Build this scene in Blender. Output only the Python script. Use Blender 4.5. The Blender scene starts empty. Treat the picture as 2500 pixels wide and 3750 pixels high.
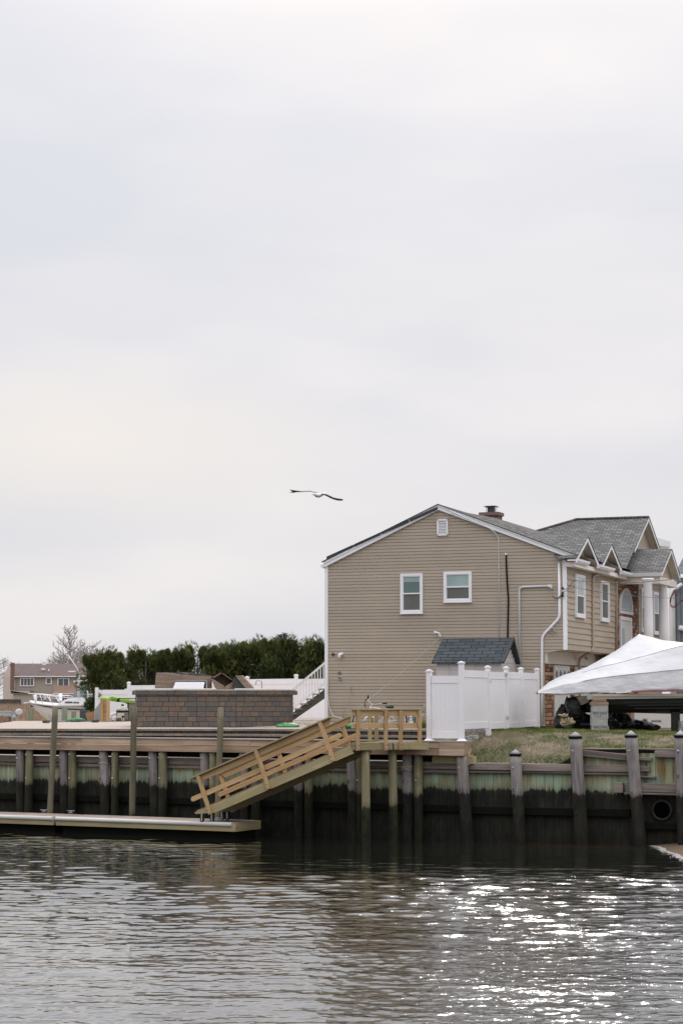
import bpy, math, random
import numpy as np
from mathutils import Vector, noise as mnoise
from math import sin, cos, tan, atan, pi, radians, sqrt
random.seed(7)
D_ = bpy.data
SC = bpy.context.scene
COL = SC.collection
# ------------------------------------------------------------------ camera
F_ = 7292.0; PITCH = atan(680 / F_); EYE = 3.95
cam = D_.cameras.new('camera'); camo = D_.objects.new('camera', cam); COL.objects.link(camo)
cam.sensor_fit = 'VERTICAL'; cam.sensor_height = 36.0; cam.lens = 36.0 * F_ / 3750
cam.clip_start = 0.5; cam.clip_end = 4000
camo.location = (0, 0, EYE); camo.rotation_euler = (pi / 2 + PITCH, 0, 0)
SC.camera = camo
# ------------------------------------------------------------------ world, sun, exposure
SUN_EL, SUN_AZ = 30, 6            # degrees; azimuth to the right of the view direction
w = D_.worlds.new('World'); SC.world = w; w.use_nodes = True
nt = w.node_tree; nt.nodes.clear()
def N(nt, t, **k):
    n = nt.nodes.new(t)
    for a, b in k.items(): setattr(n, a, b)
    return n
def ramp(nt, stops, src, interp='LINEAR'):
    r = N(nt, 'ShaderNodeValToRGB'); cr = r.color_ramp; cr.interpolation = interp
    while len(cr.elements) < len(stops): cr.elements.new(0.5)
    for e, (p, c) in zip(cr.elements, stops):
        e.position = p; e.color = (c, c, c, 1) if isinstance(c, (int, float)) else (*c, 1)
    nt.links.new(src, r.inputs[0]); return r.outputs[0]
def mix(nt, f, a, b, mode='MIX'):
    m = N(nt, 'ShaderNodeMix', data_type='RGBA', blend_type=mode)
    for s, v in ((m.inputs[0], f), (m.inputs[6], a), (m.inputs[7], b)):
        if isinstance(v, bpy.types.NodeSocket): nt.links.new(v, s)
        elif isinstance(v, (int, float)): s.default_value = v if s.type == 'VALUE' else (v, v, v, 1)
        else: s.default_value = (*v, 1)
    return m.outputs[2]
def math_(nt, op, a, b=0.0, clamp=False):
    m = N(nt, 'ShaderNodeMath', operation=op, use_clamp=clamp)
    for s, v in ((m.inputs[0], a), (m.inputs[1], b)):
        if isinstance(v, bpy.types.NodeSocket): nt.links.new(v, s)
        else: s.default_value = v
    return m.outputs[0]
sky = N(nt, 'ShaderNodeTexSky', sky_type='NISHITA', sun_disc=False)
sky.sun_elevation = radians(SUN_EL); sky.sun_rotation = radians(SUN_AZ); sky.dust_density = 3
tc = N(nt, 'ShaderNodeTexCoord'); sx = N(nt, 'ShaderNodeSeparateXYZ'); nt.links.new(tc.outputs['Generated'], sx.inputs[0])
mp = N(nt, 'ShaderNodeMapping'); mp.inputs['Scale'].default_value = (3.2, 3.2, 9.0); mp.inputs['Location'].default_value = (0.4, 0.2, 0.7)
mp.inputs['Rotation'].default_value = (0, 0.08, 0)
nt.links.new(tc.outputs['Generated'], mp.inputs[0])
n1 = N(nt, 'ShaderNodeTexNoise'); n1.inputs['Scale'].default_value = 1.15; n1.inputs['Detail'].default_value = 4; n1.inputs['Roughness'].default_value = .45
nt.links.new(mp.outputs[0], n1.inputs[0])
n2 = N(nt, 'ShaderNodeTexNoise'); n2.inputs['Scale'].default_value = 0.9; n2.inputs['Detail'].default_value = 3
mp2 = N(nt, 'ShaderNodeMapping'); mp2.inputs['Scale'].default_value = (4, 4, 14); mp2.inputs['Location'].default_value = (5, 1, 3)
nt.links.new(tc.outputs['Generated'], mp2.inputs[0]); nt.links.new(mp2.outputs[0], n2.inputs[0])
# overcast: pale grey cloud with soft lighter and warmer patches, brighter towards the zenith
cl = ramp(nt, [(0.34, (.70, .725, .785)), (0.5, (.765, .77, .815)), (0.66, (.88, .86, .87))], n1.outputs[0])
cl = mix(nt, ramp(nt, [(.5, 0.0), (.75, .5)], n2.outputs[0]), cl, (.89, .86, .855))
vd = N(nt, 'ShaderNodeVectorMath', operation='SUBTRACT'); nt.links.new(tc.outputs['Generated'], vd.inputs[0]); vd.inputs[1].default_value = (-.135, .982, .128)
vm = N(nt, 'ShaderNodeVectorMath', operation='MULTIPLY'); nt.links.new(vd.outputs[0], vm.inputs[0]); vm.inputs[1].default_value = (1, 0, 3.2)
vl = N(nt, 'ShaderNodeVectorMath', operation='LENGTH'); nt.links.new(vm.outputs[0], vl.inputs[0])
cl = mix(nt, ramp(nt, [(0, .95), (.06, .6), (.16, 0.0)], vl.outputs['Value']), cl, (.90, .86, .82))
el = ramp(nt, [(0.0, .95), (.10, .98), (.2, 1.01), (.33, 1.07), (.5, 1.85), (.75, 2.5), (1.0, 2.8)], sx.outputs[2])
cl = mix(nt, 1.0, cl, el, 'MULTIPLY')
cl = mix(nt, 1.0, cl, (.99, .987, .992), 'MULTIPLY')
sk = mix(nt, 1.0, sky.outputs[0], (.08, .08, .08), 'MULTIPLY')
fin = mix(nt, 0.97, sk, cl)
bg = N(nt, 'ShaderNodeBackground'); nt.links.new(fin, bg.inputs[0]); bg.inputs[1].default_value = 1.0
ow = N(nt, 'ShaderNodeOutputWorld'); nt.links.new(bg.outputs[0], ow.inputs[0])
sl = D_.lights.new('sun', 'SUN'); sl.energy = .5; sl.angle = radians(4.5); sl.color = (1, .95, .88)
so = D_.objects.new('sun', sl); COL.objects.link(so)
sd = Vector((sin(radians(SUN_AZ)) * cos(radians(SUN_EL)), cos(radians(SUN_AZ)) * cos(radians(SUN_EL)), sin(radians(SUN_EL))))
so.rotation_euler = sd.to_track_quat('Z', 'Y').to_euler(); so.location = (0, 0, 60)
SC.view_settings.view_transform = 'Standard'; SC.view_settings.look = 'None'
SC.view_settings.exposure = 0.0; SC.view_settings.gamma = 1.0
SC.cycles.max_bounces = 6; SC.cycles.sample_clamp_indirect = 4; SC.cycles.caustics_reflective = False; SC.cycles.caustics_refractive = False

# ------------------------------------------------------------------ measuring helpers
def ray(x, y):
    u = (x - 1250) / F_; v = (1875 - y) / F_
    return (u, cos(PITCH) - v * sin(PITCH), sin(PITCH) + v * cos(PITCH))
def at(x, y, Y):
    d = ray(x, y); k = Y / d[1]; return Vector((d[0] * k, Y, EYE + d[2] * k))
def onz(x, y, z):
    d = ray(x, y); k = (z - EYE) / d[2]; return Vector((d[0] * k, d[1] * k, z))
def onp(x, y, Q, n):
    d = ray(x, y); k = (n[0] * Q[0] + n[1] * Q[1]) / (n[0] * d[0] + n[1] * d[1]); return Vector((d[0] * k, d[1] * k, EYE + d[2] * k))
V = Vector
UP = V((0, 0, 1))
TH = radians(20.5)
A = V((cos(TH), -sin(TH), 0)); B = V((sin(TH), cos(TH), 0))    # house: along the gable, along the street side
O = at(1190, 2620, 64.3); O.z = 0
WD = 7.98
def H(a, b, z): return O + A * a + B * b + UP * z
def hc(P): d = P - O; return (d.dot(A), d.dot(B), P.z)
def gab(x, y, db=0.0): return hc(onp(x, y, O + B * db, B))
def sid(x, y, da=0.0): return hc(onp(x, y, O + A * (WD + da), A))
# bulkhead
K0 = V((3.4, 54.1, 0))
AL, AR = radians(27), radians(19)
UL = V((cos(AL), -sin(AL), 0)); NL = V((sin(AL), cos(AL), 0))
UR = V((cos(AR), -sin(AR), 0)); NR = V((sin(AR), cos(AR), 0))
def KL(s, n, z): return K0 + UL * s + NL * n + UP * z          # s negative to the left
def KR(s, n, z): return K0 + UR * s + NR * n + UP * z
def kc(x, y, n=0.0, right=False):
    nn = NR if right else NL; uu = UR if right else UL
    P = onp(x, y, K0 + nn * n, nn); return ((P - K0).dot(uu), P.z)

# ------------------------------------------------------------------ mesh builder
class MB:
    def __init__(s): s.v = []; s.f = []; s.l = []; s.r = []; s.sm = []
    def face(s, pts, loc=None, rnd=None, smooth=False, eu=None):
        i = len(s.v); s.v += [V(p) for p in pts]; s.f.append(tuple(range(i, i + len(pts))))
        if loc is None:
            n = (V(pts[1]) - V(pts[0])).cross(V(pts[2]) - V(pts[0]))
            if n.length < 1e-9: n = V((0, 0, 1))
            n.normalize()
            e = eu or (UP.cross(n) if abs(n.z) < .97 else V((1, 0, 0)))
            e = V(e).normalized(); ev = n.cross(e)
            loc = [(V(p).dot(e), V(p).dot(ev), 0) for p in pts]
        s.l.append(loc); s.r.append(random.random() if rnd is None else rnd); s.sm.append(smooth); return s
    def hexa(s, P, rnd=None, L=None):
        """P: 8 points, bottom ring then top ring; grain runs 0 -> 1"""
        r = random.random() if rnd is None else rnd
        o = (random.random() * 50, random.random() * 50, random.random() * 50)
        ex = (V(P[1]) - V(P[0])); ey = (V(P[3]) - V(P[0])); ez = (V(P[4]) - V(P[0]))
        lx, ly, lz = ex.length, ey.length, ez.length
        c = [(0, 0, 0), (lx, 0, 0), (lx, ly, 0), (0, ly, 0), (0, 0, lz), (lx, 0, lz), (lx, ly, lz), (0, ly, lz)]
        i = len(s.v); s.v += [V(p) for p in P]
        fl = [(0, 3, 2, 1), (4, 5, 6, 7), (0, 1, 5, 4), (1, 2, 6, 5), (2, 3, 7, 6), (3, 0, 4, 7)]
        if ex.cross(ey).dot(ez) < 0: fl = [q[::-1] for q in fl]
        for q in fl:
            s.f.append(tuple(i + k for k in q)); s.l.append([(c[k][0] + o[0], c[k][1] + o[1], c[k][2] + o[2]) for k in q]); s.r.append(r); s.sm.append(False)
        return s
    def box(s, c, ex, ey, ez, rnd=None):
        """centre and three full edge vectors; grain runs along ex"""
        c, ex, ey, ez = V(c), V(ex), V(ey), V(ez); p = c - ex / 2 - ey / 2 - ez / 2
        return s.hexa([p, p + ex, p + ex + ey, p + ey, p + ez, p + ex + ez, p + ex + ey + ez, p + ey + ez], rnd)
    def beam(s, p0, p1, w, h, up=UP, rnd=None):
        """w = width across, h = height along up; centred on p0-p1"""
        p0, p1 = V(p0), V(p1); d = p1 - p0; x = d.normalized(); y = V(up).cross(x)
        if y.length < 1e-5: y = V((1, 0, 0)).cross(x)
        y.normalize(); z = x.cross(y); return s.box((p0 + p1) / 2, d, y * w, z * h, rnd)
    def prism(s, poly, ext, rnd=None):
        poly = [V(p) for p in poly]; ext = V(ext); r = random.random() if rnd is None else rnd
        n = V((0, 0, 0))
        for i in range(1, len(poly) - 1): n += (poly[i] - poly[0]).cross(poly[i + 1] - poly[0])
        if n.dot(ext) > 0: poly = poly[::-1]
        top = [p + ext for p in poly]; s.face(poly, rnd=r); s.face(top[::-1], rnd=r)
        m = len(poly)
        for i in range(m):
            j = (i + 1) % m; s.face([poly[j], poly[i], top[i], top[j]], rnd=r)
        return s
    def tube(s, pts, rad, seg=10, caps=True, rnd=None, wob=0.0):
        pts = [V(p) for p in pts]; n = len(pts); r0 = random.random() if rnd is None else rnd
        if isinstance(rad, (int, float)): rad = [rad] * n
        base = len(s.v); off = random.random() * 50; al = 0.0; als = []
        ref = None
        for i, p in enumerate(pts):
            t = (pts[min(i + 1, n - 1)] - pts[max(i - 1, 0)]).normalized()
            if ref is None: ref = V((1, 0, 0)) if abs(t.x) < .9 else V((0, 1, 0))
            a = (ref - t * ref.dot(t)).normalized(); b = t.cross(a); ref = a
            if i: al += (p - pts[i - 1]).length
            als.append(al)
            for k in range(seg):
                th = 2 * pi * k / seg
                rr = rad[i] * (1 + wob * mnoise.noise(V((cos(th) * 1.5 + off, sin(th) * 1.5, al * 1.2))))
                s.v.append(p + (a * cos(th) + b * sin(th)) * rr)
        for i in range(n - 1):
            for k in range(seg):
                k2 = (k + 1) % seg; r = rad[i]
                s.f.append((base + i * seg + k, base + i * seg + k2, base + (i + 1) * seg + k2, base + (i + 1) * seg + k))
                y0 = 2 * pi * r * k / seg; y1 = 2 * pi * r * (k + 1) / seg
                s.l.append([(als[i] + off, y0, off), (als[i] + off, y1, off), (als[i + 1] + off, y1, off), (als[i + 1] + off, y0, off)])
                s.r.append(r0); s.sm.append(True)
        if caps:
            for i, flip in ((0, True), (n - 1, False)):
                q = [base + i * seg + k for k in range(seg)]
                if flip: q = q[::-1]
                s.f.append(tuple(q)); s.l.append([(s.v[k].x + off, s.v[k].y, 0) for k in q]); s.r.append(r0); s.sm.append(False)
        return s
    def lathe(s, c, prof, seg=24, ax=UP, rnd=None):
        """prof: (radius, height) pairs along ax"""
        ax = V(ax).normalized(); pts = [V(c) + ax * h for r, h in prof]
        a = V((1, 0, 0)) if abs(ax.x) < .9 else V((0, 1, 0)); a = (a - ax * a.dot(ax)).normalized(); b = ax.cross(a); base = len(s.v); r0 = random.random() if rnd is None else rnd
        for p, (r, h) in zip(pts, prof):
            for k in range(seg): s.v.append(p + (a * cos(2 * pi * k / seg) + b * sin(2 * pi * k / seg)) * max(r, 1e-4))
        for i in range(len(prof) - 1):
            for k in range(seg):
                k2 = (k + 1) % seg
                s.f.append((base + i * seg + k, base + i * seg + k2, base + (i + 1) * seg + k2, base + (i + 1) * seg + k))
                s.l.append([(prof[i][1], 0, k * .1)] * 2 + [(prof[i + 1][1], 0, k * .1)] * 2); s.r.append(r0); s.sm.append(True)
        for i, fl in ((0, 1), (len(prof) - 1, 0)):
            q = [base + i * seg + k for k in range(seg)]
            s.f.append(tuple(q[::-1] if fl else q)); s.l.append([(0, 0, 0)] * seg); s.r.append(r0); s.sm.append(False)
        return s
    def grid(s, G, smooth=True, rnd=None):
        """G: rows of points sharing vertices"""
        base = len(s.v); m = len(G[0])
        for row in G: s.v += [V(p) for p in row]
        for i in range(len(G) - 1):
            for j in range(m - 1):
                q = (base + i * m + j, base + i * m + j + 1, base + (i + 1) * m + j + 1, base + (i + 1) * m + j)
                s.f.append(q); s.l.append([(s.v[k].x, s.v[k].y, s.v[k].z) for k in q]); s.r.append(.5 if rnd is None else rnd); s.sm.append(smooth)
        return s
    def build(s, name, mat, parent=None, bevel=0.0, loc=None, label=None):
        if parent is not None: base = parent['wl'] if 'wl' in parent.keys() else (0, 0, 0)
        elif loc is not None: base = loc
        else:
            xs = [p.x for p in s.v]; ys = [p.y for p in s.v]; zs = [p.z for p in s.v]
            base = ((min(xs) + max(xs)) / 2, (min(ys) + max(ys)) / 2, min(zs))
        base = V(base)
        me = D_.meshes.new(name)
        nv = len(s.v); co = np.array([(p.x - base.x, p.y - base.y, p.z - base.z) for p in s.v], dtype=np.float32)
        lt = np.array([len(f) for f in s.f], dtype=np.int32); ls = np.concatenate(([0], np.cumsum(lt)[:-1])).astype(np.int32)
        li = np.array([i for f in s.f for i in f], dtype=np.int32)
        me.vertices.add(nv); me.vertices.foreach_set('co', co.ravel())
        me.loops.add(len(li)); me.loops.foreach_set('vertex_index', li)
        me.polygons.add(len(lt)); me.polygons.foreach_set('loop_start', ls); me.polygons.foreach_set('loop_total', lt)
        me.polygons.foreach_set('use_smooth', np.array(s.sm, dtype=bool))
        me.update(calc_edges=True)
        a = me.attributes.new('loc', 'FLOAT_VECTOR', 'CORNER'); a.data.foreach_set('vector', np.array([c for l in s.l for c in l], dtype=np.float32).ravel())
        a = me.attributes.new('rnd', 'FLOAT', 'FACE'); a.data.foreach_set('value', np.array(s.r, dtype=np.float32))
        me.materials.append(mat)
        o = D_.objects.new(name, me); COL.objects.link(o)
        if parent is not None:
            o.parent = parent
        else: o.location = base
        o['wl'] = tuple(base)
        if bevel:
            m = o.modifiers.new('bevel', 'BEVEL'); m.width = bevel; m.segments = 1; m.limit_method = 'ANGLE'; m.angle_limit = radians(50)
        if label: o['label'] = label
        return o
def tag(o, label, cat, group=None, kind=None):
    o['label'] = label; o['category'] = cat
    if group: o['group'] = group
    if kind: o['kind'] = kind
    return o
def thing(name, loc, label, cat, group=None):
    o = D_.objects.new(name, None); COL.objects.link(o); o.location = loc; o.empty_display_size = .1; o['wl'] = tuple(loc)
    return tag(o, label, cat, group)
def copy_tree(o, loc, rotz=0.0, scale=None, label=None):
    r = o.copy(); COL.objects.link(r); r.location = loc; r.rotation_euler = (0, 0, rotz)
    if scale: r.scale = scale
    if label: r['label'] = label
    for ch in list(o.children):
        c = ch.copy(); COL.objects.link(c); c.parent = r
        for g in ch.children:
            d = g.copy(); COL.objects.link(d); d.parent = c
    return r

# ------------------------------------------------------------------ materials
def newmat(name):
    m = D_.materials.new(name); m.use_nodes = True; nt = m.node_tree
    b = nt.nodes['Principled BSDF']; return m, nt, b
def attr(nt, n, out='Vector'):
    a = N(nt, 'ShaderNodeAttribute', attribute_name=n); return a.outputs[out]
def noisen(nt, vec, scale, detail=4, rough=.55, sc=None, loc=None):
    if sc is not None:
        m = N(nt, 'ShaderNodeMapping'); m.inputs['Scale'].default_value = sc
        if loc: m.inputs['Location'].default_value = loc
        nt.links.new(vec, m.inputs[0]); vec = m.outputs[0]
    n = N(nt, 'ShaderNodeTexNoise'); n.inputs['Scale'].default_value = scale; n.inputs['Detail'].default_value = detail; n.inputs['Roughness'].default_value = rough
    nt.links.new(vec, n.inputs[0]); return n.outputs[0]
def bump(nt, b, h, strength=.3, dist=.01):
    bn = N(nt, 'ShaderNodeBump'); bn.inputs['Strength'].default_value = strength; bn.inputs['Distance'].default_value = dist
    nt.links.new(h, bn.inputs['Height']); nt.links.new(bn.outputs[0], b.inputs['Normal'])
def setc(nt, b, c):
    if isinstance(c, bpy.types.NodeSocket): nt.links.new(c, b.inputs['Base Color'])
    else: b.inputs['Base Color'].default_value = (*c, 1)
def pos(nt): return N(nt, 'ShaderNodeNewGeometry').outputs['Position']
def vary(nt, c, amt=.12, scale=1.2, ra=.1, dirt=None):
    """dull noise over the colour plus a per-piece shift"""
    n = noisen(nt, pos(nt), scale, 5, .6)
    f = ramp(nt, [(.3, 1 - amt), (.7, 1 + amt * .4)], n)
    c = mix(nt, 1.0, c, f, 'MULTIPLY')
    if ra:
        g = ramp(nt, [(0, 1 - ra), (1, 1 + ra * .5)], attr(nt, 'rnd', 'Fac')); c = mix(nt, 1.0, c, g, 'MULTIPLY')
    return c
def plain(name, col, rough=.6, amt=.12, scale=1.5, ra=.06, metal=0.0, bmp=0.0, bs=40, spec=.5):
    m, nt, b = newmat(name); setc(nt, b, vary(nt, col, amt, scale, ra)); b.inputs['Roughness'].default_value = rough; b.inputs['Metallic'].default_value = metal
    b.inputs['Specular IOR Level'].default_value = spec
    if bmp: bump(nt, b, noisen(nt, pos(nt), bs, 4), bmp, .01)
    return m
def wood(name, c1, c2, rough=.8, knots=True, tide=None, gs=(1.4, 22, 22), ra=.22, wet=(.0072, .0070, .0048), moss=None, green=None, topstain=None):
    m, nt, b = newmat(name); L = attr(nt, 'loc')
    g = noisen(nt, L, 1.0, 6, .62, sc=gs); c = mix(nt, ramp(nt, [(.3, 0.0), (.68, 1.0)], g), c1, c2)
    g2 = noisen(nt, L, 1.0, 3, .5, sc=(.6, 5, 5)); c = mix(nt, ramp(nt, [(.35, .0), (.7, .55)], g2), c, tuple(x * .72 for x in c1))
    if green:
        g4 = noisen(nt, pos(nt), 2.2, 4, .6); c = mix(nt, ramp(nt, [(.42, 0.0), (.62, .75)], g4), c, green)
    if knots:
        vo = N(nt, 'ShaderNodeTexVoronoi'); mpn = N(nt, 'ShaderNodeMapping'); mpn.inputs['Scale'].default_value = (1.3, 4, 4); nt.links.new(L, mpn.inputs[0]); nt.links.new(mpn.outputs[0], vo.inputs[0]); vo.inputs['Scale'].default_value = 1.0
        c = mix(nt, ramp(nt, [(.03, .8), (.075, 0.0)], vo.outputs['Distance']), c, tuple(x * .35 for x in c1))
    f = ramp(nt, [(0, 1 - ra), (1, 1 + ra * .4)], attr(nt, 'rnd', 'Fac')); c = mix(nt, 1.0, c, f, 'MULTIPLY')
    if topstain:
        st1 = noisen(nt, pos(nt), 1.0, 4, .6, sc=(7, 7, .7)); sz = N(nt, 'ShaderNodeSeparateXYZ'); nt.links.new(pos(nt), sz.inputs[0])
        kk = math_(nt, 'MULTIPLY', ramp(nt, [(.45, 0.0), (.62, 1.0)], st1), ramp(nt, [(.15, 0.0), (1.0, .9)], math_(nt, 'MULTIPLY', math_(nt, 'SUBTRACT', sz.outputs[2], 1.5), 1.9, True))); c = mix(nt, kk, c, topstain)
    rgh = rough
    if tide is not None:
        P = pos(nt); sp = N(nt, 'ShaderNodeSeparateXYZ'); nt.links.new(P, sp.inputs[0])
        e1 = noisen(nt, P, 1.0, 4, .6, sc=(9, 9, .8)); e2 = noisen(nt, P, 1.0, 2, .5, sc=(1.1, 1.1, .4)); e3 = noisen(nt, P, 1.0, 3, .7, sc=(30, 30, 1.5))
        s1 = math_(nt, 'ADD', math_(nt, 'MULTIPLY', e1, .30), math_(nt, 'MULTIPLY', e2, .35)); s1 = math_(nt, 'ADD', s1, math_(nt, 'MULTIPLY', e3, .22))
        zz = math_(nt, 'ADD', sp.outputs[2], s1)
        k = ramp(nt, [(.0, 1.0), (.42, .97), (.58, .35), (1.0, 0.0)], math_(nt, 'MULTIPLY', math_(nt, 'SUBTRACT', zz, tide + .43 - .15), 1 / .32, True))
        wetc = mix(nt, ramp(nt, [(.42, 0.0), (.68, 1.0)], noisen(nt, P, 1.0, 5, .65, sc=(5, 5, 2.2))), wet, moss or tuple(x * 2.6 for x in wet))
        wetc = mix(nt, ramp(nt, [(0.0, .35), (.55, 1.0), (.9, 2.4)], math_(nt, 'MULTIPLY', sp.outputs[2], .7, True)), (0, 0, 0), wetc) if 0 else mix(nt, 1.0, wetc, ramp(nt, [(0.0, .6), (.4, 1.3), (.75, 1.6), (1.0, 1.1)], math_(nt, 'MULTIPLY', math_(nt, 'ADD', sp.outputs[2], math_(nt, 'MULTIPLY', e2, .4)), .6, True)), 'MULTIPLY')
        c = mix(nt, k, c, wetc)
    setc(nt, b, c); b.inputs['Roughness'].default_value = rgh; b.inputs['Specular IOR Level'].default_value = .3
    bump(nt, b, g, .5, .006)
    return m
def bricks(name, stops, w_, h_, mortar=(.05, .05, .05), ms=.012, rough=.85, bmp=.6, off=.5, nsc=12, sq=1.0, sqf=2, mott=.25):
    """stops: colours by brick"""
    m, nt, b = newmat(name); L = attr(nt, 'loc'); bt = N(nt, 'ShaderNodeTexBrick'); nt.links.new(L, bt.inputs[0])
    bt.inputs['Color1'].default_value = (0, 0, 0, 1); bt.inputs['Color2'].default_value = (1, 1, 1, 1); bt.inputs['Mortar'].default_value = (.5, .5, .5, 1)
    bt.inputs['Scale'].default_value = 1.0; bt.inputs['Brick Width'].default_value = w_; bt.inputs['Row Height'].default_value = h_; bt.inputs['Mortar Size'].default_value = ms
    bt.inputs['Mortar Smooth'].default_value = .3; bt.inputs['Bias'].default_value = 0; bt.offset = off; bt.squash = sq; bt.squash_frequency = sqf
    n = noisen(nt, L, nsc, 5, .65)
    f = math_(nt, 'ADD', bt.outputs['Color'], math_(nt, 'MULTIPLY', math_(nt, 'SUBTRACT', n, .5), mott))
    c = ramp(nt, stops, f)
    c = mix(nt, 1.0, c, ramp(nt, [(.3, .7), (.7, 1.2)], noisen(nt, L, nsc * 4, 4, .7)), 'MULTIPLY')
    c = mix(nt, bt.outputs['Fac'], c, mortar); setc(nt, b, c); b.inputs['Roughness'].default_value = rough; b.inputs['Specular IOR Level'].default_value = .25
    h = math_(nt, 'SUBTRACT', math_(nt, 'MULTIPLY', n, .6), bt.outputs['Fac']); bump(nt, b, h, bmp, .015)
    return m
M = {}
M['white'] = plain('white_vinyl', (.80, .79, .80), .35, .04, .8, .03)
M['trim'] = plain('white_trim', (.80, .80, .81), .45, .05, 1.2, .03)
M['fence'] = plain('fence_vinyl', (.84, .82, .83), .4, .05, 1.0, .02)
M['siding'] = plain('tan_vinyl_siding', (.408, .342, .270), .6, .10, .45, .07, spec=.25)
M['shake'] = wood('tan_shake_siding', (.46, .385, .30), (.41, .34, .26), .7, False, gs=(14, 2, 2), ra=.08)
M['soffit'] = plain('cream_soffit', (.74, .68, .62), .6, .06)
M['pipe_beige'] = plain('beige_downpipe_metal', (.42, .35, .28), .5)
M['black'] = plain('black_plastic', (.008, .009, .010), .7, spec=.15)
M['dark'] = plain('dark_metal', (.035, .04, .04), .45)
M['panel'] = plain('solar_panel_black', (.02, .03, .032), .25, .1)
M['galv'] = plain('galvanised_metal', (.50, .51, .52), .4, .2, 8, .05, .6)
M['conduit'] = plain('painted_conduit', (.62, .63, .64), .4)
M['grey'] = plain('grey_paint', (.33, .34, .34), .5)
M['pine'] = wood('new_pine_board', (.43, .27, .125), (.64, .445, .24))
M['pine2'] = wood('green_treated_pine', (.33, .265, .135), (.48, .395, .22), green=(.31, .28, .15))
M['fascia'] = wood('washed_pine_fascia', (.36, .24, .155), (.62, .475, .355), ra=.22, gs=(.7, 9, 9))
M['deckb'] = wood('float_deck_board', (.36, .29, .24), (.46, .38, .32), knots=False)
M['old'] = wood('weathered_piling', (.10, .085, .08), (.44, .40, .40), .9, False, tide=1.42, gs=(1.3, 26, 26), ra=.3, green=(.30, .27, .24))
M['newp'] = wood('green_treated_piling', (.15, .135, .075), (.33, .30, .19), .85, False, tide=1.36, gs=(1.3, 15, 15), green=(.14, .145, .08), moss=(.014, .017, .004))
M['newp2'] = wood('landing_piling', (.22, .185, .105), (.43, .375, .235), .85, False, tide=1.12, gs=(1.3, 15, 15), green=(.27, .24, .14), moss=(.020, .026, .005))
M['moor'] = wood('mooring_piling', (.085, .08, .055), (.27, .235, .15), .85, False, tide=.55, gs=(1.3, 14, 14), green=(.12, .115, .08))
M['sheet'] = wood('green_sheet_piling', (.25, .36, .25), (.47, .54, .40), .85, False, tide=1.50, gs=(1.0, 16, 16), ra=.32, green=(.38, .33, .18), topstain=(.20, .12, .05))
M['wale'] = wood('weathered_wale', (.15, .12, .10), (.36, .31, .27), .9, True, gs=(1.0, 20, 20), ra=.3)
M['walelow_and_shade'] = plain('wet_timber_and_shade_fill', (.007, .0075, .0055), .8, .3, 5, spec=.1)  # near-black wet timber; also paints the shade fill under the float
M['bolt'] = plain('steel_bolt', (.42, .45, .48), .45, .2, 10, .2, .5)
M['rust'] = plain('rusty_bolt_hole', (.03, .02, .016), .8)
M['cone'] = plain('piling_cap_metal', (.33, .33, .33), .5, .2, 6, .1, .2)
M['block'] = bricks('tumbled_block', [(.0, (.10, .105, .115)), (.38, (.145, .14, .14)), (.55, (.20, .125, .085)), (.8, (.24, .145, .09)), (1.0, (.30, .20, .14))], .33, .155, (.035, .03, .028), .006, nsc=7, sq=.7, sqf=3, mott=.9)
m, nt_, b_ = newmat('tumbled_block_face'); L_ = attr(nt_, 'loc'); n_1 = noisen(nt_, L_, 7, 5, .65); f_ = math_(nt_, 'ADD', attr(nt_, 'rnd', 'Fac'), math_(nt_, 'MULTIPLY', math_(nt_, 'SUBTRACT', n_1, .5), 1.1))
cc = ramp(nt_, [(.0, (.118, .112, .110)), (.35, (.140, .126, .116)), (.60, (.165, .132, .108)), (.85, (.185, .138, .106)), (1.0, (.205, .165, .135))], f_); cc = mix(nt_, 1.0, cc, ramp(nt_, [(.3, .65), (.7, 1.2)], noisen(nt_, L_, 30, 4, .7)), 'MULTIPLY')
setc(nt_, b_, cc); b_.inputs['Roughness'].default_value = .85; b_.inputs['Specular IOR Level'].default_value = .25; bump(nt_, b_, n_1, .8, .02); M['blockface'] = m
M['blockcap'] = bricks('block_coping', [(.0, (.13, .13, .14)), (.5, (.22, .17, .13)), (1.0, (.27, .20, .15))], .30, .3, (.04, .035, .03), .006, nsc=8, mott=.6)
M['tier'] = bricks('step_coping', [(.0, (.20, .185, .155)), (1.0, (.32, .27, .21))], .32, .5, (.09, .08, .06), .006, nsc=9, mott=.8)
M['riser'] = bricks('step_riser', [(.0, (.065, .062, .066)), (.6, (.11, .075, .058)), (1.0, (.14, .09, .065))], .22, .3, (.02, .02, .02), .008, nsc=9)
M['paver'] = bricks('patio_paver', [(.0, (.39, .32, .275)), (1.0, (.50, .42, .355))], .3, .15, (.33, .27, .23), .006, nsc=4, bmp=.15)
M['stone'] = bricks('ledge_stone', [(.0, (.09, .045, .03)), (.4, (.24, .11, .06)), (.75, (.40, .22, .12)), (1.0, (.46, .30, .19))], .36, .125, (.025, .016, .012), .012, nsc=9, bmp=1.0, mott=.5)
M['brick'] = bricks('chimney_brick', [(.0, (.16, .075, .06)), (1.0, (.25, .13, .105))], .2, .068, (.20, .17, .15), .008, nsc=12)
M['shingle'] = bricks('grey_shingle', [(.0, (.122, .118, .112)), (.4, (.152, .148, .141)), (.75, (.180, .176, .168)), (1.0, (.225, .220, .210))], .24, .135, (.04, .04, .038), .011, nsc=20, bmp=.8)
M['shingle2'] = bricks('brown_grey_shingle', [(.0, (.085, .08, .072)), (1.0, (.165, .155, .14))], .26, .14, (.03, .03, .028), .012, nsc=20, bmp=.9)
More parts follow.
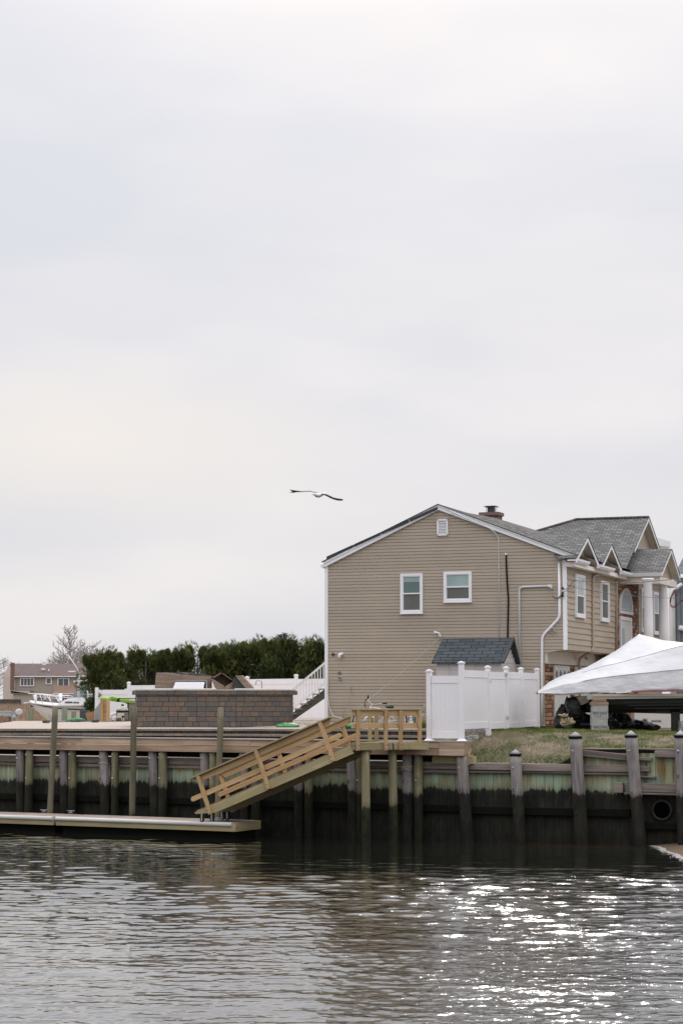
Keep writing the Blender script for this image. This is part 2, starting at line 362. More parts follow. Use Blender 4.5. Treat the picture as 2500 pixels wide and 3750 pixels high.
M['shedroof'] = bricks('green_shed_shingle', [(.0, (.052, .064, .070)), (1.0, (.080, .094, .100))], .42, .15, (.008, .010, .011), .013, nsc=10, bmp=.6, mott=.3)
M['roofbrown'] = bricks('brown_roof', [(.0, (.13, .095, .09)), (1.0, (.165, .125, .12))], .5, .3, (.11, .085, .08), .02, nsc=2, bmp=.2)
M['counter'] = plain('stone_counter', (.42, .42, .36), .6, .3, 8)
M['cinder'] = plain('concrete_block', (.40, .40, .385), .95, .2, 9, .12, bmp=.5, bs=90, spec=.2)
M['wrap'] = None
M['hull'] = plain('dark_hull', (.012, .014, .016), .35)
M['gloss'] = plain('white_gelcoat', (.88, .90, .93), .25, .04)
M['green_pl'] = plain('green_plastic_bag', (.04, .24, .07), .35, .2, 6)
M['bag_pale'] = plain('printed_bag_pale', (.62, .55, .30), .4, .5, 14)
M['lime'] = plain('lime_plastic', (.27, .52, .06), .35, .1)
M['tyre'] = plain('black_rubber', (.02, .02, .02), .8)
M['leather'] = plain('black_vinyl_seat', (.018, .018, .02), .35)
M['orange'] = plain('orange_paint', (.75, .13, .015), .5)
M['dullred'] = plain('dull_red_rubber', (.26, .11, .10), .6)
M['red'] = plain('red_tape', (.5, .06, .04), .5)
M['skinwhite'] = plain('gull_white', (.78, .77, .76), .8)
M['wing'] = None
M['cream'] = plain('cream_plastic', (.62, .58, .50), .5)
M['taupe'] = plain('taupe_plastic', (.17, .15, .125), .5)
M['shedwall'] = plain('shed_wall', (.50, .47, .45), .6, .05)
M['neigh'] = plain('blue_grey_siding', (.19, .215, .235), .6, .06)
M['farwall'] = plain('far_tan_siding', (.35, .31, .255), .7, .05)
M['farside'] = plain('far_end_wall', (.45, .40, .345), .7, .05)
M['cardboard'] = plain('cardboard', (.42, .33, .20), .8, .3, 8)
M['osb'] = plain('oriented_strand_board', (.36, .20, .09), .8, .4, 18)
M['rope'] = plain('pale_rope', (.55, .52, .46), .9)
M['door'] = plain('garage_white', (.66, .64, .60), .5, .04)
M['terra'] = plain('pale_brick_apron', (.34, .28, .245), .9, .2, 6)
def glassm(name, col, rough=.06, spec=.5):
    m, nt, b = newmat(name); setc(nt, b, vary(nt, col, .15, 1.3, .05)); b.inputs['Roughness'].default_value = rough; b.inputs['Specular IOR Level'].default_value = spec
    return m
M['glass_up'] = glassm('window_glass', (.10, .16, .15), .04, .6)
M['glass_lo'] = glassm('window_screen', (.145, .15, .135), .5, .2)
M['blind'] = glassm('window_blind', (.30, .40, .38), .2, .5)
M['glass_pale'] = glassm('glass_painted_sky_sheen', (.50, .55, .60), .1, .8)  # pale base colour stands in for sky reflected in the panes
M['glass_dark'] = glassm('dark_glass', (.05, .065, .07), .05, .8)
# wicker
m, nt_, b_ = newmat('wicker_weave'); L_ = attr(nt_, 'loc')
wv = N(nt_, 'ShaderNodeTexBrick'); nt_.links.new(L_, wv.inputs[0]); wv.inputs['Scale'].default_value = 1; wv.inputs['Brick Width'].default_value = .05; wv.inputs['Row Height'].default_value = .022; wv.inputs['Mortar Size'].default_value = .004
wv.inputs['Color1'].default_value = (.36, .25, .18, 1); wv.inputs['Color2'].default_value = (.48, .35, .26, 1); wv.inputs['Mortar'].default_value = (.12, .08, .06, 1)
setc(nt_, b_, mix(nt_, 1.0, wv.outputs[0], ramp(nt_, [(.35, .75), (.65, 1.1)], noisen(nt_, L_, 1.0, 3, .5, sc=(1, 14, 1))), 'MULTIPLY')); b_.inputs['Roughness'].default_value = .7; bump(nt_, b_, wv.outputs[1], .5, .006); M['wicker'] = m
# shrink wrap
m, nt_, b_ = newmat('shrink_wrap_film'); P_ = pos(nt_)
setc(nt_, b_, mix(nt_, ramp(nt_, [(.35, 0.0), (.7, 1.0)], noisen(nt_, P_, 1.2, 3)), (.60, .595, .605), (.66, .655, .665))); b_.inputs['Roughness'].default_value = .35
b_.inputs['Subsurface Weight'].default_value = 0.0
wr = math_(nt_, 'ADD', noisen(nt_, P_, 1.0, 3, .5, sc=(2.0, 2, 7)), math_(nt_, 'MULTIPLY', noisen(nt_, P_, 1.0, 4, .6, sc=(9, 3, 14)), .4)); bump(nt_, b_, wr, .5, .05); M['wrap'] = m
# black bag film
m, nt_, b_ = newmat('black_bag_film'); setc(nt_, b_, (.006, .0065, .008)); b_.inputs['Roughness'].default_value = .25; b_.inputs['Specular IOR Level'].default_value = .35
bump(nt_, b_, noisen(nt_, pos(nt_), 1.0, 5, .6, sc=(5, 5, 9)), 1.0, .10); M['bag'] = m
# gull wing
m, nt_, b_ = newmat('gull_wing'); r_ = attr(nt_, 'rnd', 'Fac'); setc(nt_, b_, ramp(nt_, [(0, (.42, .40, .36)), (.6, (.24, .21, .17)), (1, (.09, .07, .055))], r_)); b_.inputs['Roughness'].default_value = .9; M['wing'] = m
# foliage
def leafm(name, stops, tr=.25):
    m, nt, b = newmat(name); c = ramp(nt, stops, attr(nt, 'rnd', 'Fac'))
    c = mix(nt, 1.0, c, ramp(nt, [(.35, .65), (.65, 1.2)], noisen(nt, pos(nt), 1.6, 3)), 'MULTIPLY')
    setc(nt, b, c); b.inputs['Roughness'].default_value = .65; b.inputs['Specular IOR Level'].default_value = .2
    t = N(nt, 'ShaderNodeBsdfTranslucent'); nt.links.new(c, t.inputs[0]); ms = N(nt, 'ShaderNodeMixShader'); ms.inputs[0].default_value = tr
    nt.links.new(b.outputs[0], ms.inputs[1]); nt.links.new(t.outputs[0], ms.inputs[2]); nt.links.new(ms.outputs[0], nt.nodes['Material Output'].inputs[0]); return m
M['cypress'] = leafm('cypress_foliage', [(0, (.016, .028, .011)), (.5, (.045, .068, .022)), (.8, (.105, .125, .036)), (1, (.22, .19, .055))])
M['spruce'] = leafm('spruce_foliage', [(0, (.05, .08, .06)), (1, (.10, .13, .10))])
M['grass'] = leafm('lawn_blades', [(0, (.05, .085, .02)), (.50, (.12, .18, .028)), (.8, (.23, .25, .07)), (1, (.38, .31, .16))], .3)
M['reed'] = leafm('marsh_reed', [(0, (.22, .15, .11)), (.5, (.36, .26, .18)), (1, (.50, .39, .27))], .2)
M['bark'] = plain('hazed_grey_bark', (.32, .285, .265), .9, .3, 4)  # lightened: distance haze of the far trees is put into the colour
M['bark2'] = plain('brown_bark', (.09, .065, .045), .9, .3, 4)

# ------------------------------------------------------------------ water
def make_water():
    m, nt, b = newmat('harbour_water'); b.inputs['Base Color'].default_value = (.016, .017, .012, 1); b.inputs['Roughness'].default_value = .04; b.inputs['IOR'].default_value = 1.333; b.inputs['Coat Weight'].default_value = .7; b.inputs['Coat Roughness'].default_value = .03; b.inputs['Coat IOR'].default_value = 1.45
    P = pos(nt); sp = N(nt, 'ShaderNodeSeparateXYZ'); nt.links.new(P, sp.inputs[0])
    h = math_(nt, 'ADD', noisen(nt, P, 1.0, 3, .55, sc=(5.5, 10, 1)), math_(nt, 'MULTIPLY', noisen(nt, P, 1.0, 2, .5, sc=(13, 22, 1)), .42))
    # wind patches: calm water at the left foreground and below the bulkhead, ruffled at the right
    wp = math_(nt, 'MULTIPLY', math_(nt, 'ADD', sp.outputs[0], 2.5), .20, True); wy = math_(nt, 'MULTIPLY', math_(nt, 'SUBTRACT', 52, sp.outputs[1]), .10, True)
    wn = ramp(nt, [(.35, .55), (.65, 1.15)], noisen(nt, P, 1.0, 3, .5, sc=(.22, .5, 1)))
    am = math_(nt, 'MULTIPLY', wn, math_(nt, 'ADD', .16, math_(nt, 'ADD', math_(nt, 'MULTIPLY', math_(nt, 'MULTIPLY', wp, wy), .85), math_(nt, 'MULTIPLY', wy, .25))))
    h = math_(nt, 'MULTIPLY', h, am); bump(nt, b, h, 1.0, WBUMP)
    # shallows over the brown bottom near the sandbar
    dx = math_(nt, 'MULTIPLY', math_(nt, 'SUBTRACT', sp.outputs[0], 8.6), .17); dy = math_(nt, 'MULTIPLY', math_(nt, 'SUBTRACT', sp.outputs[1], 53.0), .35)
    d2 = math_(nt, 'SQRT', math_(nt, 'ADD', math_(nt, 'MULTIPLY', dx, dx), math_(nt, 'MULTIPLY', dy, dy)))
    setc(nt, b, mix(nt, ramp(nt, [(.25, 1.0), (1.0, 0.0)], d2), (.014, .015, .011), (.06, .034, .016)))
    yl = [22.0]
    while yl[-1] < 58: yl.append(yl[-1] + .020 * (yl[-1] / 24) ** 2)
    ys = np.concatenate((np.linspace(8, 22, 12)[:-1], np.array(yl), np.linspace(60, 70, 8), np.array([90, 140, 250, 600.])))
    us = np.concatenate((np.array([-3, -1., -.4, -.22]), np.linspace(-.19, .19, 800), np.array([.22, .4, 1., 3])))
    U, Y = np.meshgrid(us, ys); X = U * Y; Z = np.zeros_like(X); rs = np.random.RandomState(3)
    DY = .020 * (Y / 24) ** 2
    cl_ = lambda v: np.clip(v, 0, 1)
    ruf = WLEFT + (WRIGHT - WLEFT) * cl_((X + 2.6) / 5.0) * cl_((50 - Y) / 13)          # ruffled water to the right, calmer on the left
    ruf = ruf * (.80 + .30 * np.sin(X * .55 + 1.3 * np.sin(Y * .21)) * np.sin(Y * .33 + .4 * X)) * (.40 + .30 * cl_((-X - 1.5) / 4) + (.60 - .30 * cl_((-X - 1.5) / 4)) * cl_((51 - Y) / 15))
    WN = 72
    for i in range(WN):
        wl = .10 * (1.030 ** i); k = 2 * pi / wl; ang = rs.normal(1.40, .95 if wl < .35 else .6)
        fade = cl_((wl / DY - 2.0) / 3.0)
        ph = (X * cos(ang) + Y * sin(ang)) * k + rs.rand() * 6.28 + 1.6 * np.sin(X * .9 / (wl + .3) + i) + 1.4 * np.sin(Y * .5 / (wl + .3) + i * 2)
        s_ = (np.sin(ph) * .5 + .5) ** 1.4
        Z += 2 * rs.uniform(.5, 1.5) * wl / 6.283 * sqrt(2 / WN) * fade * (s_ - .4)
    for i in range(14):
        wl = .38 * (1.085 ** i); k = 2 * pi / wl; ang = rs.normal(1.45, .42)
        ph = (X * cos(ang) + Y * sin(ang)) * k + rs.rand() * 6.28 + 2.2 * np.sin(X * .8 + i) + 1.7 * np.sin(Y * .6 + i * 2)
        s_ = (np.sin(ph) * .5 + .5) ** 1.7
        Z += 1.8 * rs.uniform(.6, 1.4) * wl / 6.283 * sqrt(2 / 14) * cl_((Y - 26) / 14) * (s_ - .36)
    Z *= ruf
    Z += .004 * np.sin(X * .5 + Y * 2.3) + .003 * np.sin(X * 1.1 - Y * 3.1 + 1)
    Z[:, 0:4] = 0; Z[:, -4:] = 0; Z[-6:, :] = 0; Z[:11, :] = 0
    Z += ZW
    co = np.stack((X, Y, Z), -1).reshape(-1, 3).astype(np.float32); ny, nx = X.shape
    i0 = (np.arange(ny - 1)[:, None] * nx + np.arange(nx - 1)[None, :]).ravel(); q = np.stack((i0, i0 + 1, i0 + nx + 1, i0 + nx), -1).astype(np.int32)
    me = D_.meshes.new('water'); me.vertices.add(len(co)); me.vertices.foreach_set('co', co.ravel()); me.loops.add(q.size); me.loops.foreach_set('vertex_index', q.ravel())
    me.polygons.add(len(q)); me.polygons.foreach_set('loop_start', np.arange(0, q.size, 4, dtype=np.int32)); me.polygons.foreach_set('loop_total', np.full(len(q), 4, np.int32)); me.polygons.foreach_set('use_smooth', np.ones(len(q), bool)); me.update(calc_edges=True)
    me.materials.append(m); o = D_.objects.new('water', me); COL.objects.link(o); o['kind'] = 'structure'
ZW = .11                                     # tide level
WLEFT, WRIGHT, WBUMP = .054, .112, .009
make_water()

# ------------------------------------------------------------------ terrain: patio, lawn, marsh
def sstep(a, b, x): t = min(1, max(0, (x - a) / (b - a))); return t * t * (3 - 2 * t)
def deck_z(X, Y): return 3.0 + .19 * sstep(60.8, 65.2, Y) * sstep(-9, -4, X)
T1 = [onz(-160, 2669, 3.0), onz(1170, 2671, 3.0), onz(1600, 2673, 3.0)]    # front edge of the patio
T2 = [onz(-160, 2687, 2.865), onz(816, 2690, 2.865), onz(1600, 2696, 2.865)]
T2 = [p * ((p.y + dy) / p.y) for p, dy in zip(T2, (.85, .5, .1))]; T2 = [V((p.x, p.y, 2.865)) for p in T2]
def edge(T, t):
    t *= len(T) - 1; i = min(int(t), len(T) - 2); return T[i].lerp(T[i + 1], t - i)
g = MB(); rows = []
for j in range(15):
    rows.append([])
    for i in range(41):
        p = edge(T1, i / 40) + V((0, .04, 0)); Yb = 82 + (p.x + 12) * .25; y = p.y + (Yb - p.y) * (j / 14) ** 1.4
        x = p.x + (y - p.y) * (p.x / p.y) + (y - p.y) * .12
        rows[-1].append((x, y, deck_z(x, y)))
g.grid(rows, smooth=True)
for q in range(len(g.l)): g.l[q] = [(c[0], c[1], 0) for c in g.l[q]]
o = g.build('patio_ground', M['paver']); o['kind'] = 'structure'
def tier_strip(T, z, th, dep, name, mat, rmat, n=40):
    return None
st = thing('retaining_steps', tuple(V((T1[1].x, T1[1].y, 2.7))), 'two low tiers of paver steps in front of the patio, tan coping over dark risers', 'steps')
for T, z in ((T1, 3.0), (T2, 2.865)):
    c = MB(); r = MB()
    for i in range(40):
        p, q = edge(T, i / 40), edge(T, (i + 1) / 40); dy = V((0, .34, 0)); zz = V((0, 0, z)); zb = V((0, 0, z - .055)); 
        P0, Q0 = V((p.x, p.y, 0)), V((q.x, q.y, 0))
        c.face([P0 + zb, Q0 + zb, Q0 + zz + V((0, 0, .004)), P0 + zz + V((0, 0, .004))]); c.face([P0 + zz + V((0, 0, .004)), Q0 + zz + V((0, 0, .004)), Q0 + zz + dy + V((0, 0, .004)), P0 + zz + dy + V((0, 0, .004))]); c.face([P0 + zb + dy, Q0 + zb + dy, Q0 + zb, P0 + zb])
        rr = V((0, .05, 0)); r.face([P0 + rr + V((0, 0, max(z - .25, 2.74))), Q0 + rr + V((0, 0, max(z - .25, 2.74))), Q0 + rr + zb, P0 + rr + zb])
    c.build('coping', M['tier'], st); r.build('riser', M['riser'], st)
# soil between the fascia and the steps
g = MB(); g.grid([[V((p.x, p.y, 0)) + UP * 2.70 for p in (KL(s, -.2, 0) for s in np.linspace(-20, -.3, 20))], [V((edge(T2, t).x, edge(T2, t).y + .1, 2.70)) for t in np.linspace(0, 1, 20)]])
o = g.build('planting_bed_ground', plain('mulch', (.05, .038, .03), .95, .4, 8)); o['kind'] = 'structure'
# lawn behind the right bulkhead
SPL = 2.95                                   # along the right bulkhead: where the cap steps up
def lawn_z(s, n):
    capz = 2.17 + .40 * sstep(SPL - .5, SPL + .3, s)
    top = 3.03 - .10 * sstep(0, 7, s)
    z = capz + (top - capz) * sstep(-.2, 3.4, n) ** .8
    return z + .035 * mnoise.noise(V((s * 1.3, n * 1.3, 0)))
g = MB(); ss = np.linspace(-1.6, 14, 90); ns = np.concatenate((np.linspace(.02, 6, 44), np.array([7, 8.5, 12, 20, 30])))
g.grid([[KR(s, n, lawn_z(s, n) if n < 6.5 else 2.9) for s in ss] for n in ns])
m, nt_, b_ = newmat('dirt_and_thatch'); P_ = pos(nt_)
cc = mix(nt_, ramp(nt_, [(.42, 0.0), (.6, 1.0)], noisen(nt_, P_, 1.1, 5, .65)), (.10, .095, .042), (.24, .18, .13)); cc = mix(nt_, 1.0, cc, ramp(nt_, [(.35, .55), (.65, 1.3)], noisen(nt_, P_, 22, 5, .7)), 'MULTIPLY')
setc(nt_, b_, cc); b_.inputs['Roughness'].default_value = .95; bump(nt_, b_, noisen(nt_, P_, 18, 5, .7), .8, .03)
o = g.build('lawn_ground', m); o['kind'] = 'structure'
g = MB()
for i in range(52000):
    s = random.uniform(-1.5, 8.5); n = random.uniform(.03, 6.0) ; nz = mnoise.noise(V((s * .75, n * .9, 4))) + .4 * mnoise.noise(V((s * 2.5, n * 2.5, 9)))
    dens = 1.0 + nz * 1.6 - .55 * math.exp(-((n - 1.9) / .9) ** 2) + .5 * math.exp(-(n / .5) ** 2) + .5 * sstep(2.6, 3.6, n)
    if random.random() > dens: continue
    p = KR(s, n, lawn_z(s, n) if n < 6.5 else 2.9); a = random.random() * 6.28; h = random.uniform(.025, .065) * (1.3 if n < .5 else 1); wd = .006
    d = V((cos(a), sin(a), 0)); l = V((random.gauss(0, .03), random.gauss(0, .03), h))
    c = min(1, max(0, random.gauss(.48 - nz * .6 + .2 * sstep(2.4, 3.4, n) * .5, .2)))
    g.face([p - d * wd, p + d * wd, p + l], loc=[(0, 0, 0)] * 3, rnd=c)
o = g.build('lawn_grass', M['grass']); tag(o, 'short patchy grass on the slope above the bulkhead', 'grass', kind='stuff')
# base land: one big sheet behind the bulkhead reaching the horizon
g = MB()
land = plain('tan_marsh_ground', (.28, .21, .145), .95, .2, .05)
g.grid([[(-900, 83, 1.4), (0, 108, 1.4), (900, 108, 1.4)], [(-900, 3000, 1.4), (0, 3000, 1.4), (900, 3000, 1.4)]], smooth=False)
o = g.build('marsh_ground', land); o['kind'] = 'structure'
g = MB(); g.grid([[KL(-60, .06, 1.3), KL(0, .06, 1.3), KR(60, .06, 1.3)], [(-60, 110, 1.3), (0, 125, 1.3), (90, 125, 1.3)]], smooth=False)
o = g.build('yard_ground', plain('yard_soil', (.30, .25, .19), .95)); o['kind'] = 'structure'
g = MB(); g.grid([[(5, 63, 2.88), (60, 45, 2.88)], [(12, 140, 2.88), (120, 140, 2.88)]], smooth=False)
o = g.build('driveway_ground', M['terra']); o['kind'] = 'structure'
# sandbar bottom right
g = MB(); rows = []
for j in range(50):
    rows.append([])
    for i in range(50):
        x = 7.2 + i * .12; y = 44.0 + j * .2
        xe = 8.08 - .42 * sstep(51.8, 53.6, y) + .10 * mnoise.noise(V((y * .9, 3, 0))) + .04 * mnoise.noise(V((y * 3.5, 3, 0)))
        z = min((x - xe) * .13, .5) + .012 * mnoise.noise(V((x * 2, y * 2, 0)))
        rows[-1].append((x, y, max(z, -.25) + ZW - .01))
g.grid(rows); m, nt_, b_ = newmat('wet_sand'); P_ = pos(nt_); sp = N(nt_, 'ShaderNodeSeparateXYZ'); nt_.links.new(P_, sp.inputs[0])
cc = mix(nt_, ramp(nt_, [(.4, 0.0), (.65, 1.0)], noisen(nt_, P_, 2.5, 5, .7)), (.16, .105, .065), (.125, .105, .05)); cc = mix(nt_, 1.0, cc, ramp(nt_, [(.35, .5), (.7, 1.35)], noisen(nt_, P_, 30, 4, .8)), 'MULTIPLY')
cc = mix(nt_, ramp(nt_, [(.0, 1.0), (.02, .5), (.045, 0.0)], math_(nt_, 'ADD', math_(nt_, 'SUBTRACT', sp.outputs[2], ZW), math_(nt_, 'MULTIPLY', noisen(nt_, P_, 3, 4), .04))), cc, (.07, .045, .03)); setc(nt_, b_, cc); b_.inputs['Roughness'].default_value = .8; bump(nt_, b_, noisen(nt_, P_, 25, 5, .8), .8, .02)
o = g.build('sand_ground', m); o['kind'] = 'structure'
g = MB()
for i in range(420):
    y = random.uniform(45, 52.3); xe = 8.08 - .42 * sstep(51.8, 53.6, y) + .10 * mnoise.noise(V((y * .9, 3, 0))) + .04 * mnoise.noise(V((y * 3.5, 3, 0)))
    c = V((xe + random.gauss(.06, .05), y, .006 + ZW)); r = random.uniform(.010, .032); g.lathe(c, [(r, 0), (r * .8, .008), (.001, .012)], 6)
o = g.build('foam', plain('white_foam', (.48, .46, .42), .7, .2, 12)); tag(o, 'white line of foam and shell along the sandbar edge', 'foam', kind='stuff')

def bolts(parent, items, mat='bolt'):
    """items: (point, axis, radius, height); one small part each"""
    for p, ax, r, h in items:
        g = MB(); g.lathe(p, [(r, 0), (r * .9, h * .6), (.001, h)], 8, ax=ax); g.build('bolt', M[mat], parent)

# ================================================================== BULKHEAD
bk = thing('bulkhead_wall', tuple(K0), 'timber bulkhead of green vertical planks stained black below the tide line', 'bulkhead')
ZCAP = 2.19
g = MB()
def planks(g, K, U_, s0, s1, z0, z1, t=.05, wd=.235, nf=0.0, NN=None):
    s = s0
    while s < s1 - .01:
        e = min(s + wd, s1); j = random.uniform(-.006, .006)
        P = [K(s + .004, nf + j, z0), K(s + .004, nf + j, z1), K(s + .004, nf + t, z1), K(s + .004, nf + t, z0), K(e - .004, nf + j, z0), K(e - .004, nf + j, z1), K(e - .004, nf + t, z1), K(e - .004, nf + t, z0)]
        g.hexa(P); s = e
planks(g, KL, UL, -22, 0, -.6, ZCAP - .1); planks(g, KR, UR, 0, SPL, -.6, ZCAP - .1); planks(g, KR, UR, SPL, 9, -.6, 2.5)
g.build('sheet_planking', M['sheet'], bk)
g = MB(); g.face([KL(-22, .09, -.6), KL(0, .09, -.6), KL(0, .09, ZCAP - .12), KL(-22, .09, ZCAP - .12)]); g.face([KR(0, .09, -.6), KR(9, .09, -.6), KR(9, .09, ZCAP - .12), KR(0, .09, ZCAP - .12)])
g.face([KR(SPL, .09, ZCAP - .12), KR(9, .09, ZCAP - .12), KR(9, .09, 2.5), KR(SPL, .09, 2.5)])
g.build('backing', M['walelow_and_shade'], bk)
def kw(K, s0, s1, n, z0, z1, d, mat='wale', name='wale', sag=0.0, wj=True):
    g = MB(); g.hexa([K(s0, n, z0), K(s1, n, z0 - sag), K(s1, n + d, z0 - sag), K(s0, n + d, z0), K(s0, n, z1), K(s1, n, z1 - sag), K(s1, n + d, z1 - sag), K(s0, n + d, z1)])
    return g.build(name, M[mat], bk, bevel=.012)
# upper wales, left (under the fascia) and right (grey cap timbers, knotty)
s = -20.
while s < -.3:
    e = min(s + random.uniform(3.2, 4.2), -.12); kw(KL, s, e - .01, -.15, ZCAP - .17, ZCAP + .02, .15); kw(KL, s + .4, min(e + .39, -.12), -.12, ZCAP - .28, ZCAP - .19, .12); s = e
kw(KR, -.1, 1.42, -.16, ZCAP - .17, ZCAP + .02, .2); kw(KR, 1.44, SPL, -.155, ZCAP - .19, ZCAP + .01, .2)
kw(KR, -.1, SPL, -.12, ZCAP - .25, ZCAP - .195, .12)
kw(KR, SPL, 4.42, -.15, 2.0, 2.19, .15, sag=-.0); kw(KR, SPL, 4.5, -.12, 1.93, 1.985, .12); kw(KR, SPL, 4.42, -.15, 2.43, 2.60, .16, sag=.13); kw(KR, SPL, 8.9, -.05, 2.585, 2.625, .26)
kw(KR, 5.08, 8.9, -.16, 2.40, 2.575, .17); kw(KR, 4.5, 5.0, -.15, 2.33, 2.42, .13, sag=.03); kw(KR, 4.4, 4.95, -.14, 2.03, 2.16, .14); kw(KR, 4.4, 5.1, -.15, 1.88, 1.92, .14, sag=.02)
kw(KR, 4.0, 4.25, -.22, 1.47, 1.74, .18); kw(KR, 4.35, 8.9, -.28, 1.50, 1.74, .14, sag=.04); kw(KR, 4.3, 8.9, -.30, 1.44, 1.49, .2, sag=.04)
# lower dark wales
kw(KL, -20, 0, -.14, .88, 1.06, .14, 'walelow_and_shade', 'lower_wale'); kw(KR, 0, 4.4, -.14, .84, 1.04, .14, 'walelow_and_shade', 'lower_wale'); kw(KR, 4.5, 8.9, -.14, .55, .72, .14, 'walelow_and_shade', 'lower_wale', sag=.08)
kw(KL, -20, -1, -.10, 2.24, 2.44, .1, 'walelow_and_shade', 'upper_wale')
# culvert
s_, z_ = kc(2422, 2967, -.05, True)
cv = thing('drain_culvert', tuple(KR(s_, -.05, z_)), 'round dark drain pipe mouth poking through the black planks at the right', 'drain pipe')
g = MB(); R_ = .235; prof = [(R_ - .02, .6), (R_ - .02, -.03), (R_ + .025, -.05), (R_ + .04, 0.02), (R_ + .03, .1)]; g.lathe(KR(s_, -.05, z_), prof[::-1], 30, ax=NR)
g.build('pipe_rim', plain('mossy_pipe_rim', (.022, .021, .014), .8, .5, 9), cv)
g = MB(); g.lathe(KR(s_, -.055, z_), [(R_ - .025, 0), (R_ - .025, .01)], 30, ax=NR); g.build('pipe_shade_disc', plain('pipe_darkness', (.002, .002, .002), 1, 0, 1, 0, spec=0), cv)  # black disc painted as the darkness inside the pipe
# fascia of new boards on the left half, flush over the piling heads
fa = thing('dock_fascia', tuple(KL(-3, -.5, 2.3)), 'long fascia of two washed pine boards along the top of the left bulkhead', 'boards')
s = -19.2; k = 0
cuts = [kc(x, 2735, -.5)[0] for x in (-140, 299, 916)] + [-.62]
FB, FT = 2.405, 2.765
s0 = -20
for c in cuts:
    for z0, z1 in ((FB, (FB + FT) / 2 - .006), ((FB + FT) / 2 + .006, FT)):
        g = MB(); g.hexa([KL(s0, -.5, z0), KL(c - .006, -.5, z0), KL(c - .006, -.45, z0), KL(s0, -.45, z0), KL(s0, -.5, z1), KL(c - .006, -.5, z1), KL(c - .006, -.45, z1), KL(s0, -.45, z1)]); g.build('board', M['fascia'], fa)
    s0 = c
g = MB(); g.hexa([KL(-20, -.54, FT + .002), KL(.15, -.54, FT + .002), KL(.15, -.16, FT + .002), KL(-20, -.16, FT + .002), KL(-20, -.54, FT + .03), KL(.15, -.54, FT + .03), KL(.15, -.16, FT + .03), KL(-20, -.16, FT + .03)]); g.build('cap_board', M['grey'] if 0 else plain('grey_cap_board', (.40, .38, .34), .7, .2, 2), fa)
# right end of fascia: darker boards then two pale short boards under the fence
for (a, b, mt) in ((-.62, .0, 'fascia'),):
    pass
g = MB()
for z0, z1 in ((FB, (FB + FT) / 2 - .003), ((FB + FT) / 2 + .003, FT)):
    g.hexa([KL(-.61, -.53, z0), KL(.10, -.53, z0), KL(.10, -.05, z0), KL(-.61, -.05, z0), KL(-.61, -.53, z1), KL(.14, -.53, z1), KL(.14, -.05, z1), KL(-.61, -.05, z1)])
g.build('end_board', M['fascia'], fa)
g = MB(); g.box(KL(-.35, -.1, 2.28), UL * 1.2, NL * .25, UP * .2); g.box(KL(.07, -.1, 2.28), UL * .14, NL * .3, UP * .26); g.build('blocking', M['pine2'], fa)
bl = []
for x, y in ((299, 2711), (92, 2714), (670, 2721), (912, 2724), (1128, 2728), (385, 2747), (1563, 2730), (1563, 2757), (1577, 2735), (1577, 2762)):
    s_, z_ = kc(x, y, -.5)
    for dx in ((-.03, .03) if x in (299, 912) else (0,)): bl.append((KL(s_ + dx, -.535 if x > 1500 else -.5, z_), -NL, .016, .016))
bolts(fa, bl)

# ---------------------------------------------------------------- pilings
def piling(px, wpx, ytop, n, right, mat, label, cap=False, lean=0.0, bolts=(), group='old grey bulkhead pilings', zb=-.8, ztop=None):
    K, NN, UU = (KR, NR, UR) if right else (KL, NL, UL)
    P = onp(px, 2800, K(0, n, 0), NN); s = (P - K(0, n, 0)).dot(UU); c = K(s, n, 0)
    zt = ztop if ztop is not None else onp(px, ytop, c, V((0, 1, 0))).z
    r = wpx * .5 * c.y / 7323.
    th = thing('piling', (c.x, c.y, zb), label, 'piling', group)
    zs = np.linspace(zb, zt, 14); zr = 2.0
    pts = [c + UP * z + UU * (lean * (zr - z)) for z in zs]
    g = MB(); g.tube(pts, [r * (1.06 - .02 * (z - zr)) for z in zs], 18, wob=.10); g.build('shaft', M[mat], th)
    top = pts[-1]
    if cap:
        g = MB(); R = r * 1.06; g.lathe(top - UP * .05, [(R + .012, 0), (R + .014, .055), (R + .012, .06)], 24); g.build('cap_band', M['black'], th)
        g = MB(); g.lathe(top + UP * .011, [(R + .016, 0), (R * .5, .065), (.004, .125)], 24); g.build('cap_cone', M['cone'], th)
    for (by, dx, kind) in bolts:
        z = onp(px, by, c, V((0, 1, 0))).z; q = c + UP * z + UU * (lean * (zr - z) + dx * r); q = q - NN * (r * sqrt(max(0, 1 - dx * dx)) + .002)
        g = MB()
        if kind == 'hole': g.lathe(q + NN * .03, [(.055, 0), (.05, .035), (.03, .036), (.028, .02)], 12, ax=-NN); g.build('bolt_hole', M['rust'], th)
        else: g.lathe(q + NN * .02, [(.034, 0), (.034, .03), (.018, .032), (.016, .05), (.002, .055)], 10, ax=-NN); g.build('bolt_head', M['bolt'], th)
    return th
oldL = [(-60, 30, .02), (76, 31, .03), (235, 31, .04), (382, 32, .05), (562, 32, .05), (750, 33, .02), (892, 32, .03), (1093, 34, .02), (1290, 36, .02), (1492, 37, .01)]
words_ = ['beyond the left frame edge', 'leftmost of the grey ones under the fascia', 'second grey one from the left, reddish heartwood showing', 'wrapped by a thin white cord near the top', 'just right of the middle mooring pile, palest and leaning', 'behind the lower end of the gangway', 'partly hidden behind the gangway rails', 'behind the middle of the gangway with peeling white bark', 'just left of the two landing piles', 'tied round with a loose grey rope']
for (x, wp, ln), wd in list(zip(oldL, words_))[1:]:
    piling(x, wp, 2760, -.30, False, 'old', 'weathered grey bulkhead piling ' + wd, lean=ln, ztop=FB + .0, bolts=((2776, -.35, 'bolt'), (2852 + (x > 900) * 10, -.35, 'hole'), (2931, -.3, 'hole')))
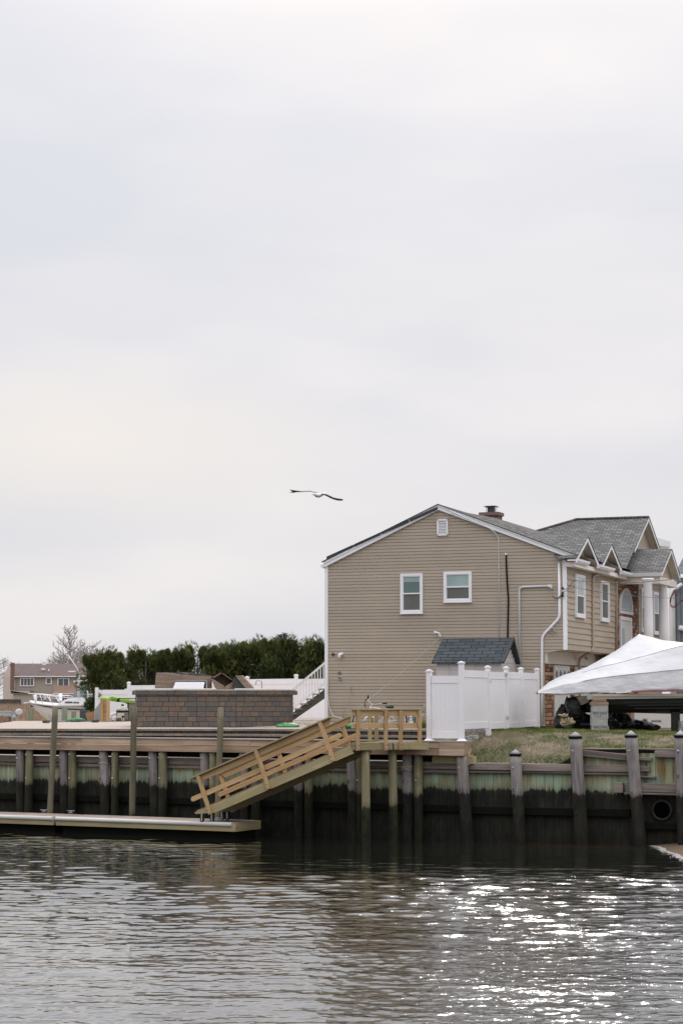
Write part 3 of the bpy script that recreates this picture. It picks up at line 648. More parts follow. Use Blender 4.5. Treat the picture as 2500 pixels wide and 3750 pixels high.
newL = [(109, 28, 'leftmost of the greenish round ones'), (266, 28, 'second greenish round one from the left'), (423, 26, 'slim, right of the cord-wrapped grey one'), (597, 31, 'thickest greenish one left of the gangway'), (780, 26, 'behind the top of the gangway lower end'), (937, 30, 'behind the gangway, mid span'), (1131, 29, 'under the upper gangway'), (1317, 26, 'tucked behind the left landing pile'), (1531, 30, 'rightmost greenish one, under the fence end')]
for x, wp, wd in newL:
    piling(x, wp, 2760, -.33, False, 'newp', 'greenish treated bulkhead piling, ' + wd, ztop=FB, bolts=((2763, -.4, 'bolt'), (2850 + (x > 900) * 8, -.3, 'bolt')), group='newer greenish pilings under the fascia')
for x, wp, yt, ln, wd in ((1692, 40, 2758, .075, 'with grey cone cap, leftmost of the capped ones beside the fence'), (1889, 39, 2762, .05, 'with grey cone cap, shortest, against the grass slope'), (2113, 44, 2698, .055, 'with pale cone cap where the wall steps up'), (2320, 42, 2694, .075, 'with cone cap and reddish stain, leaning left of the drain'), (2494, 42, 2694, .02, 'with cone cap at the right frame edge')):
    piling(x, wp, yt, -.30, True, 'old', 'weathered bulkhead piling ' + wd, cap=True, lean=ln, group='capped pilings of the right bulkhead', bolts=((2812 if x < 2000 else 2750, -.35, 'bolt'), (2892 if x < 2000 else (2903 if x < 2400 else 2843), -.3, 'hole'), (2972, -.2, 'hole')))
# landing piles
for x, yt, wd in ((1338, 2755, 'left of the two tall pale piles carrying the landing'), (1437, 2755, 'right of the two tall pale piles carrying the landing')):
    Yd = 53.3 if x < 1400 else 53.9; c = at(x, 2800, Yd); th = thing('landing_pile', (c.x, c.y, -.8), 'pale green round pile, ' + wd, 'piling', 'piles under the landing')
    g = MB(); zs = np.linspace(-.8, 2.545, 12); g.tube([V((c.x - .012 * (z - 2), c.y, z)) for z in zs], [.118 - .003 * z for z in zs], 18, wob=.08); g.build('shaft', M['newp2'], th)
# mooring piles in front of the fascia
for xt, xb, yt, wd in ((204, 184, 2588, 'left of the three mooring piles in front of the fascia'), (492, 485, 2588, 'middle mooring pile, at the left end of the block island'), (809, 798, 2590, 'mooring pile rising behind the gangway and in front of the block island')):
    P = onp(xb, 2975, KL(0, -.78, 0), NL); Yd = P.y; zt = at(xt, yt, Yd).z; b_p = V((P.x, P.y, .3)); t_p = at(xt, yt, Yd); d = (t_p - V((P.x, P.y, at(xb, 2975, Yd).z))); d = d / d.z
    th = thing('mooring_pile', (P.x, P.y, -.8), 'slim greenish pile, ' + wd, 'piling', 'mooring piles by the float')
    g = MB(); zs = np.linspace(-.8, zt, 14); g.tube([t_p + d * (z - zt) for z in zs], [.088 + .004 * (z - zt) * -.3 for z in zs], 16, wob=.12); g.build('shaft', M['moor'], th)
# white cord on a grey piling, rope on another
def rope(name, pts, r, label, cat='rope', mat='rope', seg=6):
    g = MB(); g.tube(pts, r, seg); o = g.build(name, M[mat]); return tag(o, label, cat)
s_, z_ = kc(382, 2794, -.30); cx = KL(s_, -.30, 0)
rope('tied_rope', [cx + UP * (z_ + .01 * sin(3 * a)) + V((cos(a), sin(a), 0)) * .158 for a in np.linspace(pi, 2 * pi + .3, 14)] + [cx + V((.16, -.03, z_ - .1)), cx + V((.155, -.03, z_ - .35)), cx + V((.15, -.03, z_ - .75))], .009, 'thin white cord tied round a grey piling with its tail hanging', 'rope')
s_, z_ = kc(1492, 2812, -.30); cx = KL(s_, -.30, 0)
rope('loose_rope', [cx + UP * (z_ + .05 * sin(a * 1.7) + .02 * sin(a * 5)) + V((cos(a), sin(a), 0)) * (.165 + .01 * sin(a * 3)) for a in np.linspace(0, 6.2 * 3, 70)], .011, 'loose grey rope wound round a bulkhead piling by the landing')
# ---------------------------------------------------------------- landing
ZL = 2.765
P1, P2 = V((.29, 52.9, 0)), V((2.12, 54.15, 0)); P1 = V((at(1292, 2740, 52.9).x, 52.9, 0)); P2 = V((at(1541, 2740, 54.0).x, 54.0, 0))
dF = (P2 - P1).normalized(); nF = V((-dF.y, dF.x, 0))
ld = thing('landing_platform', tuple(P1 + UP * 2.5), 'small pine landing with railings at the top of the gangway', 'landing')
LEN = (P2 - P1).length
BL = P1 + NL * 1.5
g = MB()
for a, b in ((0, .58), (.60, 1.0)): g.hexa([P1 + dF * LEN * a + UP * (ZL - .20), P1 + dF * LEN * b + UP * (ZL - .20), P1 + dF * LEN * b + nF * .04 + UP * (ZL - .20), P1 + dF * LEN * a + nF * .04 + UP * (ZL - .20), P1 + dF * LEN * a + UP * (ZL), P1 + dF * LEN * b + UP * (ZL), P1 + dF * LEN * b + nF * .04 + UP * (ZL), P1 + dF * LEN * a + nF * .04 + UP * (ZL)])
g.build('front_beam', M['pine2'], ld, bevel=.004)
g = MB(); g.beam(P1 + UP * (ZL - .1) + NL * .05 - UL * .0, BL + UP * (ZL - .1), .045, .19); g.beam(BL + UP * (ZL - .1), BL + UL * 1.5 + UP * (ZL - .1), .04, .19); g.build('side_beam', M['pine2'], ld)
g = MB()
for i in range(13):
    a, b = i / 13, (i + 1) / 13 - .008
    def bk_(t): p = P1 + dF * LEN * t; k = K0 - NL * .56; q = (k - p).dot(NL); return p + NL * q
    p, q = P1 + dF * LEN * a, P1 + dF * LEN * b; pb, qb = bk_(a), bk_(b)
    if (pb - p).length < .05: continue
    g.hexa([p + nF * .05 + UP * (ZL - .03), pb + UP * (ZL - .03), qb + UP * (ZL - .03), q + nF * .05 + UP * (ZL - .03), p + nF * .05 + UP * (ZL + .004), pb + UP * (ZL + .004), qb + UP * (ZL + .004), q + nF * .05 + UP * (ZL + .004)])
g.build('decking', M['fascia'], ld)
def post(g, base, h, w=.09, t=.085, ex=dF, ey=nF): g.box(base + UP * h / 2, UP * h, ex * w, ey * t)
tposts = [.055, .46, .68, .965]
for t in tposts:
    g = MB(); post(g, P1 + dF * LEN * t - nF * .05 + UP * (ZL - .21), 1.05); g.build('post', M['pine'], ld, bevel=.005)
for x in (1354, 1378):
    q = at(x, 2718, 54.5); g = MB(); post(g, V((q.x, 54.5, ZL)), .84, .11, .085, V((1, 0, 0)), V((0, 1, 0))); g.build('post', M['pine2'], ld, bevel=.005)
RT = ZL + .86
for a, b, zo, h, nm in ((-.01, .72, -.085, .16, 'top_rail'), (.70, 1.01, -.085, .16, 'top_rail'), (-.02, .72, -.42, .135, 'mid_rail'), (.70, 1.0, -.42, .135, 'mid_rail')):
    g = MB(); g.beam(P1 + dF * LEN * a + nF * .015 + UP * (RT + zo), P1 + dF * LEN * b + nF * .015 + UP * (RT + zo), .04, h); g.build(nm, M['pine'], ld, bevel=.006)
g = MB(); g.beam(P1 - dF * .12 + UP * (RT + .018) + nF * .01, P2 + dF * .02 + UP * (RT + .018) + nF * .01, .15, .035); g.build('cap_rail', M['pine2'], ld, bevel=.004)
g = MB(); g.beam(at(1346, 2620, 54.5) + V((-.3, 0, RT - .09 - at(1346, 2620, 54.5).z)), at(1380, 2620, 54.5) + V((1.0, .4, RT - .09 - at(1380, 2620, 54.5).z)), .04, .15); g.build('back_rail', M['pine'], ld)
bl = []
for t in (.02, .055, .46, .52, .60, .68, .965):
    for dz in (-.05, -.145):
        q = P1 + dF * LEN * t + UP * (ZL + dz) - nF * (.094 if t in tposts else .0)
        bl.append((q, -nF, .02, .02))
bolts(ld, bl)
# ---------------------------------------------------------------- gangway
g0 = at(1283, 2733, 53.0); g0 = V((g0.x, 53.0, 2.70)); GL = 4.95 * 1.0
lowp = onp(712, 2975, g0, NL); GA = g0; GBt = lowp           # near stringer top line, upper and lower ends
ga = thing('gangway', tuple(GA), 'sloping new pine gangway with double board railings down to the float', 'gangway')
dg = (GBt - GA).normalized(); ng = V((dg.z, 0, 0)); ng = dg.cross(NL).normalized(); ng = ng if ng.z > 0 else -ng; GLEN = (GBt - GA).length; WG = 1.08
for off, nm in ((0, 'stringer'), (WG, 'stringer')):
    g = MB(); a = GA + NL * off; b = GBt + NL * off
    lo = b - dg * .05
    poly = [a, b, b - ng * .055 + dg * -.02, b - ng * .235 - dg * .62, a - ng * .235 - dg * 0]; g.prism(poly, NL * .045)
    for q in range(len(g.l)):
        g.l[q] = [((V(p) - GA).dot(dg), (V(p) - GA).dot(ng) + off * 5, (V(p)).dot(NL)) for p in [g.v[i] for i in g.f[q]]]
    g.build(nm, M['pine2'], ga)
g = MB(); k = .02
while k < GLEN - .1:
    p = GA + dg * k + NL * .02; g.box(p + dg * .06 + NL * (WG / 2) + ng * .014, NL * (WG + .02), dg * .132, ng * .032); k += .145
g.build('decking', M['deckb'] if 0 else wood('red_brown_tread', (.20, .12, .08), (.36, .24, .16)), ga)
tp = [(x_ - 1283) for x_ in ()]
def gpar(x, y): P = onp(x, y, GA, NL); return (P - GA).dot(dg)
for off in (0, WG):
    for (x, y) in ((1221, 2780), (984, 2880), (771, 2972)):
        t = gpar(x, y); g = MB(); b0 = GA + dg * t + NL * (off - .045 if off == 0 else off + .09) - ng * .22; g.box(b0 + ng * .54, ng * 1.10, dg * .10, NL * .085); g.build('post', M['pine'], ga, bevel=.005)
        if off == 0:
            bolts(ga, [(b0 + ng * q - NL * .043 + dg * .012, -NL, .02, .02) for q in (.05, .15)])
    o0 = off + (.02 if off == 0 else 0.02)
    t0, t1 = gpar(1221, 2780) - .18, gpar(771, 2972) + .20
    if off: t0 -= .02; t1 -= .25
    for (h, w_, nm, x0, x1) in ((.80, .15, 'top_rail', -.12, .02), (.36, .135, 'mid_rail', -.25, .28)):
        a = GA + dg * (t0 + x0) + NL * o0 + ng * h; b = GA + dg * (t1 + x1) + NL * o0 + ng * h; q = w_ / 2
        if nm == 'mid_rail': poly = [a + ng * q * .55 - dg * .0, a + ng * q + dg * .05, b + ng * q - dg * .05, b + ng * q * .45, b - ng * q * .45, b - ng * q - dg * .05, a - ng * q + dg * .05, a - ng * q * .55]
        else: poly = [a + ng * q, b + ng * q, b - ng * q - dg * .13, a - ng * q + dg * .10]
        g = MB(); g.prism(poly, NL * .04)
        for i in range(len(g.l)): g.l[i] = [((g.v[v] - GA).dot(dg) + off * 3 + h, (g.v[v] - GA).dot(ng), g.v[v].dot(NL)) for v in g.f[i]]
        g.build(nm, M['pine'], ga)
    a = GA + dg * (t0 - .16) + NL * (off + (-.0 if off == 0 else .06)) + ng * .90; b = GA + dg * (t1 + .10) + NL * (off + (0 if off == 0 else .06)) + ng * .90
    g = MB(); g.beam(a, b, .15, .036, up=ng); g.build('cap_rail', M['pine2'], ga)
FZ = .56
for (t, off) in ((gpar(745, 2975), .0), (gpar(745, 2975), WG), (gpar(775, 2975), .15), (gpar(775, 2975), WG - .1)):
    c = GA + dg * t + NL * off; c = V((c.x, c.y, FZ + .07)); g = MB(); g.lathe(c - NL * .02, [(.03, -.0), (.065, .002), (.07, .012), (.07, .032), (.065, .042), (.03, .044)], 18, ax=NL); wh = g.build('caster_wheel', M['tyre'], ga)
    g = MB(); g.box(c + UP * .06 - NL * .03, UP * .2, UL * .035, NL * .006); g.build('caster_fork', M['galv'], wh)
# ---------------------------------------------------------------- floating dock
FC = onz(864, 3014, FZ); FE0 = onz(200, 2996, FZ)
UF = V((cos(radians(28)), -sin(radians(28)), 0)); NF = V((sin(radians(28)), cos(radians(28)), 0)); WF = 1.30
sj = -((FC - onp(208, 2985, FC, NF)).dot(UF))
def Fp(s, n, z): return V((FC.x, FC.y, 0)) + UF * s + NF * n + UP * z
for (a, b, lab) in ((sj + .02, 0, 'long floating dock section with white bumper edge, its end under the gangway'), (sj - 6.0, sj - .08, 'floating dock section cut by the left frame edge')):
    fd = thing('floating_dock', tuple(Fp((a + b) / 2, WF / 2, 0)), lab, 'dock', 'floating dock sections')
    g = MB(); k = a
    while k < b - .01: e = min(k + .14, b); g.hexa([Fp(k + .004, 0.02, FZ - .03), Fp(k + .004, WF, FZ - .03), Fp(e - .004, WF, FZ - .03), Fp(e - .004, .02, FZ - .03), Fp(k + .004, .02, FZ), Fp(k + .004, WF, FZ), Fp(e - .004, WF, FZ), Fp(e - .004, .02, FZ)]); k = e
    g.build('decking', M['deckb'], fd)
    g = MB(); g.hexa([Fp(a, -.045, FZ - .235), Fp(b, -.045, FZ - .235), Fp(b, -.003, FZ - .235), Fp(a, -.003, FZ - .235), Fp(a, -.045, FZ - .04), Fp(b, -.045, FZ - .04), Fp(b, -.003, FZ - .04), Fp(a, -.003, FZ - .04)])
    g.hexa([Fp(a, WF + .002, FZ - .235), Fp(b, WF + .002, FZ - .235), Fp(b, WF + .045, FZ - .235), Fp(a, WF + .045, FZ - .235), Fp(a, WF + .002, FZ), Fp(b, WF + .002, FZ), Fp(b, WF + .045, FZ), Fp(a, WF + .045, FZ)])
    for e in (a + .0, b - .045): g.hexa([Fp(e + .002, .0, FZ - .235), Fp(e + .002, WF, FZ - .235), Fp(e + .047, WF, FZ - .235), Fp(e + .047, 0, FZ - .235), Fp(e + .002, 0, FZ - .035), Fp(e + .002, WF, FZ - .035), Fp(e + .047, WF, FZ - .035), Fp(e + .047, 0, FZ - .035)])
    g.build('side_board', M['pine2'], fd, bevel=.004)
    e2 = b - (.10 if b == 0 else 0); g = MB(); g.tube([Fp(a, -.045, FZ - .045), Fp(a + .01, -.045, FZ - .045), Fp(e2, -.045, FZ - .045)], .062, 14); g.build('bumper', plain('white_bumper', (.62, .61, .56), .45, .06), fd)
    g = MB(); g.hexa([Fp(a + .1, .16, .02), Fp(b - .1, .16, .02), Fp(b - .1, WF - .1, .02), Fp(a + .1, WF - .1, .02), Fp(a + .1, .16, FZ - .05), Fp(b - .1, .16, FZ - .05), Fp(b - .1, WF - .1, FZ - .05), Fp(a + .1, WF - .1, FZ - .05)]); g.build('under_shade_fill', M['walelow_and_shade'], fd)  # dark box added to paint shade into the gaps between drums
    k = a + .5
    while k < b - .2: 
        g = MB(); g.box(Fp(k + .22, .42, FZ - .42), UF * .42, NF * .5, UP * .36); g.build('float_drum', M['black'], fd); g = MB(); g.box(Fp(k + .22, WF - .3, FZ - .40), UF * .42, NF * .5, UP * .42); g.build('float_drum', M['black'], fd); k += .5 if random.random() < .75 else 1.2
    bolts(fd, [(Fp(k, -.046, FZ - dz - .02), -NF, .018, .018) for k in (a + .12, a + 2.6, b - .08) for dz in (.10, .17)])
for k, wd in ((onz(805, 3004, FZ), 'galvanised cleat on the float beside the gangway wheels'), (onz(260, 2978, FZ), 'galvanised cleat right of the float joint'), (onz(162, 2975, FZ), 'galvanised cleat left of the float joint')):
    c = V((k.x, k.y, FZ + .003)); g = MB(); g.box(c + UP * .012, UF * .14, NF * .05, UP * .02); g.tube([c + UP * .02 - UF * .03, c + UP * .06 - UF * .03], .014, 8); g.tube([c + UP * .02 + UF * .03, c + UP * .06 + UF * .03], .014, 8)
    g.tube([c + UP * .075 - UF * .14, c + UP * .062 - UF * .06, c + UP * .062 + UF * .06, c + UP * .075 + UF * .14], [.008, .014, .014, .008], 8); o = g.build('dock_cleat', M['galv'], loc=tuple(c)); tag(o, wd, 'cleat', 'cleats on the float')

# ================================================================== TAN HOUSE
hs = thing('tan_house', tuple(H(4, 0, 3.1)), 'two storey tan vinyl sided house with a white trimmed gable and grey shingle roof', 'house')
GB = 3.10; LOW = 7.27; OH = 5.42
EZ, PZ, PA = 8.21, 9.92, 3.87
def zr(a): return EZ + (PZ - EZ) * a / PA if a < PA else PZ - (PZ - 8.33) / (WD - PA) * (a - PA)
g = MB(); c = .1016; z = GB
while z < PZ - .03:
    z1 = min(z + c, PZ - .03)
    def rng(zz):
        l = 0 if zz <= EZ else (zz - EZ) / (PZ - EZ) * PA
        r = (LOW if zz < OH else WD) if zz <= 8.33 else WD - (zz - 8.33) / (PZ - 8.33) * (WD - PA)
        return l, r
    l0, r0 = rng(z + 1e-4); l1, r1 = rng(z1 - 1e-4)
    if r0 > l0:
        rr = random.random(); sj_ = random.choice((1.4, 2.3, 3.3, 4.6, 5.5, 6.4)) if int(round((z - GB) / c)) % 2 == 0 else sj_
        f_ = .80; zm_ = z + (z1 - z) * f_; lm, rm = l0 + (l1 - l0) * f_, r0 + (r1 - r0) * f_
        g.face([H(l0, -.027, z), H(r0, -.027, z), H(rm, -.022, zm_), H(lm, -.022, zm_)], rnd=rr); g.face([H(lm, -.022, zm_), H(rm, -.022, zm_), H(r1, -.001, z1), H(l1, -.001, z1)], rnd=rr)
        g.face([H(l0, 0.0, z), H(r0, 0.0, z), H(r0, -.027, z), H(l0, -.027, z)], rnd=rr)
    z = z1
g.build('gable_wall', M['siding'], hs)
# inner shell so that light stays out
g = MB(); g.prism([H(.02, .03, GB), H(LOW - .04, .03, GB), H(LOW - .04, .03, OH + .02), H(WD - .04, .03, OH + .02), H(WD - .04, .03, 8.2), H(PA, .03, PZ - .1), H(.02, .03, EZ - .05)], B * 14.3)
g.build('shell', M['soffit'], hs)
g = MB(); g.box(H(.055, -.02, (GB + EZ) / 2 - .02), A * .11, B * .05, UP * (EZ - GB + .02)); g.build('corner_board', M['trim'], hs)
g = MB(); g.box(H(WD - .05, -.02, (OH + 8.2) / 2), A * .13, B * .05, UP * (8.2 - OH)); g.build('corner_board', M['trim'], hs)
# rakes
def rake(a0, z0, a1, z1, w=.17, b=-.10, t=.10, nm='rake_board'):
    g = MB(); g.hexa([H(a0, b, z0 - w), H(a1, b, z1 - w), H(a1, b + t, z1 - w), H(a0, b + t, z0 - w), H(a0, b, z0), H(a1, b, z1), H(a1, b + t, z1), H(a0, b + t, z0)]); g.build(nm, M['trim'], hs)
    g = MB(); g.hexa([H(a0, b - .02, z0 - w * .38), H(a1, b - .02, z1 - w * .38), H(a1, b, z1 - w * .38), H(a0, b, z0 - w * .38), H(a0, b - .02, z0 + .005), H(a1, b - .02, z1 + .005), H(a1, b, z1 + .005), H(a0, b, z0 + .005)]); g.build('rake_moulding', M['trim'], hs)
rake(-.02, EZ + .10, PA, PZ + .13); rake(PA, PZ + .13, WD + .34, 8.33 - .36 * .34 + .13)
g = MB(); g.prism([H(-.12, -.12, EZ + .02), H(-.12, -.12, EZ - .06), H(-.03, -.12, EZ - .10), H(-.02, -.12, EZ + .02)], B * 14); g.build('gutter', M['trim'], hs)
# roof surfaces of the gable part
def roofz(a, b):
    base = zr(min(max(a, -.1), 99)) + .145 if a >= 0 else EZ + .145 + .44 * a
    return base + .19 * sstep(.2, 2.0, b) * sstep(PA + .2, 5.2, a) * (1 - sstep(7.0, 8.2, a))
g = MB(); aa = [-.08, 1, 2, 3, PA, 4.3, 4.7, 5.2, 5.8, 6.4, 7, 7.6, 8.0, 8.36]; bb = [-.12, .2, .6, 1.2, 2, 4, 8, 14.5]
G_ = [[H(a, b, roofz(a, b)) for a in aa] for b in bb]; g.grid(G_, smooth=False)
for i in range(len(g.f)):
    g.l[i] = [((g.v[k] - O).dot(B), (g.v[k] - O).dot(A) * 1.08, 0) for k in g.f[i]]
g.build('gable_roof', M['shingle2'], hs)
g = MB()
for a0, a1 in ((-.08, PA), (PA, 8.36)): g.beam(H(a0, -.135, roofz(a0, 0) - .005), H(a1, -.135, roofz(a1, 0) - .005), .03, .022)
g.build('drip_edge', M['dark'], hs)
# solar panels on the left slope
S0 = gab(1199, 2040); S1 = gab(1606, 1856)
sv = V((S1[0] - S0[0], 0, S1[2] - S0[2])); 
for i in range(4):
    f0, f1 = i / 4 + .004, (i + 1) / 4 - .004; g = MB()
    p = [(S0[0] + sv.x * f, S0[2] + sv.z * f) for f in (f0, f1)]
    g.hexa([H(p[0][0], -.15, p[0][1] - .085), H(p[1][0], -.15, p[1][1] - .085), H(p[1][0], 7, p[1][1] - .085), H(p[0][0], 7, p[0][1] - .085), H(p[0][0], -.15, p[0][1]), H(p[1][0], -.15, p[1][1]), H(p[1][0], 7, p[1][1]), H(p[0][0], 7, p[0][1])])
    g.build('solar_panel', M['panel'], hs, bevel=.01)
g = MB()
for i in range(8): f = (i + .5) / 8; x, zz = S0[0] + sv.x * f, S0[2] + sv.z * f; g.box(H(x, .0, zz - .09), A * .05, B * .1, UP * .09)
g.build('panel_mount', M['dark'], hs)
# windows
def window(Fr, x0, x1, z0, z1, parent, kind='hung', tw=.075, up='glass_up', lo='glass_lo', blind=0.0, split=.5, name='window', grid=False):
    """Fr(x, z, out) -> point"""
    g = MB()
    def bar(a0, a1, c0, c1, o0, o1): g.hexa([Fr(a0, c0, o0), Fr(a1, c0, o0), Fr(a1, c0, o1), Fr(a0, c0, o1), Fr(a0, c1, o0), Fr(a1, c1, o0), Fr(a1, c1, o1), Fr(a0, c1, o1)])
    t = tw; zm = z0 + (z1 - z0) * split
    bar(x0, x0 + t, z0, z1, -.02, .05); bar(x1 - t, x1, z0, z1, -.02, .05); bar(x0 + t, x1 - t, z1 - t, z1, -.02, .048); bar(x0 + t, x1 - t, z0, z0 + t, -.02, .048)
    bar(x0 - .012, x1 + .012, z0 - .02, z0 + .004, -.02, .065)
    f = g.build(name, M['trim'], parent)
    s = .028
    g = MB(); bar_ = lambda a0, a1, c0, c1, o0, o1: g.hexa([Fr(a0, c0, o0), Fr(a1, c0, o0), Fr(a1, c0, o1), Fr(a0, c0, o1), Fr(a0, c1, o0), Fr(a1, c1, o0), Fr(a1, c1, o1), Fr(a0, c1, o1)])
    X0, X1, Z0, Z1 = x0 + t, x1 - t, z0 + t, z1 - t
    if kind == 'hung':
        bar_(X0, X0 + s, zm + .02, Z1 - s, .0, .028); bar_(X1 - s, X1, zm + .02, Z1 - s, .0, .028); bar_(X0, X1, Z1 - s, Z1, .0, .03); bar_(X0, X1, zm - .02, zm + .02, .0, .034); bar_(X0, X1, Z0, Z0 + s * 1.3, 0, .022); bar_(X0, X0 + s, Z0 + s * 1.3, zm - .02, 0, .02); bar_(X1 - s, X1, Z0 + s * 1.3, zm - .02, 0, .02)
        g.build('sash', M['trim'], f)
        def pane(c0, c1, m, nm, o=.008): q = MB(); q.face([Fr(X0 + s, c0, o), Fr(X1 - s, c0, o), Fr(X1 - s, c1, o), Fr(X0 + s, c1, o)]); q.build(nm, M[m], f)
        zb = Z1 - s - blind * (Z1 - zm)
        if blind > 0: pane(zb, Z1 - s, 'blind', 'blind')
        if blind < .97: pane(zm + .02, zb, up, 'pane')
        pane(Z0 + s * 1.3, zm - .02, lo, 'pane', .004)
    else:
        q = MB(); q.face([Fr(X0, Z0, .006), Fr(X1, Z0, .006), Fr(X1, Z1, .006), Fr(X0, Z1, .006)]); q.build('pane', M[up], f)
    return f
FG = lambda x, z, o: H(x, -.024 - o, z)
a0, _, zt = gab(1467, 2102); a1, _, zb = gab(1549, 2246); window(FG, a0, a1, zb, zt, hs, blind=.28)
a0, _, zt = gab(1625, 2095); a1, _, zb = gab(1728, 2204); window(FG, a0, a1, zb, zt, hs, blind=1.0, lo='glass_lo')
# gable louvre
a0, _, zt = gab(1601, 1902); a1, _, zb = gab(1641, 1961); g = MB()
for q in ((a0, a0 + .05, zb, zt), (a1 - .05, a1, zb, zt), (a0, a1, zt - .05, zt + .001), (a0, a1, zb - .001, zb + .05)): g.box(H((q[0] + q[1]) / 2, -.04, (q[2] + q[3]) / 2), A * (q[1] - q[0]), B * .06, UP * (q[3] - q[2]))
for i in range(9):
    z = zb + .06 + i * (zt - zb - .12) / 8.4; g.hexa([H(a0 + .05, -.055, z), H(a1 - .05, -.055, z), H(a1 - .05, -.02, z + .03), H(a0 + .05, -.02, z + .03), H(a0 + .05, -.055, z + .012), H(a1 - .05, -.055, z + .012), H(a1 - .05, -.02, z + .042), H(a0 + .05, -.02, z + .042)])
g.build('gable_vent', M['white'], hs)
# chimney
CB = 3.4; a0, _, zt = gab(1752, 1876, CB); a1, _, _z = gab(1826, 1876, CB); ac = (a0 + a1) / 2
ch_ = MB(); ch_.box(H(ac, CB + .3, zt - .7), UP * 1.3, A * (a1 - a0 - .1), B * .5); 
for i in range(len(ch_.f)): ch_.l[i] = [((ch_.v[k] - O).dot(A) + (ch_.v[k] - O).dot(B), ch_.v[k].z, 0) for k in ch_.f[i]]
cho = ch_.build('chimney', M['brick'], hs)
g = MB(); g.box(H(ac, CB + .3, zt - .06), A * (a1 - a0), B * .62, UP * .11); g.build('crown', plain('chimney_crown', (.17, .115, .10), .8), cho)
g = MB(); g.box(H(ac, CB + .3, zt + .085), A * .22, B * .22, UP * .17); g.build('flue', M['dark'], cho)
g = MB(); g.box(H(ac, CB + .3, zt + .20), A * .44, B * .4, UP * .012); g.box(H(ac, CB + .3, zt + .215), A * .3, B * .28, UP * .02)
for q in (-1, 1):
    for r in (-1, 1): g.box(H(ac + q * .14, CB + .3 + r * .14, zt + .095), A * .012, B * .012, UP * .2)
g.build('flue_hood', M['dark'], cho)
a0, _, z0 = gab(1886, 1950, 3.5); g = MB(); g.lathe(H(a0, 3.5, z0 - .15), [(.10, 0), (.10, .30), (.115, .30), (.115, .33)], 16); g.build('roof_vent', M['galv'], hs)
# cross wing roof
def S_(b, z, da=0.0): return H(WD + da, b, z)
pk = sid(2374, 1893, .4); fl = sid(2323, 2009, .4); fr = sid(2414, 2008, .4); rl = gab(2107, 1901, pk[1]); hip = gab(1915, 1950, pk[1] - 3.0)
sl_ = (pk[2] - fl[2]) / (pk[1] - fl[1])
def pb(b): return pk[2] - sl_ * (pk[1] - b)
PKp, RLp = H(WD + .4, pk[1], pk[2]), H(rl[0], pk[1], pk[2])
b_low = 6.7
hx = gab(1417, 2077, b_low)[0]
g = MB(); hipL = H(hx, b_low, pb(b_low))
g.face([hipL, H(WD + .4, b_low, pb(b_low)), PKp, RLp], eu=A)
g.build('wing_roof', M['shingle'], hs)
g = MB(); bk2 = H(WD + .4, fr[1] + .5, fr[2] - .25); g.face([RLp, PKp, bk2, H(hx, fr[1] + .5, fr[2] - .25)], eu=A); g.face([hipL, RLp, H(hx, fr[1] + .5, fr[2] - .25)], eu=B); g.build('rear_roof', M['shingle'], hs)
g = MB(); g.beam(RLp + UP * .01, PKp + UP * .01, .22, .05); g.beam(hipL + UP * .01, RLp + UP * .01, .22, .05); g.build('ridge_cap', M['shingle'], hs)
# gable ends on the street side: (peak, left foot, right foot, da)
def street_gable(P, Lf, Rf, da, back, nm, soff=.30, ZO=0.0):
    """white rakes, dark drip, deep soffit and a shingled roof pair running back into the roof"""
    p, l, r = V((0, P[1], P[2])), V((0, Lf[1], Lf[2])), V((0, Rf[1], Rf[2])); X = WD + da
    def Q(v, a): return H(a, v.y, v.z)
    l, p, r = l + UP * ZO, p + UP * ZO, r + UP * ZO
    gr = MB()
    gr.face([Q(l, X + .02), Q(p, X + .02), Q(p, X - back), Q(l, X - back * .35)], eu=A); gr.face([Q(p, X + .02), Q(r, X + .02), Q(r, X - back * .35), Q(p, X - back)], eu=A)
    ro = gr.build(nm, M['shingle'], hs)
    t = .10; g = MB(); g2 = MB()
    for a_, b_ in ((l, p), (p, r)):
        d = UP * -.03; w_ = UP * -.15
        g.hexa([Q(a_, X - .03) + w_, Q(b_, X - .03) + w_, Q(b_, X) + w_, Q(a_, X) + w_, Q(a_, X - .03) + d, Q(b_, X - .03) + d, Q(b_, X) + d, Q(a_, X) + d])
        g2.hexa([Q(a_, X - soff) + w_ * .6, Q(b_, X - soff) + w_ * .6, Q(b_, X - .035) + w_ * .6, Q(a_, X - .035) + w_ * .6, Q(a_, X - soff) + w_ * .4, Q(b_, X - soff) + w_ * .4, Q(b_, X - .035) + w_ * .4, Q(a_, X - .035) + w_ * .4])
    g.build('rake_board', M['trim'], ro); g2.build('soffit', M['soffit'], ro)
    g = MB(); q = UP * -.1; g.face([Q(l, X - soff + .01) + q, Q(r, X - soff + .01) + q, Q(p, X - soff + .01) + q]); g.build('pediment', M['shake'], ro)
    return ro
street_gable(pk, fl, fr, .4, .5, 'wing_gable_roof', ZO=.006)
d1 = (sid(2151, 1965, .4), sid(2110, 2043, .4), sid(2194, 2068, .4)); d2 = (sid(2238, 1993, .4), sid(2202, 2072, .4), sid(2277, 2089, .4))
street_gable(*d1, .4, 1.7, 'dormer_roof'); street_gable(*d2, .4, 1.7, 'dormer_roof')
pp = (sid(2457, 2010, 1.5), sid(2423, 2094, 1.5), sid(2489, 2123, 1.5)); pp = (pp[0], pp[1], (0, pp[2][1], pp[1][2]))
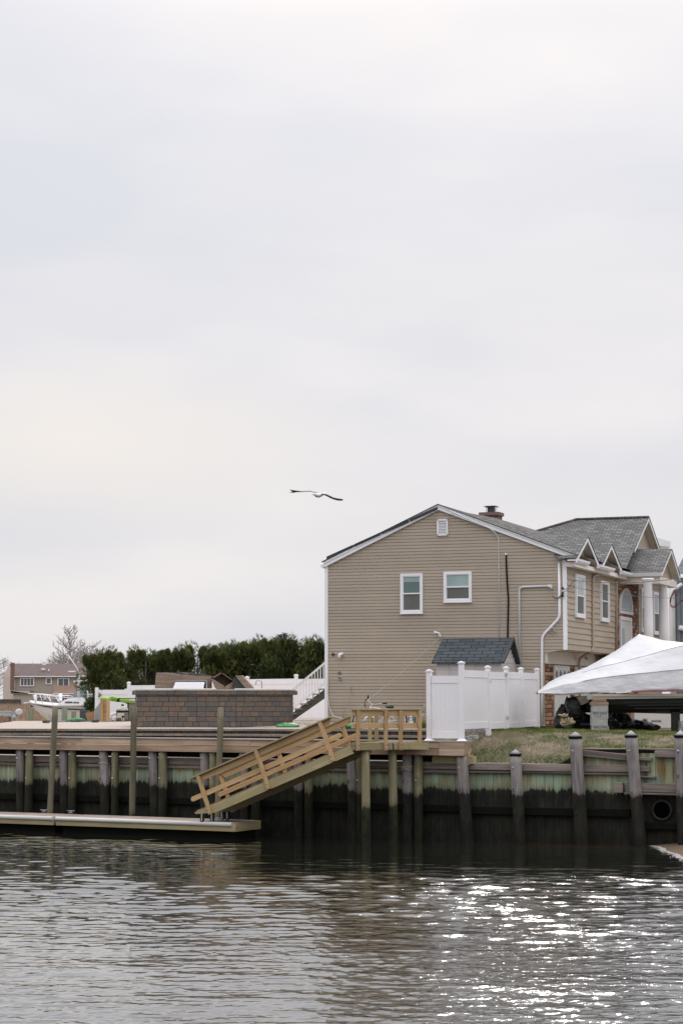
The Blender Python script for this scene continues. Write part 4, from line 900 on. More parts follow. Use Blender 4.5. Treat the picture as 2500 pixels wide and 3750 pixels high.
ro = street_gable(*pp, 1.5, .45, 'portico_roof', soff=.30, ZO=.006); g = MB(); g.face([H(WD + 1.5, pp[0][1], pp[0][2] - .004), H(WD + 1.5, pp[2][1], pp[2][2] - .004), H(WD - .8, pp[2][1], pp[2][2] - .004), H(WD - .8, pp[0][1], pp[0][2] - .004)], eu=A); g.build('portico_rear_slope', M['shingle'], hs)
# front slope of the portico merges with the wing roof
xl = gab(2262, 2091, pp[1][1])[0]
g = MB(); g.face([H(xl, pp[1][1], pp[1][2] - .004), H(WD + 1.5, pp[1][1], pp[1][2] - .004), H(WD + 1.5, pp[0][1], pp[0][2] - .004), H(WD - .6, pp[0][1] + .0, pp[0][2] + .05), H(xl - .9, pp[0][1] - .3, pp[0][2] + .02)], eu=A); g.build('portico_front_slope', M['shingle'], hs)
# eave boxes and gutters on the street side
def gutter(b0, b1, z, da, h=.12, dp=.13, nm='gutter', mat='trim'):
    g = MB(); X = WD + da; g.prism([H(X, b0, z), H(X + dp, b0, z), H(X + dp * .95, b0, z - h * .5), H(X + dp * .6, b0, z - h), H(X, b0, z - h)], B * (b1 - b0)); g.build(nm, M[mat], hs)
gz = 8.22
gutter(-.14, d1[0][1] + .25, gz, .28); gutter(d1[0][1] + 1.3, d2[0][1] + .1, gz - .02, .36); gutter(d2[0][1] + 1.3, pp[1][1] - .1, gz - .02, .36)
for (b0, b1) in ((-.14, d1[0][1] + .4), (d1[0][1] + .35, d2[0][1] + .3), (d2[0][1] + .3, pp[1][1])):
    g = MB(); g.hexa([H(WD - .02, b0, gz - .24), H(WD + .3, b0, gz - .24), H(WD + .3, b1, gz - .24), H(WD - .02, b1, gz - .24), H(WD - .02, b0, gz - .1), H(WD + .28, b0, gz - .1), H(WD + .28, b1, gz - .1), H(WD - .02, b1, gz - .1)]); g.build('eave_box', M['soffit'], hs)
g = MB(); b_ = pp[1][1]; g.prism([H(xl, b_, pp[1][2] - .02), H(xl, b_ - .12, pp[1][2] - .02), H(xl, b_ - .07, pp[1][2] - .15), H(xl, b_, pp[1][2] - .15)], A * (WD + 1.5 - xl)); g.build('gutter', M['trim'], hs)
# portico beam and columns
c1 = sid(2371, 2200, 1.2); c2 = sid(2427, 2200, 1.2)
g = MB(); g.box(H((xl + WD + 1.35) / 2, pp[1][1] + .2, pp[1][2] - .27), A * (WD + 1.35 - xl), B * .28, UP * .24); g.box(H(WD + 1.25, (pp[1][1] + pp[2][1]) / 2, pp[1][2] - .27), A * .28, B * (pp[2][1] - pp[1][1] - .2), UP * .235); g.build('portico_beam', M['soffit'], hs)
for cc_ in (c1, c2):
    g = MB(); g.lathe(H(WD + 1.2, cc_[1], 4.4), [(.17, 0), (.165, 2.0), (.145, 3.4), (.155, 3.42), (.155, 3.46), (.2, 3.50), (.2, 3.56)], 24); g.build('column', M['white'], hs)
# street wall in shakes
c = .182
for (b0, b1) in ((.0, 6.72), (10.30, 14.5)):
    g = MB(); z = OH
    while z < 8.15:
        z1 = min(z + c, 8.15)
        g.face([S_(b0, z, .03), S_(b1, z, .03), S_(b1, z1, .006), S_(b0, z1, .006)]); g.face([S_(b0, z, 0.0), S_(b1, z, 0.0), S_(b1, z, .03), S_(b0, z, .03)])
        z = z1
    g.build('street_wall', M['shake'], hs)
g = MB(); g.face([S_(b0_, z_, .0) for b0_, z_ in ((6.72, GB), (10.3, GB), (10.3, 8.4), (6.72, 8.4))]); g.build('stone_wall', M['stone'], hs)
g = MB(); g.face([S_(b0_, z_, -.0) for b0_, z_ in ((10.3, GB), (14.5, GB), (14.5, OH), (10.3, OH))]); g.face([H(LOW - .2, 14.5, GB), H(WD, 14.5, GB), H(WD, 14.5, 8.2), H(LOW - .2, 14.5, 8.2)][::-1]); g.build('lower_wall', M['siding'], hs)
g = MB(); g.box(S_(10.33, 7.0, .02), A * .07, B * .10, UP * 3.0); g.box(S_(6.69, 6.8, .02), A * .07, B * .07, UP * 2.75); g.build('corner_trim', M['pipe_beige'], hs)
FS = lambda x, z, o: S_(x, z, .034 + o)
for (q0, q1, kw_) in (((2100, 2101), (2134, 2263), dict(up='glass_pale')), ((2192, 2125), (2223, 2278), dict(up='glass_lo')), ((2340, 2155), (2360, 2316), dict(up='glass_pale', split=.56)), ((2385, 2167), (2410, 2325), dict(up='glass_pale', split=.5))):
    s0_, s1_ = sid(*q0), sid(*q1); window(FS, s0_[1], s1_[1], s1_[2], s0_[2], hs, tw=.085, **kw_)
# arched window, entry door
al_, ar_ = sid(2264, 2160), sid(2311, 2250); bm = (al_[1] + ar_[1]) / 2; rw = (ar_[1] - al_[1]) / 2; zb = sid(2264, 2245)[2]; zs_ = sid(2287, 2153)[2] - rw * .75
def arch(rw, zb, rise, n=16): return [(bm - rw, zb), (bm + rw, zb)] + [(bm + rw * cos(t), zs_ + rise * sin(t)) for t in np.linspace(0, pi, n)]
o_, i_ = arch(rw, zb, rw * .75), arch(rw - .09, zb + .09, rw * .75 - .07); g = MB()
for i in range(len(o_)):
    j = (i + 1) % len(o_); a_, b_, c_, d_ = o_[i], o_[j], i_[j], i_[i]
    g.hexa([S_(*a_, .0), S_(*b_, .0), S_(*c_, .0), S_(*d_, .0), S_(*a_, .06), S_(*b_, .06), S_(*c_, .06), S_(*d_, .06)])
f = g.build('arched_window', M['trim'], hs); g = MB(); g.face([S_(*q, .02) for q in i_]); g.build('pane', M['glass_pale'], f)
g = MB(); g.box(S_(bm, zs_, .03), A * .02, B * (rw * 1.8), UP * .015); g.build('muntin', M['trim'], f)
b0, b1 = sid(2266, 2300)[1], sid(2307, 2300)[1]; zt = sid(2266, 2268)[2]
g = MB(); g.box(S_(b0 + .06, zt / 2 + 2.5, .03), UP * (zt - 5.0), A * .06, B * .12); g.box(S_(b1 - .06, zt / 2 + 2.5, .03), UP * (zt - 5.0), A * .06, B * .12); g.box(S_((b0 + b1) / 2, zt + .05, .03), B * (b1 - b0), A * .06, UP * .12); f = g.build('entry_door', M['trim'], hs)
g = MB(); g.face([S_(b0, 4.4, .012), S_(b1, 4.4, .012), S_(b1, zt, .012), S_(b0, zt, .012)]); g.build('door_leaf', M['door'], f); g = MB(); g.face([S_(b0 + .2, 4.7, .02), S_(b0 + .75, 4.7, .02), S_(b0 + .75, zt - .3, .02), S_(b0 + .2, zt - .3, .02)]); g.build('pane', M['glass_pale'], f)
# overhang soffit, garage front below
LD = LOW - WD
g = MB(); g.face([H(LOW - .1, 0, OH - .002), H(LOW - .1, 6.72, OH - .002), H(WD, 6.72, OH - .002), H(WD, 0, OH - .002)]); g.build('overhang_soffit', M['soffit'], hs)
g = MB(); g.hexa([H(LOW - .1, 0.02, OH - .42), H(LOW + .06, 0.02, OH - .42), H(LOW + .06, 6.4, OH - .42), H(LOW - .1, 6.4, OH - .42), H(LOW - .1, 0.02, OH - .01), H(LOW + .06, 0.02, OH - .01), H(LOW + .06, 6.4, OH - .01), H(LOW - .1, 6.4, OH - .01)]); g.build('garage_header', M['soffit'], hs)
gp = lambda x, y: sid(x, y, LD)
bs = [gp(x, 2500)[1] for x in (2024, 2081, 2101, 2166)]
g = MB(); g.box(H(LOW + .005, .42, 4.05), UP * 1.92, A * .07, B * .84); 
for i in range(len(g.f)): g.l[i] = [((g.v[k] - O).dot(A) + (g.v[k] - O).dot(B), g.v[k].z, 0) for k in g.f[i]]
g.build('stone_pier', M['stone'], hs)
g = MB(); g.face([H(LOW - .01, .0, GB - .2), H(LOW - .01, 6.7, GB - .2), H(LOW - .01, 6.7, OH - .4), H(LOW - .01, .0, OH - .4)]); g.build('stone_facing', M['stone'], hs)
for b0, b1 in ((bs[0], bs[1]), (bs[2], bs[3])):
    g = MB(); zt = OH - .45
    g.box(H(LOW + .02, (b0 + b1) / 2, (zt + 2.95) / 2), A * .04, B * (b1 - b0), UP * (zt - 2.95)); f = g.build('garage_door', M['door'], hs)
    for r in range(4):
        for c_ in range(4):
            z0 = 2.98 + r * (zt - 2.98) / 4 + .07; w4 = (b1 - b0) / 4; q0 = b0 + c_ * w4 + w4 * .14; g = MB(); hh = (zt - 2.98) / 4 - .14
            if r == 3:
                g.box(H(LOW + .045, q0 + w4 * .36, z0 + hh / 2), A * .012, B * w4 * .72, UP * hh); p_ = g.build('door_light', M['trim'], f)
            else: g.box(H(LOW + .043, q0 + w4 * .36, z0 + hh / 2), A * .012, B * w4 * .72, UP * hh); g.build('door_panel', M['door'], f)
            if r == 3:
                for sgn in (-1, 1):
                    g = MB(); cx_ = q0 + w4 * .36; g.face([H(LOW + .055, cx_ + sgn * .02, z0 + .04), H(LOW + .055, cx_ + sgn * w4 * .3, z0 + .04), H(LOW + .055, cx_ + sgn * w4 * .3, z0 + hh * .5), H(LOW + .055, cx_ + sgn * .02, z0 + hh * .85)]); g.build('door_glass', M['glass_dark'], f)
# house number and other writing
def text(s, name, P, ex, ez, h, mat, parent=None, label=None, cat=None, wscale=1.0):
    cu = D_.curves.new('t', 'FONT'); cu.body = s; cu.size = h / .72; cu.extrude = .002; cu.align_x = 'CENTER'; to = D_.objects.new('t', cu); COL.objects.link(to)
    bpy.context.view_layer.update(); me = D_.meshes.new_from_object(to); D_.objects.remove(to); ex, ez = V(ex).normalized(), V(ez).normalized(); en = ex.cross(ez)
    base = V(parent['wl']) if parent is not None else V(P)
    for v in me.vertices: p = V(P) + ex * v.co.x * wscale + ez * v.co.y + en * v.co.z; v.co = p - base
    me.name = name; me.materials.clear(); me.materials.append(mat); o = D_.objects.new(name, me); COL.objects.link(o)
    if parent is not None: o.parent = parent
    else: o.location = base
    o['wl'] = tuple(base); return o
q = gp(2137, 2416); text('3134', 'house_number', H(LOW + .075, q[1] + .0, q[2]), B, UP, .10, M['black'], hs, wscale=1.5)
# downpipes
def pipe(pts, r, mat, nm='downpipe', sm=True, parent=None, seg=8):
    P = [V(p) for p in pts]; out = [P[0]]
    for i in range(1, len(P) - 1):
        d0 = (P[i] - P[i - 1]); d1 = (P[i + 1] - P[i]); k = min(.12, d0.length * .45, d1.length * .45)
        a_, b_ = P[i] - d0.normalized() * k, P[i] + d1.normalized() * k; out += [a_, (a_ + b_) * .25 + P[i] * .5, b_]
    out.append(P[-1]); g = MB(); g.tube(out, r, seg); return g.build(nm, mat if not isinstance(mat, str) else M[mat], parent if parent is not None else hs)
def G2(x, y, o=.05): a_, _, z_ = gab(x, y); return H(a_, -o, z_)
def G3(x, y, o=.06, da=0.0): _, b_, z_ = sid(x, y, da); return S_(b_, z_, da + o)
pipe([G2(2047, 2062), G2(2049, 2262), G2(1985, 2330), G2(1984, 2520), G2(1983, 2660)], .042, 'white')
pipe([G3(2192, 2082, .3), G3(2190, 2098, .2), G3(2163, 2110, .06), G3(2163, 2375, .06), G3(2160, 2384, .04), H(LOW + .14, gp(2104, 2410)[1], gp(2104, 2412)[2]), H(LOW + .14, gp(2104, 2410)[1], 3.1)], .045, 'pipe_beige')
pipe([G3(2283, 2104, .3), G3(2282, 2115, .2), G3(2250, 2125, .06), G3(2249, 2400, .06)], .045, 'pipe_beige')
pipe([G2(1652, 1872, .16), G2(1806, 1940, .16), G2(1826, 1970, .04), G2(1828, 2440, .04)], .016, 'conduit', 'conduit', seg=8)
pipe([G2(1853, 2028, .03), G2(1854, 2060, .05), G2(1857, 2120, .06), G2(1862, 2200, .05), G2(1860, 2290, .06), G2(1858, 2440, .05)], .026, 'black', 'flexible_conduit')
g = MB(); g.box(G2(1853, 2029, .03), A * .07, B * .05, UP * .07); g.build('conduit_box', M['white'], hs)
pipe([G2(1904, 2480, .06), G2(1902, 2150, .06), G2(2012, 2146, .06)], .034, 'conduit', 'service_mast')
g = MB(); g.tube([G2(2004, 2146, .06), G2(2016, 2147, .07), G2(2021, 2156, .08)], [.045, .06, .045], 10); g.build('weatherhead', M['conduit'], hs)
for k in range(3): pipe([G2(2017, 2160, .08), G2(2020 + k, 2176 + k * 2, .1), G2(2034, 2188 + 3 * k, .12), G2(2052, 2186 + 2 * k, .1), G2(2060 + k, 2160 + 10 * k, .12)], .007, 'black' if k else 'rope', 'service_wire', seg=5)
for y in (2155, 2172, 2182): g = MB(); g.lathe(G2(2062, y, .10), [(.01, -.03), (.035, -.02), (.035, .02), (.01, .03)], 8, ax=A); g.build('wire_clamp', M['black'], hs)
def vent(x, y, r, mat, nm, l=.05): g = MB(); g.lathe(G2(x, y, .0), [(r, 0), (r, l), (r * .75, l), (r * .7, l * .4)], 16, ax=-B); return g.build(nm, M[mat], hs)
vent(1221, 2397, .05, 'black', 'wall_vent'); vent(1244, 2465, .05, 'rust', 'wall_vent', .04); vent(1246, 2484, .06, 'grey', 'dryer_vent', .09)
g = MB(); g.tube([G2(1254, 2395, .0), G2(1252, 2395, .09), G2(1248, 2398, .12), G2(1247, 2410, .12)], .052, 12); g.build('white_elbow_vent', M['white'], hs)
g = MB(); g.box(G2(2023, 2308, .10), (A + UP * .75).normalized() * .15, (UP - A * .75).normalized() * .15, B * .02); f = g.build('solar_light', M['cream'], hs); g = MB(); g.box(G2(2023, 2308, .115), (A + UP * .75).normalized() * .12, (UP - A * .75).normalized() * .12, B * .006); g.build('light_cell', M['taupe'], f)
# security camera on the wall
cmh = thing('security_camera', tuple(G2(1611, 2328, .05)), 'small white security light with camera on the tan wall above the shed', 'camera')
g = MB(); g.lathe(G2(1612, 2332, .0), [(.05, 0), (.05, .07), (.03, .09)], 12, ax=-B); g.tube([G2(1613, 2335, .06), G2(1611, 2322, .1)], [.05, .035], 10); g.build('mount', M['white'], cmh)
g = MB(); g.tube([G2(1612, 2320, .10), G2(1604, 2318, .16), G2(1596, 2316, .2)], [.03, .035, .045], 10); g.tube([G2(1611, 2318, .10), G2(1607, 2322, .18)], [.03, .04], 10); g.build('lamp_head', M['white'], cmh)
g = MB(); g.lathe(G2(1607, 2323, .22), [(.022, 0), (.02, .01)], 10, ax=-B); g.build('lens', M['black'], cmh)
rope('stay_line', [G2(1611, 2338, .1).lerp(V((*at(1262, 2632, 63.2),)), t) - UP * .25 * t * (1 - t) for t in np.linspace(0, 1, 14)], .0085, 'thin pale line running slantwise down the tan wall from the camera', 'rope', seg=5)
rope('hanging_hose', [G2(1203, 2478, .07), G2(1203, 2540, .07), G2(1208, 2590, .07), at(1219, 2622, 63.2), at(1240, 2628, 62.8), at(1262, 2634, 62.5), at(1285, 2631, 62.4), at(1305, 2624, 62.3)], .013, 'pale cream hose hanging at the left corner of the tan house', 'hose')
# shed
sh = thing('garden_shed', tuple(H(6, -1.3, 3.1)), 'small garden shed with green shingled gable roof behind the white fence', 'shed')
bR, bE, bE2 = -1.25, -2.15, -.30
r0, r1 = gab(1620, 2338, bR), gab(1877, 2337, bR); e0, e1 = gab(1579, 2425, bE), gab(1839, 2424, bE); zR, zE = r0[2], e0[2]
aL0, aR1 = (r0[0] + e0[0]) / 2, (r1[0] + e1[0]) / 2
g = MB(); dn = UP * -.05
for (bb_, fl_) in ((bE, 0), (bE2, 1)):
    q = [H(e0[0], bb_, zE), H(e1[0], bb_, zE), H(r1[0], bR, zR), H(r0[0], bR, zR)]
    if fl_: q = [H(e1[0], bb_, zE), H(e0[0], bb_, zE), H(r0[0], bR, zR), H(r1[0], bR, zR)]
    g.face(q, eu=A * (1 if not fl_ else -1)); g.face([p + dn for p in q][::-1])
    for i in range(4): g.face([q[i] + dn, q[(i + 1) % 4] + dn, q[(i + 1) % 4], q[i]])
g.build('roof', M['shedroof'], sh)
g = MB()
for bb_ in (bE, bE2): g.beam(H(e1[0] + .02, bb_, zE - .02), H(r1[0] + .02, bR, zR - .02), .04, .09)
g.build('barge_board', M['dark'], sh)
g = MB(); wa0, wa1 = e0[0] + .12, e1[0] - .08; wz = zE + .02
for i, (z0, z1) in enumerate([(2.9 + k * .19, 3.085 + k * .19) for k in range(int((wz - 2.9) / .19) + 1)]):
    z1 = min(z1, wz)
    for k in range(5):
        x0, x1 = wa0 + k * (wa1 - wa0) / 5, wa0 + (k + 1) * (wa1 - wa0) / 5 - .008
        g.box(H((x0 + x1) / 2, bE + .14, (z0 + z1) / 2), A * (x1 - x0), B * .04, UP * (z1 - z0))
    g.box(H(wa1 - .02, (bE + bE2) / 2, (z0 + z1) / 2), A * .04, B * (bE2 - bE - .26), UP * (z1 - z0))
for k in range(6):
    z0, z1 = wz + k * .125, wz + k * .125 + .12; f0 = 1 - (z1 - zE) / (zR - zE)
    if f0 > .02: g.box(H(wa1 - .02, bR, (z0 + z1) / 2), A * .04, B * (bE2 - bE - .1) * f0, UP * (z1 - z0))
g.build('wall', M['shedwall'], sh)
g = MB()
for k in range(5): g.box(H(wa1 + .005, bR, zR - .24 - k * .045), A * .03, B * (.08 + .035 * k), UP * .018)
g.build('gable_louvre', M['grey'], sh)
# bicycle
by = thing('bicycle', tuple(at(1390, 2680, 61.6)), 'white cruiser bicycle with black saddle leaning against the tan house wall', 'bicycle')
BY = 61.7
def Q_(x, y, o=0.0): return at(x, y, BY + o - .37 * (x - 1390) / 7323 * BY)
WB = 7323. / BY; wr = .31
wd_ = A
def wheel(x, y):
    c = Q_(x, y); g = MB(); g.tube([c + (wd_ * cos(t) + UP * sin(t)) * wr for t in np.linspace(0, 2 * pi, 33)], .024, 8, caps=False); w_ = g.build('wheel', M['tyre'], by)
    g = MB(); g.tube([c + (wd_ * cos(t) + UP * sin(t)) * (wr - .032) for t in np.linspace(0, 2 * pi, 33)], .012, 6, caps=False); g.build('rim', M['white'], w_)
    g = MB()
    for k in range(22): t = k * 2 * pi / 22; g.tube([c + B * (.03 if k % 2 else -.03), c + (wd_ * cos(t) + UP * sin(t)) * (wr - .03)], .0035, 3)
    g.build('spokes', M['galv'], w_); g = MB(); g.lathe(c - B * .05, [(.02, 0), (.02, .1)], 10, ax=B); g.build('hub', M['galv'], w_)
wheel(1453, 2639); wheel(1327, 2641)
g = MB()
for pts, r in (([Q_(1361, 2590), Q_(1372, 2592), Q_(1390, 2595), Q_(1410, 2605)], .016), ([Q_(1358, 2584), Q_(1354, 2602), Q_(1348, 2615)], .017), ([Q_(1354, 2604), Q_(1365, 2625), Q_(1392, 2645)], .016), ([Q_(1425, 2594), Q_(1410, 2615), Q_(1392, 2645)], .016), ([Q_(1392, 2645), Q_(1453, 2639)], .011), ([Q_(1410, 2606), Q_(1453, 2639)], .010), ([Q_(1348, 2615), Q_(1336, 2630), Q_(1327, 2641)], .014), ([Q_(1350, 2617, -.1), Q_(1338, 2632, -.1), Q_(1329, 2643, -.06)], .013)):
    g.tube(pts, r, 8)
g.build('frame', M['white'], by)
g = MB(); g.tube([Q_(1348, 2556, .2), Q_(1349, 2566, .18), Q_(1355, 2575, .05), Q_(1364, 2579), Q_(1376, 2581, -.15), Q_(1386, 2578, -.25), Q_(1398, 2576, -.3)], .012, 8); g.tube([Q_(1358, 2590), Q_(1362, 2577)], .013, 8); g.build('handlebar', M['galv'], by)
for q0, q1 in (((1401, 2576, -.3), (1416, 2576, -.32)), ((1348, 2558, .2), (1347, 2546, .22))): g = MB(); g.tube([Q_(*q0), Q_(*q1)], .02, 8); g.build('grip', M['black'], by)
g = MB(); g.tube([Q_(1410, 2587), Q_(1416, 2589), Q_(1426, 2589), Q_(1438, 2591)], [.02, .03, .06, .07], 10); o = g.build('saddle', M['leather'], by)
for k in range(3): pipe([Q_(1346, 2554, .2), Q_(1336 - 3 * k, 2575, .1), Q_(1338, 2592, .0), Q_(1350, 2598)], .005, 'black', 'brake_cable', parent=by, seg=4)
g = MB(); g.lathe(Q_(1392, 2645) - B * .06, [(.09, 0), (.09, .008)], 18, ax=-B); g.build('chainring', M['galv'], by); g = MB(); g.tube([Q_(1392, 2645, -.08), Q_(1398, 2660, -.08)], .01, 6); g.box(Q_(1398, 2661, -.14), A * .09, B * .08, UP * .02); g.build('pedal', M['black'], by)
# gas meter and pipes
mt_ = thing('gas_meter', tuple(at(1508, 2665, 61.6)), 'grey green utility meter box on the wall base right of the bicycle', 'meter')
g = MB(); c = at(1508, 2641, 61.6); g.box(c, A * .2, B * .14, UP * .27); g.tube([c + UP * .12, c + UP * .2], .07, 12); g.build('body', plain('meter_green_grey', (.16, .19, .18), .5), mt_, bevel=.015)
for y, w_, h_ in ((2623, .10, .06), (2633, .07, .07), (2643, .13, .07)): g = MB(); g.box(at(1507, y, 61.6) - B * .085, A * w_, B * .004, UP * h_); g.build('sticker', M['white'], mt_)
pipe([at(1536, 2605, 61.7), at(1551, 2602, 61.7), at(1553, 2596, 61.7), at(1554, 2578, 61.8)], .022, 'grey', 'meter_pipe', parent=mt_)
pipe([at(1536, 2620, 61.7), at(1560, 2617, 61.7)], .012, 'white', 'side_pipe', parent=mt_)
rk = thing('broom_stick', tuple(G2(1274, 2640, .5)), 'thin brown pole leaning against the tan wall left of the bicycle', 'pole'); g = MB(); g.tube([G2(1287, 2512, .03), G2(1273, 2642, .6)], .013, 8); g.build('shaft', M['bark'], rk)
# hose box, potting bags
def bag(nm, x0, x1, yc, D0, h, label, mat='green_pl'):
    a_, b_ = at(x0, yc, D0), at(x1, yc, D0); L = (b_ - a_).length; c = (a_ + b_) / 2; th = thing(nm, tuple(c), label, 'bag', 'garden soil bags on the patio'); u = (b_ - a_).normalized(); v_ = UP.cross(u); n1, n2 = 26, 14
    for nm2, zs, mt, k0, k1 in (('bag_underside', -1, mat, 0, 1), ('bag_top', 1, mat, 0, 1), ('printed_panel', 1, 'bag_pale', .28, .78)):
        g = MB(); G = []
        for i in range(n1 + 1):
            s = (k0 + (k1 - k0) * i / n1) * 2 - 1; row = []
            for j in range(n2 + 1):
                t = (j / n2 * 2 - 1) * (.6 if k0 else 1) + (.15 if k0 else 0); e = max(0, 1 - s ** 4) ** .5 * max(0, 1 - t ** 4) ** .5; wob = 1 + .25 * mnoise.noise(V((s * 3, t * 3, x0)))
                zz = h * .5 + (zs * h * .5 * e * wob if zs > 0 else -h * .5 * e) + (0 if zs < 0 else 0); k = 1 - .06 * t * t
                row.append(c + (UP * .006 if k0 else UP * 0) + u * s * L / 2 * k + v_ * t * .27 * (1 - .08 * s * s) + UP * (zz + (.02 * mnoise.noise(V((s * 5, t * 5, 1))))))
            G.append(row if zs > 0 else row[::-1])
        g.grid(G); g.build(nm2, M[mt], th)
    return th
bag('soil_bag', 1010, 1097, 2669, 62.3, .17, 'green and pale printed soil bag lying on the patio right of the block island')
bag('soil_bag', 1236, 1322, 2667, 61.0, .16, 'green soil bag lying on the patio behind the landing railing')
bx = thing('hose_box', tuple(at(1277, 2655, 61.8)), 'dark green plastic tray on the patio behind the second soil bag', 'tray'); g = MB(); g.box(at(1277, 2650, 61.8), A * .36, B * .25, UP * .09); g.build('tray_body', plain('dark_green_plastic', (.015, .07, .04), .4), bx, bevel=.02)
g = MB(); g.box(at(1277, 2645, 61.8), A * .38, B * .27, UP * .02); g.build('rim', M['black'], bx)
# dry grass tufts
for i, (x, y, D0, lab) in enumerate(((1327, 2662, 60.9, 'dry straw tuft behind the left end post of the landing railing'), (1270, 2640, 59.5, 'small dry straw tuft at the top end of the gangway rail'), (1549, 2668, 60.5, 'tuft of green and straw grass left of the white front fence'), (1128, 2660, 61.4, 'thin dry weed stalks on the patio edge'))):
    c = at(x, y, D0); g = MB()
    for k in range(260 if i != 3 else 16):
        a_ = random.random() * 6.28; l = random.uniform(.08, .22) * (1.6 if i >= 2 else .8); sp_ = random.uniform(0, .09); d = V((cos(a_), sin(a_), 0)); p = c + d * sp_ ; wdt = .005
        g.face([p - d.cross(UP) * wdt, p + d.cross(UP) * wdt, p + d * l * random.uniform(.1, .9) + UP * l], loc=[(0, 0, 0)] * 3, rnd=random.uniform(.55, 1) if i != 2 else random.uniform(.05, .9))
    o = g.build('grass_tuft', M['grass']); tag(o, lab, 'grass tuft')

# ================================================================== WHITE VINYL FENCES
def fpost(base, top, ex, ey, w=.127, parent=None, cap=True, foot=False):
    g = MB(); h = top - base.z; g.box(base + UP * h / 2, ex * w, ey * w, UP * h); p = g.build('fence_post', M['fence'], parent, bevel=.006)
    if cap:
        g = MB(); c = V((base.x, base.y, top)); q = w / 2 + .02
        g.box(c + UP * .012, ex * (w + .045), ey * (w + .045), UP * .024); g.box(c + UP * .036, ex * (w + .01), ey * (w + .01), UP * .022)
        r = w / 2 - .005; g.hexa([c + ex * a * r + ey * b * r + UP * .047 for a, b in ((-1, -1), (1, -1), (1, 1), (-1, 1))] + [c + ex * a * .01 + ey * b * .01 + UP * .065 for a, b in ((-1, -1), (1, -1), (1, 1), (-1, 1))]); g.build('post_cap', M['fence'], p)
    if foot:
        g = MB(); r = w / 2 + .05; c = base; g.hexa([c + ex * a * r + ey * b * r for a, b in ((-1, -1), (1, -1), (1, 1), (-1, 1))] + [c + ex * a * (w / 2 + .005) + ey * b * (w / 2 + .005) + UP * .05 for a, b in ((-1, -1), (1, -1), (1, 1), (-1, 1))]); g.build('post_skirt', M['fence'], p)
    return p
def fpanel(p, q, z0, z1, parent, t0=0.07, nm='fence_panel', zq=None):
    p, q = V((p.x, p.y, 0)), V((q.x, q.y, 0)); d = (q - p).normalized(); n = V((-d.y, d.x, 0)); L = (q - p).length - 2 * t0; c = (p + q) / 2
    g = MB(); k = int(L / .15) + 1
    for i in range(k): g.box(c + d * (-L / 2 + (i + .5) * L / k) + UP * (z0 + z1) / 2, UP * (z1 - z0 - .1), d * (L / k - .002), n * .022, rnd=.5)
    for zc, h in ((z1 - .09, .18), (z0 + .09, .18)): g.box(c + UP * zc, d * L, n * .045, UP * h)
    g.box(c + UP * (z1 - .185), d * L, n * .052, UP * .02); g.build(nm, M['fence'], parent)
fn = thing('vinyl_fence', (3.0, 54.5, 2.9), 'white vinyl privacy fence of tall panels running from the bulkhead back to the tan house', 'fence')
FT_ = 4.83
def fp_(x, Y, z): q = at(x, 2600, Y); return V((q.x, Y, z))
b0 = KL(0, -.30, 2.795); s0_ = kc(1571, 2600, -.30)[0]; Pf0 = KL(s0_, -.30, 2.795); s1_ = kc(1689, 2600, -.30)[0]; Pf1 = KL(s1_, -.30, 2.795)
zt0 = at(1570, 2460, Pf0.y).z
exf, eyf = UL, NL
fpost(Pf0, zt0, exf, eyf, parent=fn, foot=True); fpost(Pf1, at(1687, 2430, Pf1.y).z, exf, eyf, parent=fn, foot=True)
fpanel(Pf0, Pf1, 2.86, zt0 - .11, fn)
Ps = [Pf1, fp_(1786, 56.4, 2.75), fp_(1853, 57.9, 2.9), fp_(1907, 59.6, 2.95), fp_(1966, 61.1, 3.0)]
for i, q in enumerate(Ps[1:]): fpost(q, FT_ - .04, A, B, parent=fn)
for i in range(4):
    zb = (at(1735, 2668, 55.2).z, at(1820, 2668, 57.2).z, 3.05, 3.08)[i]; fpanel(Ps[i], Ps[i + 1], zb, FT_ - .13 + (.0 if i != 1 else -.02), fn, nm='fence_panel' if i != 1 else 'gate_panel')
hng = M['galv']
for (x, y, Y) in ((1795, 2497, 56.5), (1855, 2470, 57.8), (1859, 2629, 57.8)):
    g = MB(); c = at(x, y, Y) - B * .08; g.box(c, A * .05, B * .03, UP * .10); g.box(c - B * .01 + A * .02, A * .08, B * .02, UP * .03); g.build('gate_hinge', hng, fn)
# loose paving stones beside the fence
k = 0
for (x, y, Y, w_, h_, lab) in ((1712, 2676, 55.6, .24, .13, 'top left of the pile'), (1735, 2676, 55.9, .14, .13, 'second along the top'), (1755, 2674, 56.2, .2, .12, 'third along the top'), (1776, 2671, 56.5, .2, .1, 'right end of the top row'), (1697, 2688, 55.1, .14, .16, 'dark and white streaked, at the fence post'), (1702, 2703, 54.9, .2, .09, 'below the streaked one'), (1733, 2700, 55.0, .22, .10, 'tilted, lying on the slope'), (1718, 2712, 54.9, .12, .13, 'greenish, at the bottom'), (1701, 2718, 54.8, .2, .12, 'bottom left corner')):
    c = at(x, y, Y); g = MB(); a = random.uniform(-.3, .3) if k else 0; ex = (A * cos(a) + B * sin(a)); g.box(c, ex * w_, V((-ex.y, ex.x, 0)) * .2, (UP + A * random.uniform(-.1, .1)) * h_); o = g.build('paving_stone', M['cinder'], bevel=.01); tag(o, 'loose grey paving stone by the white fence, ' + lab, 'stone', 'loose stones by the fence'); k += 1
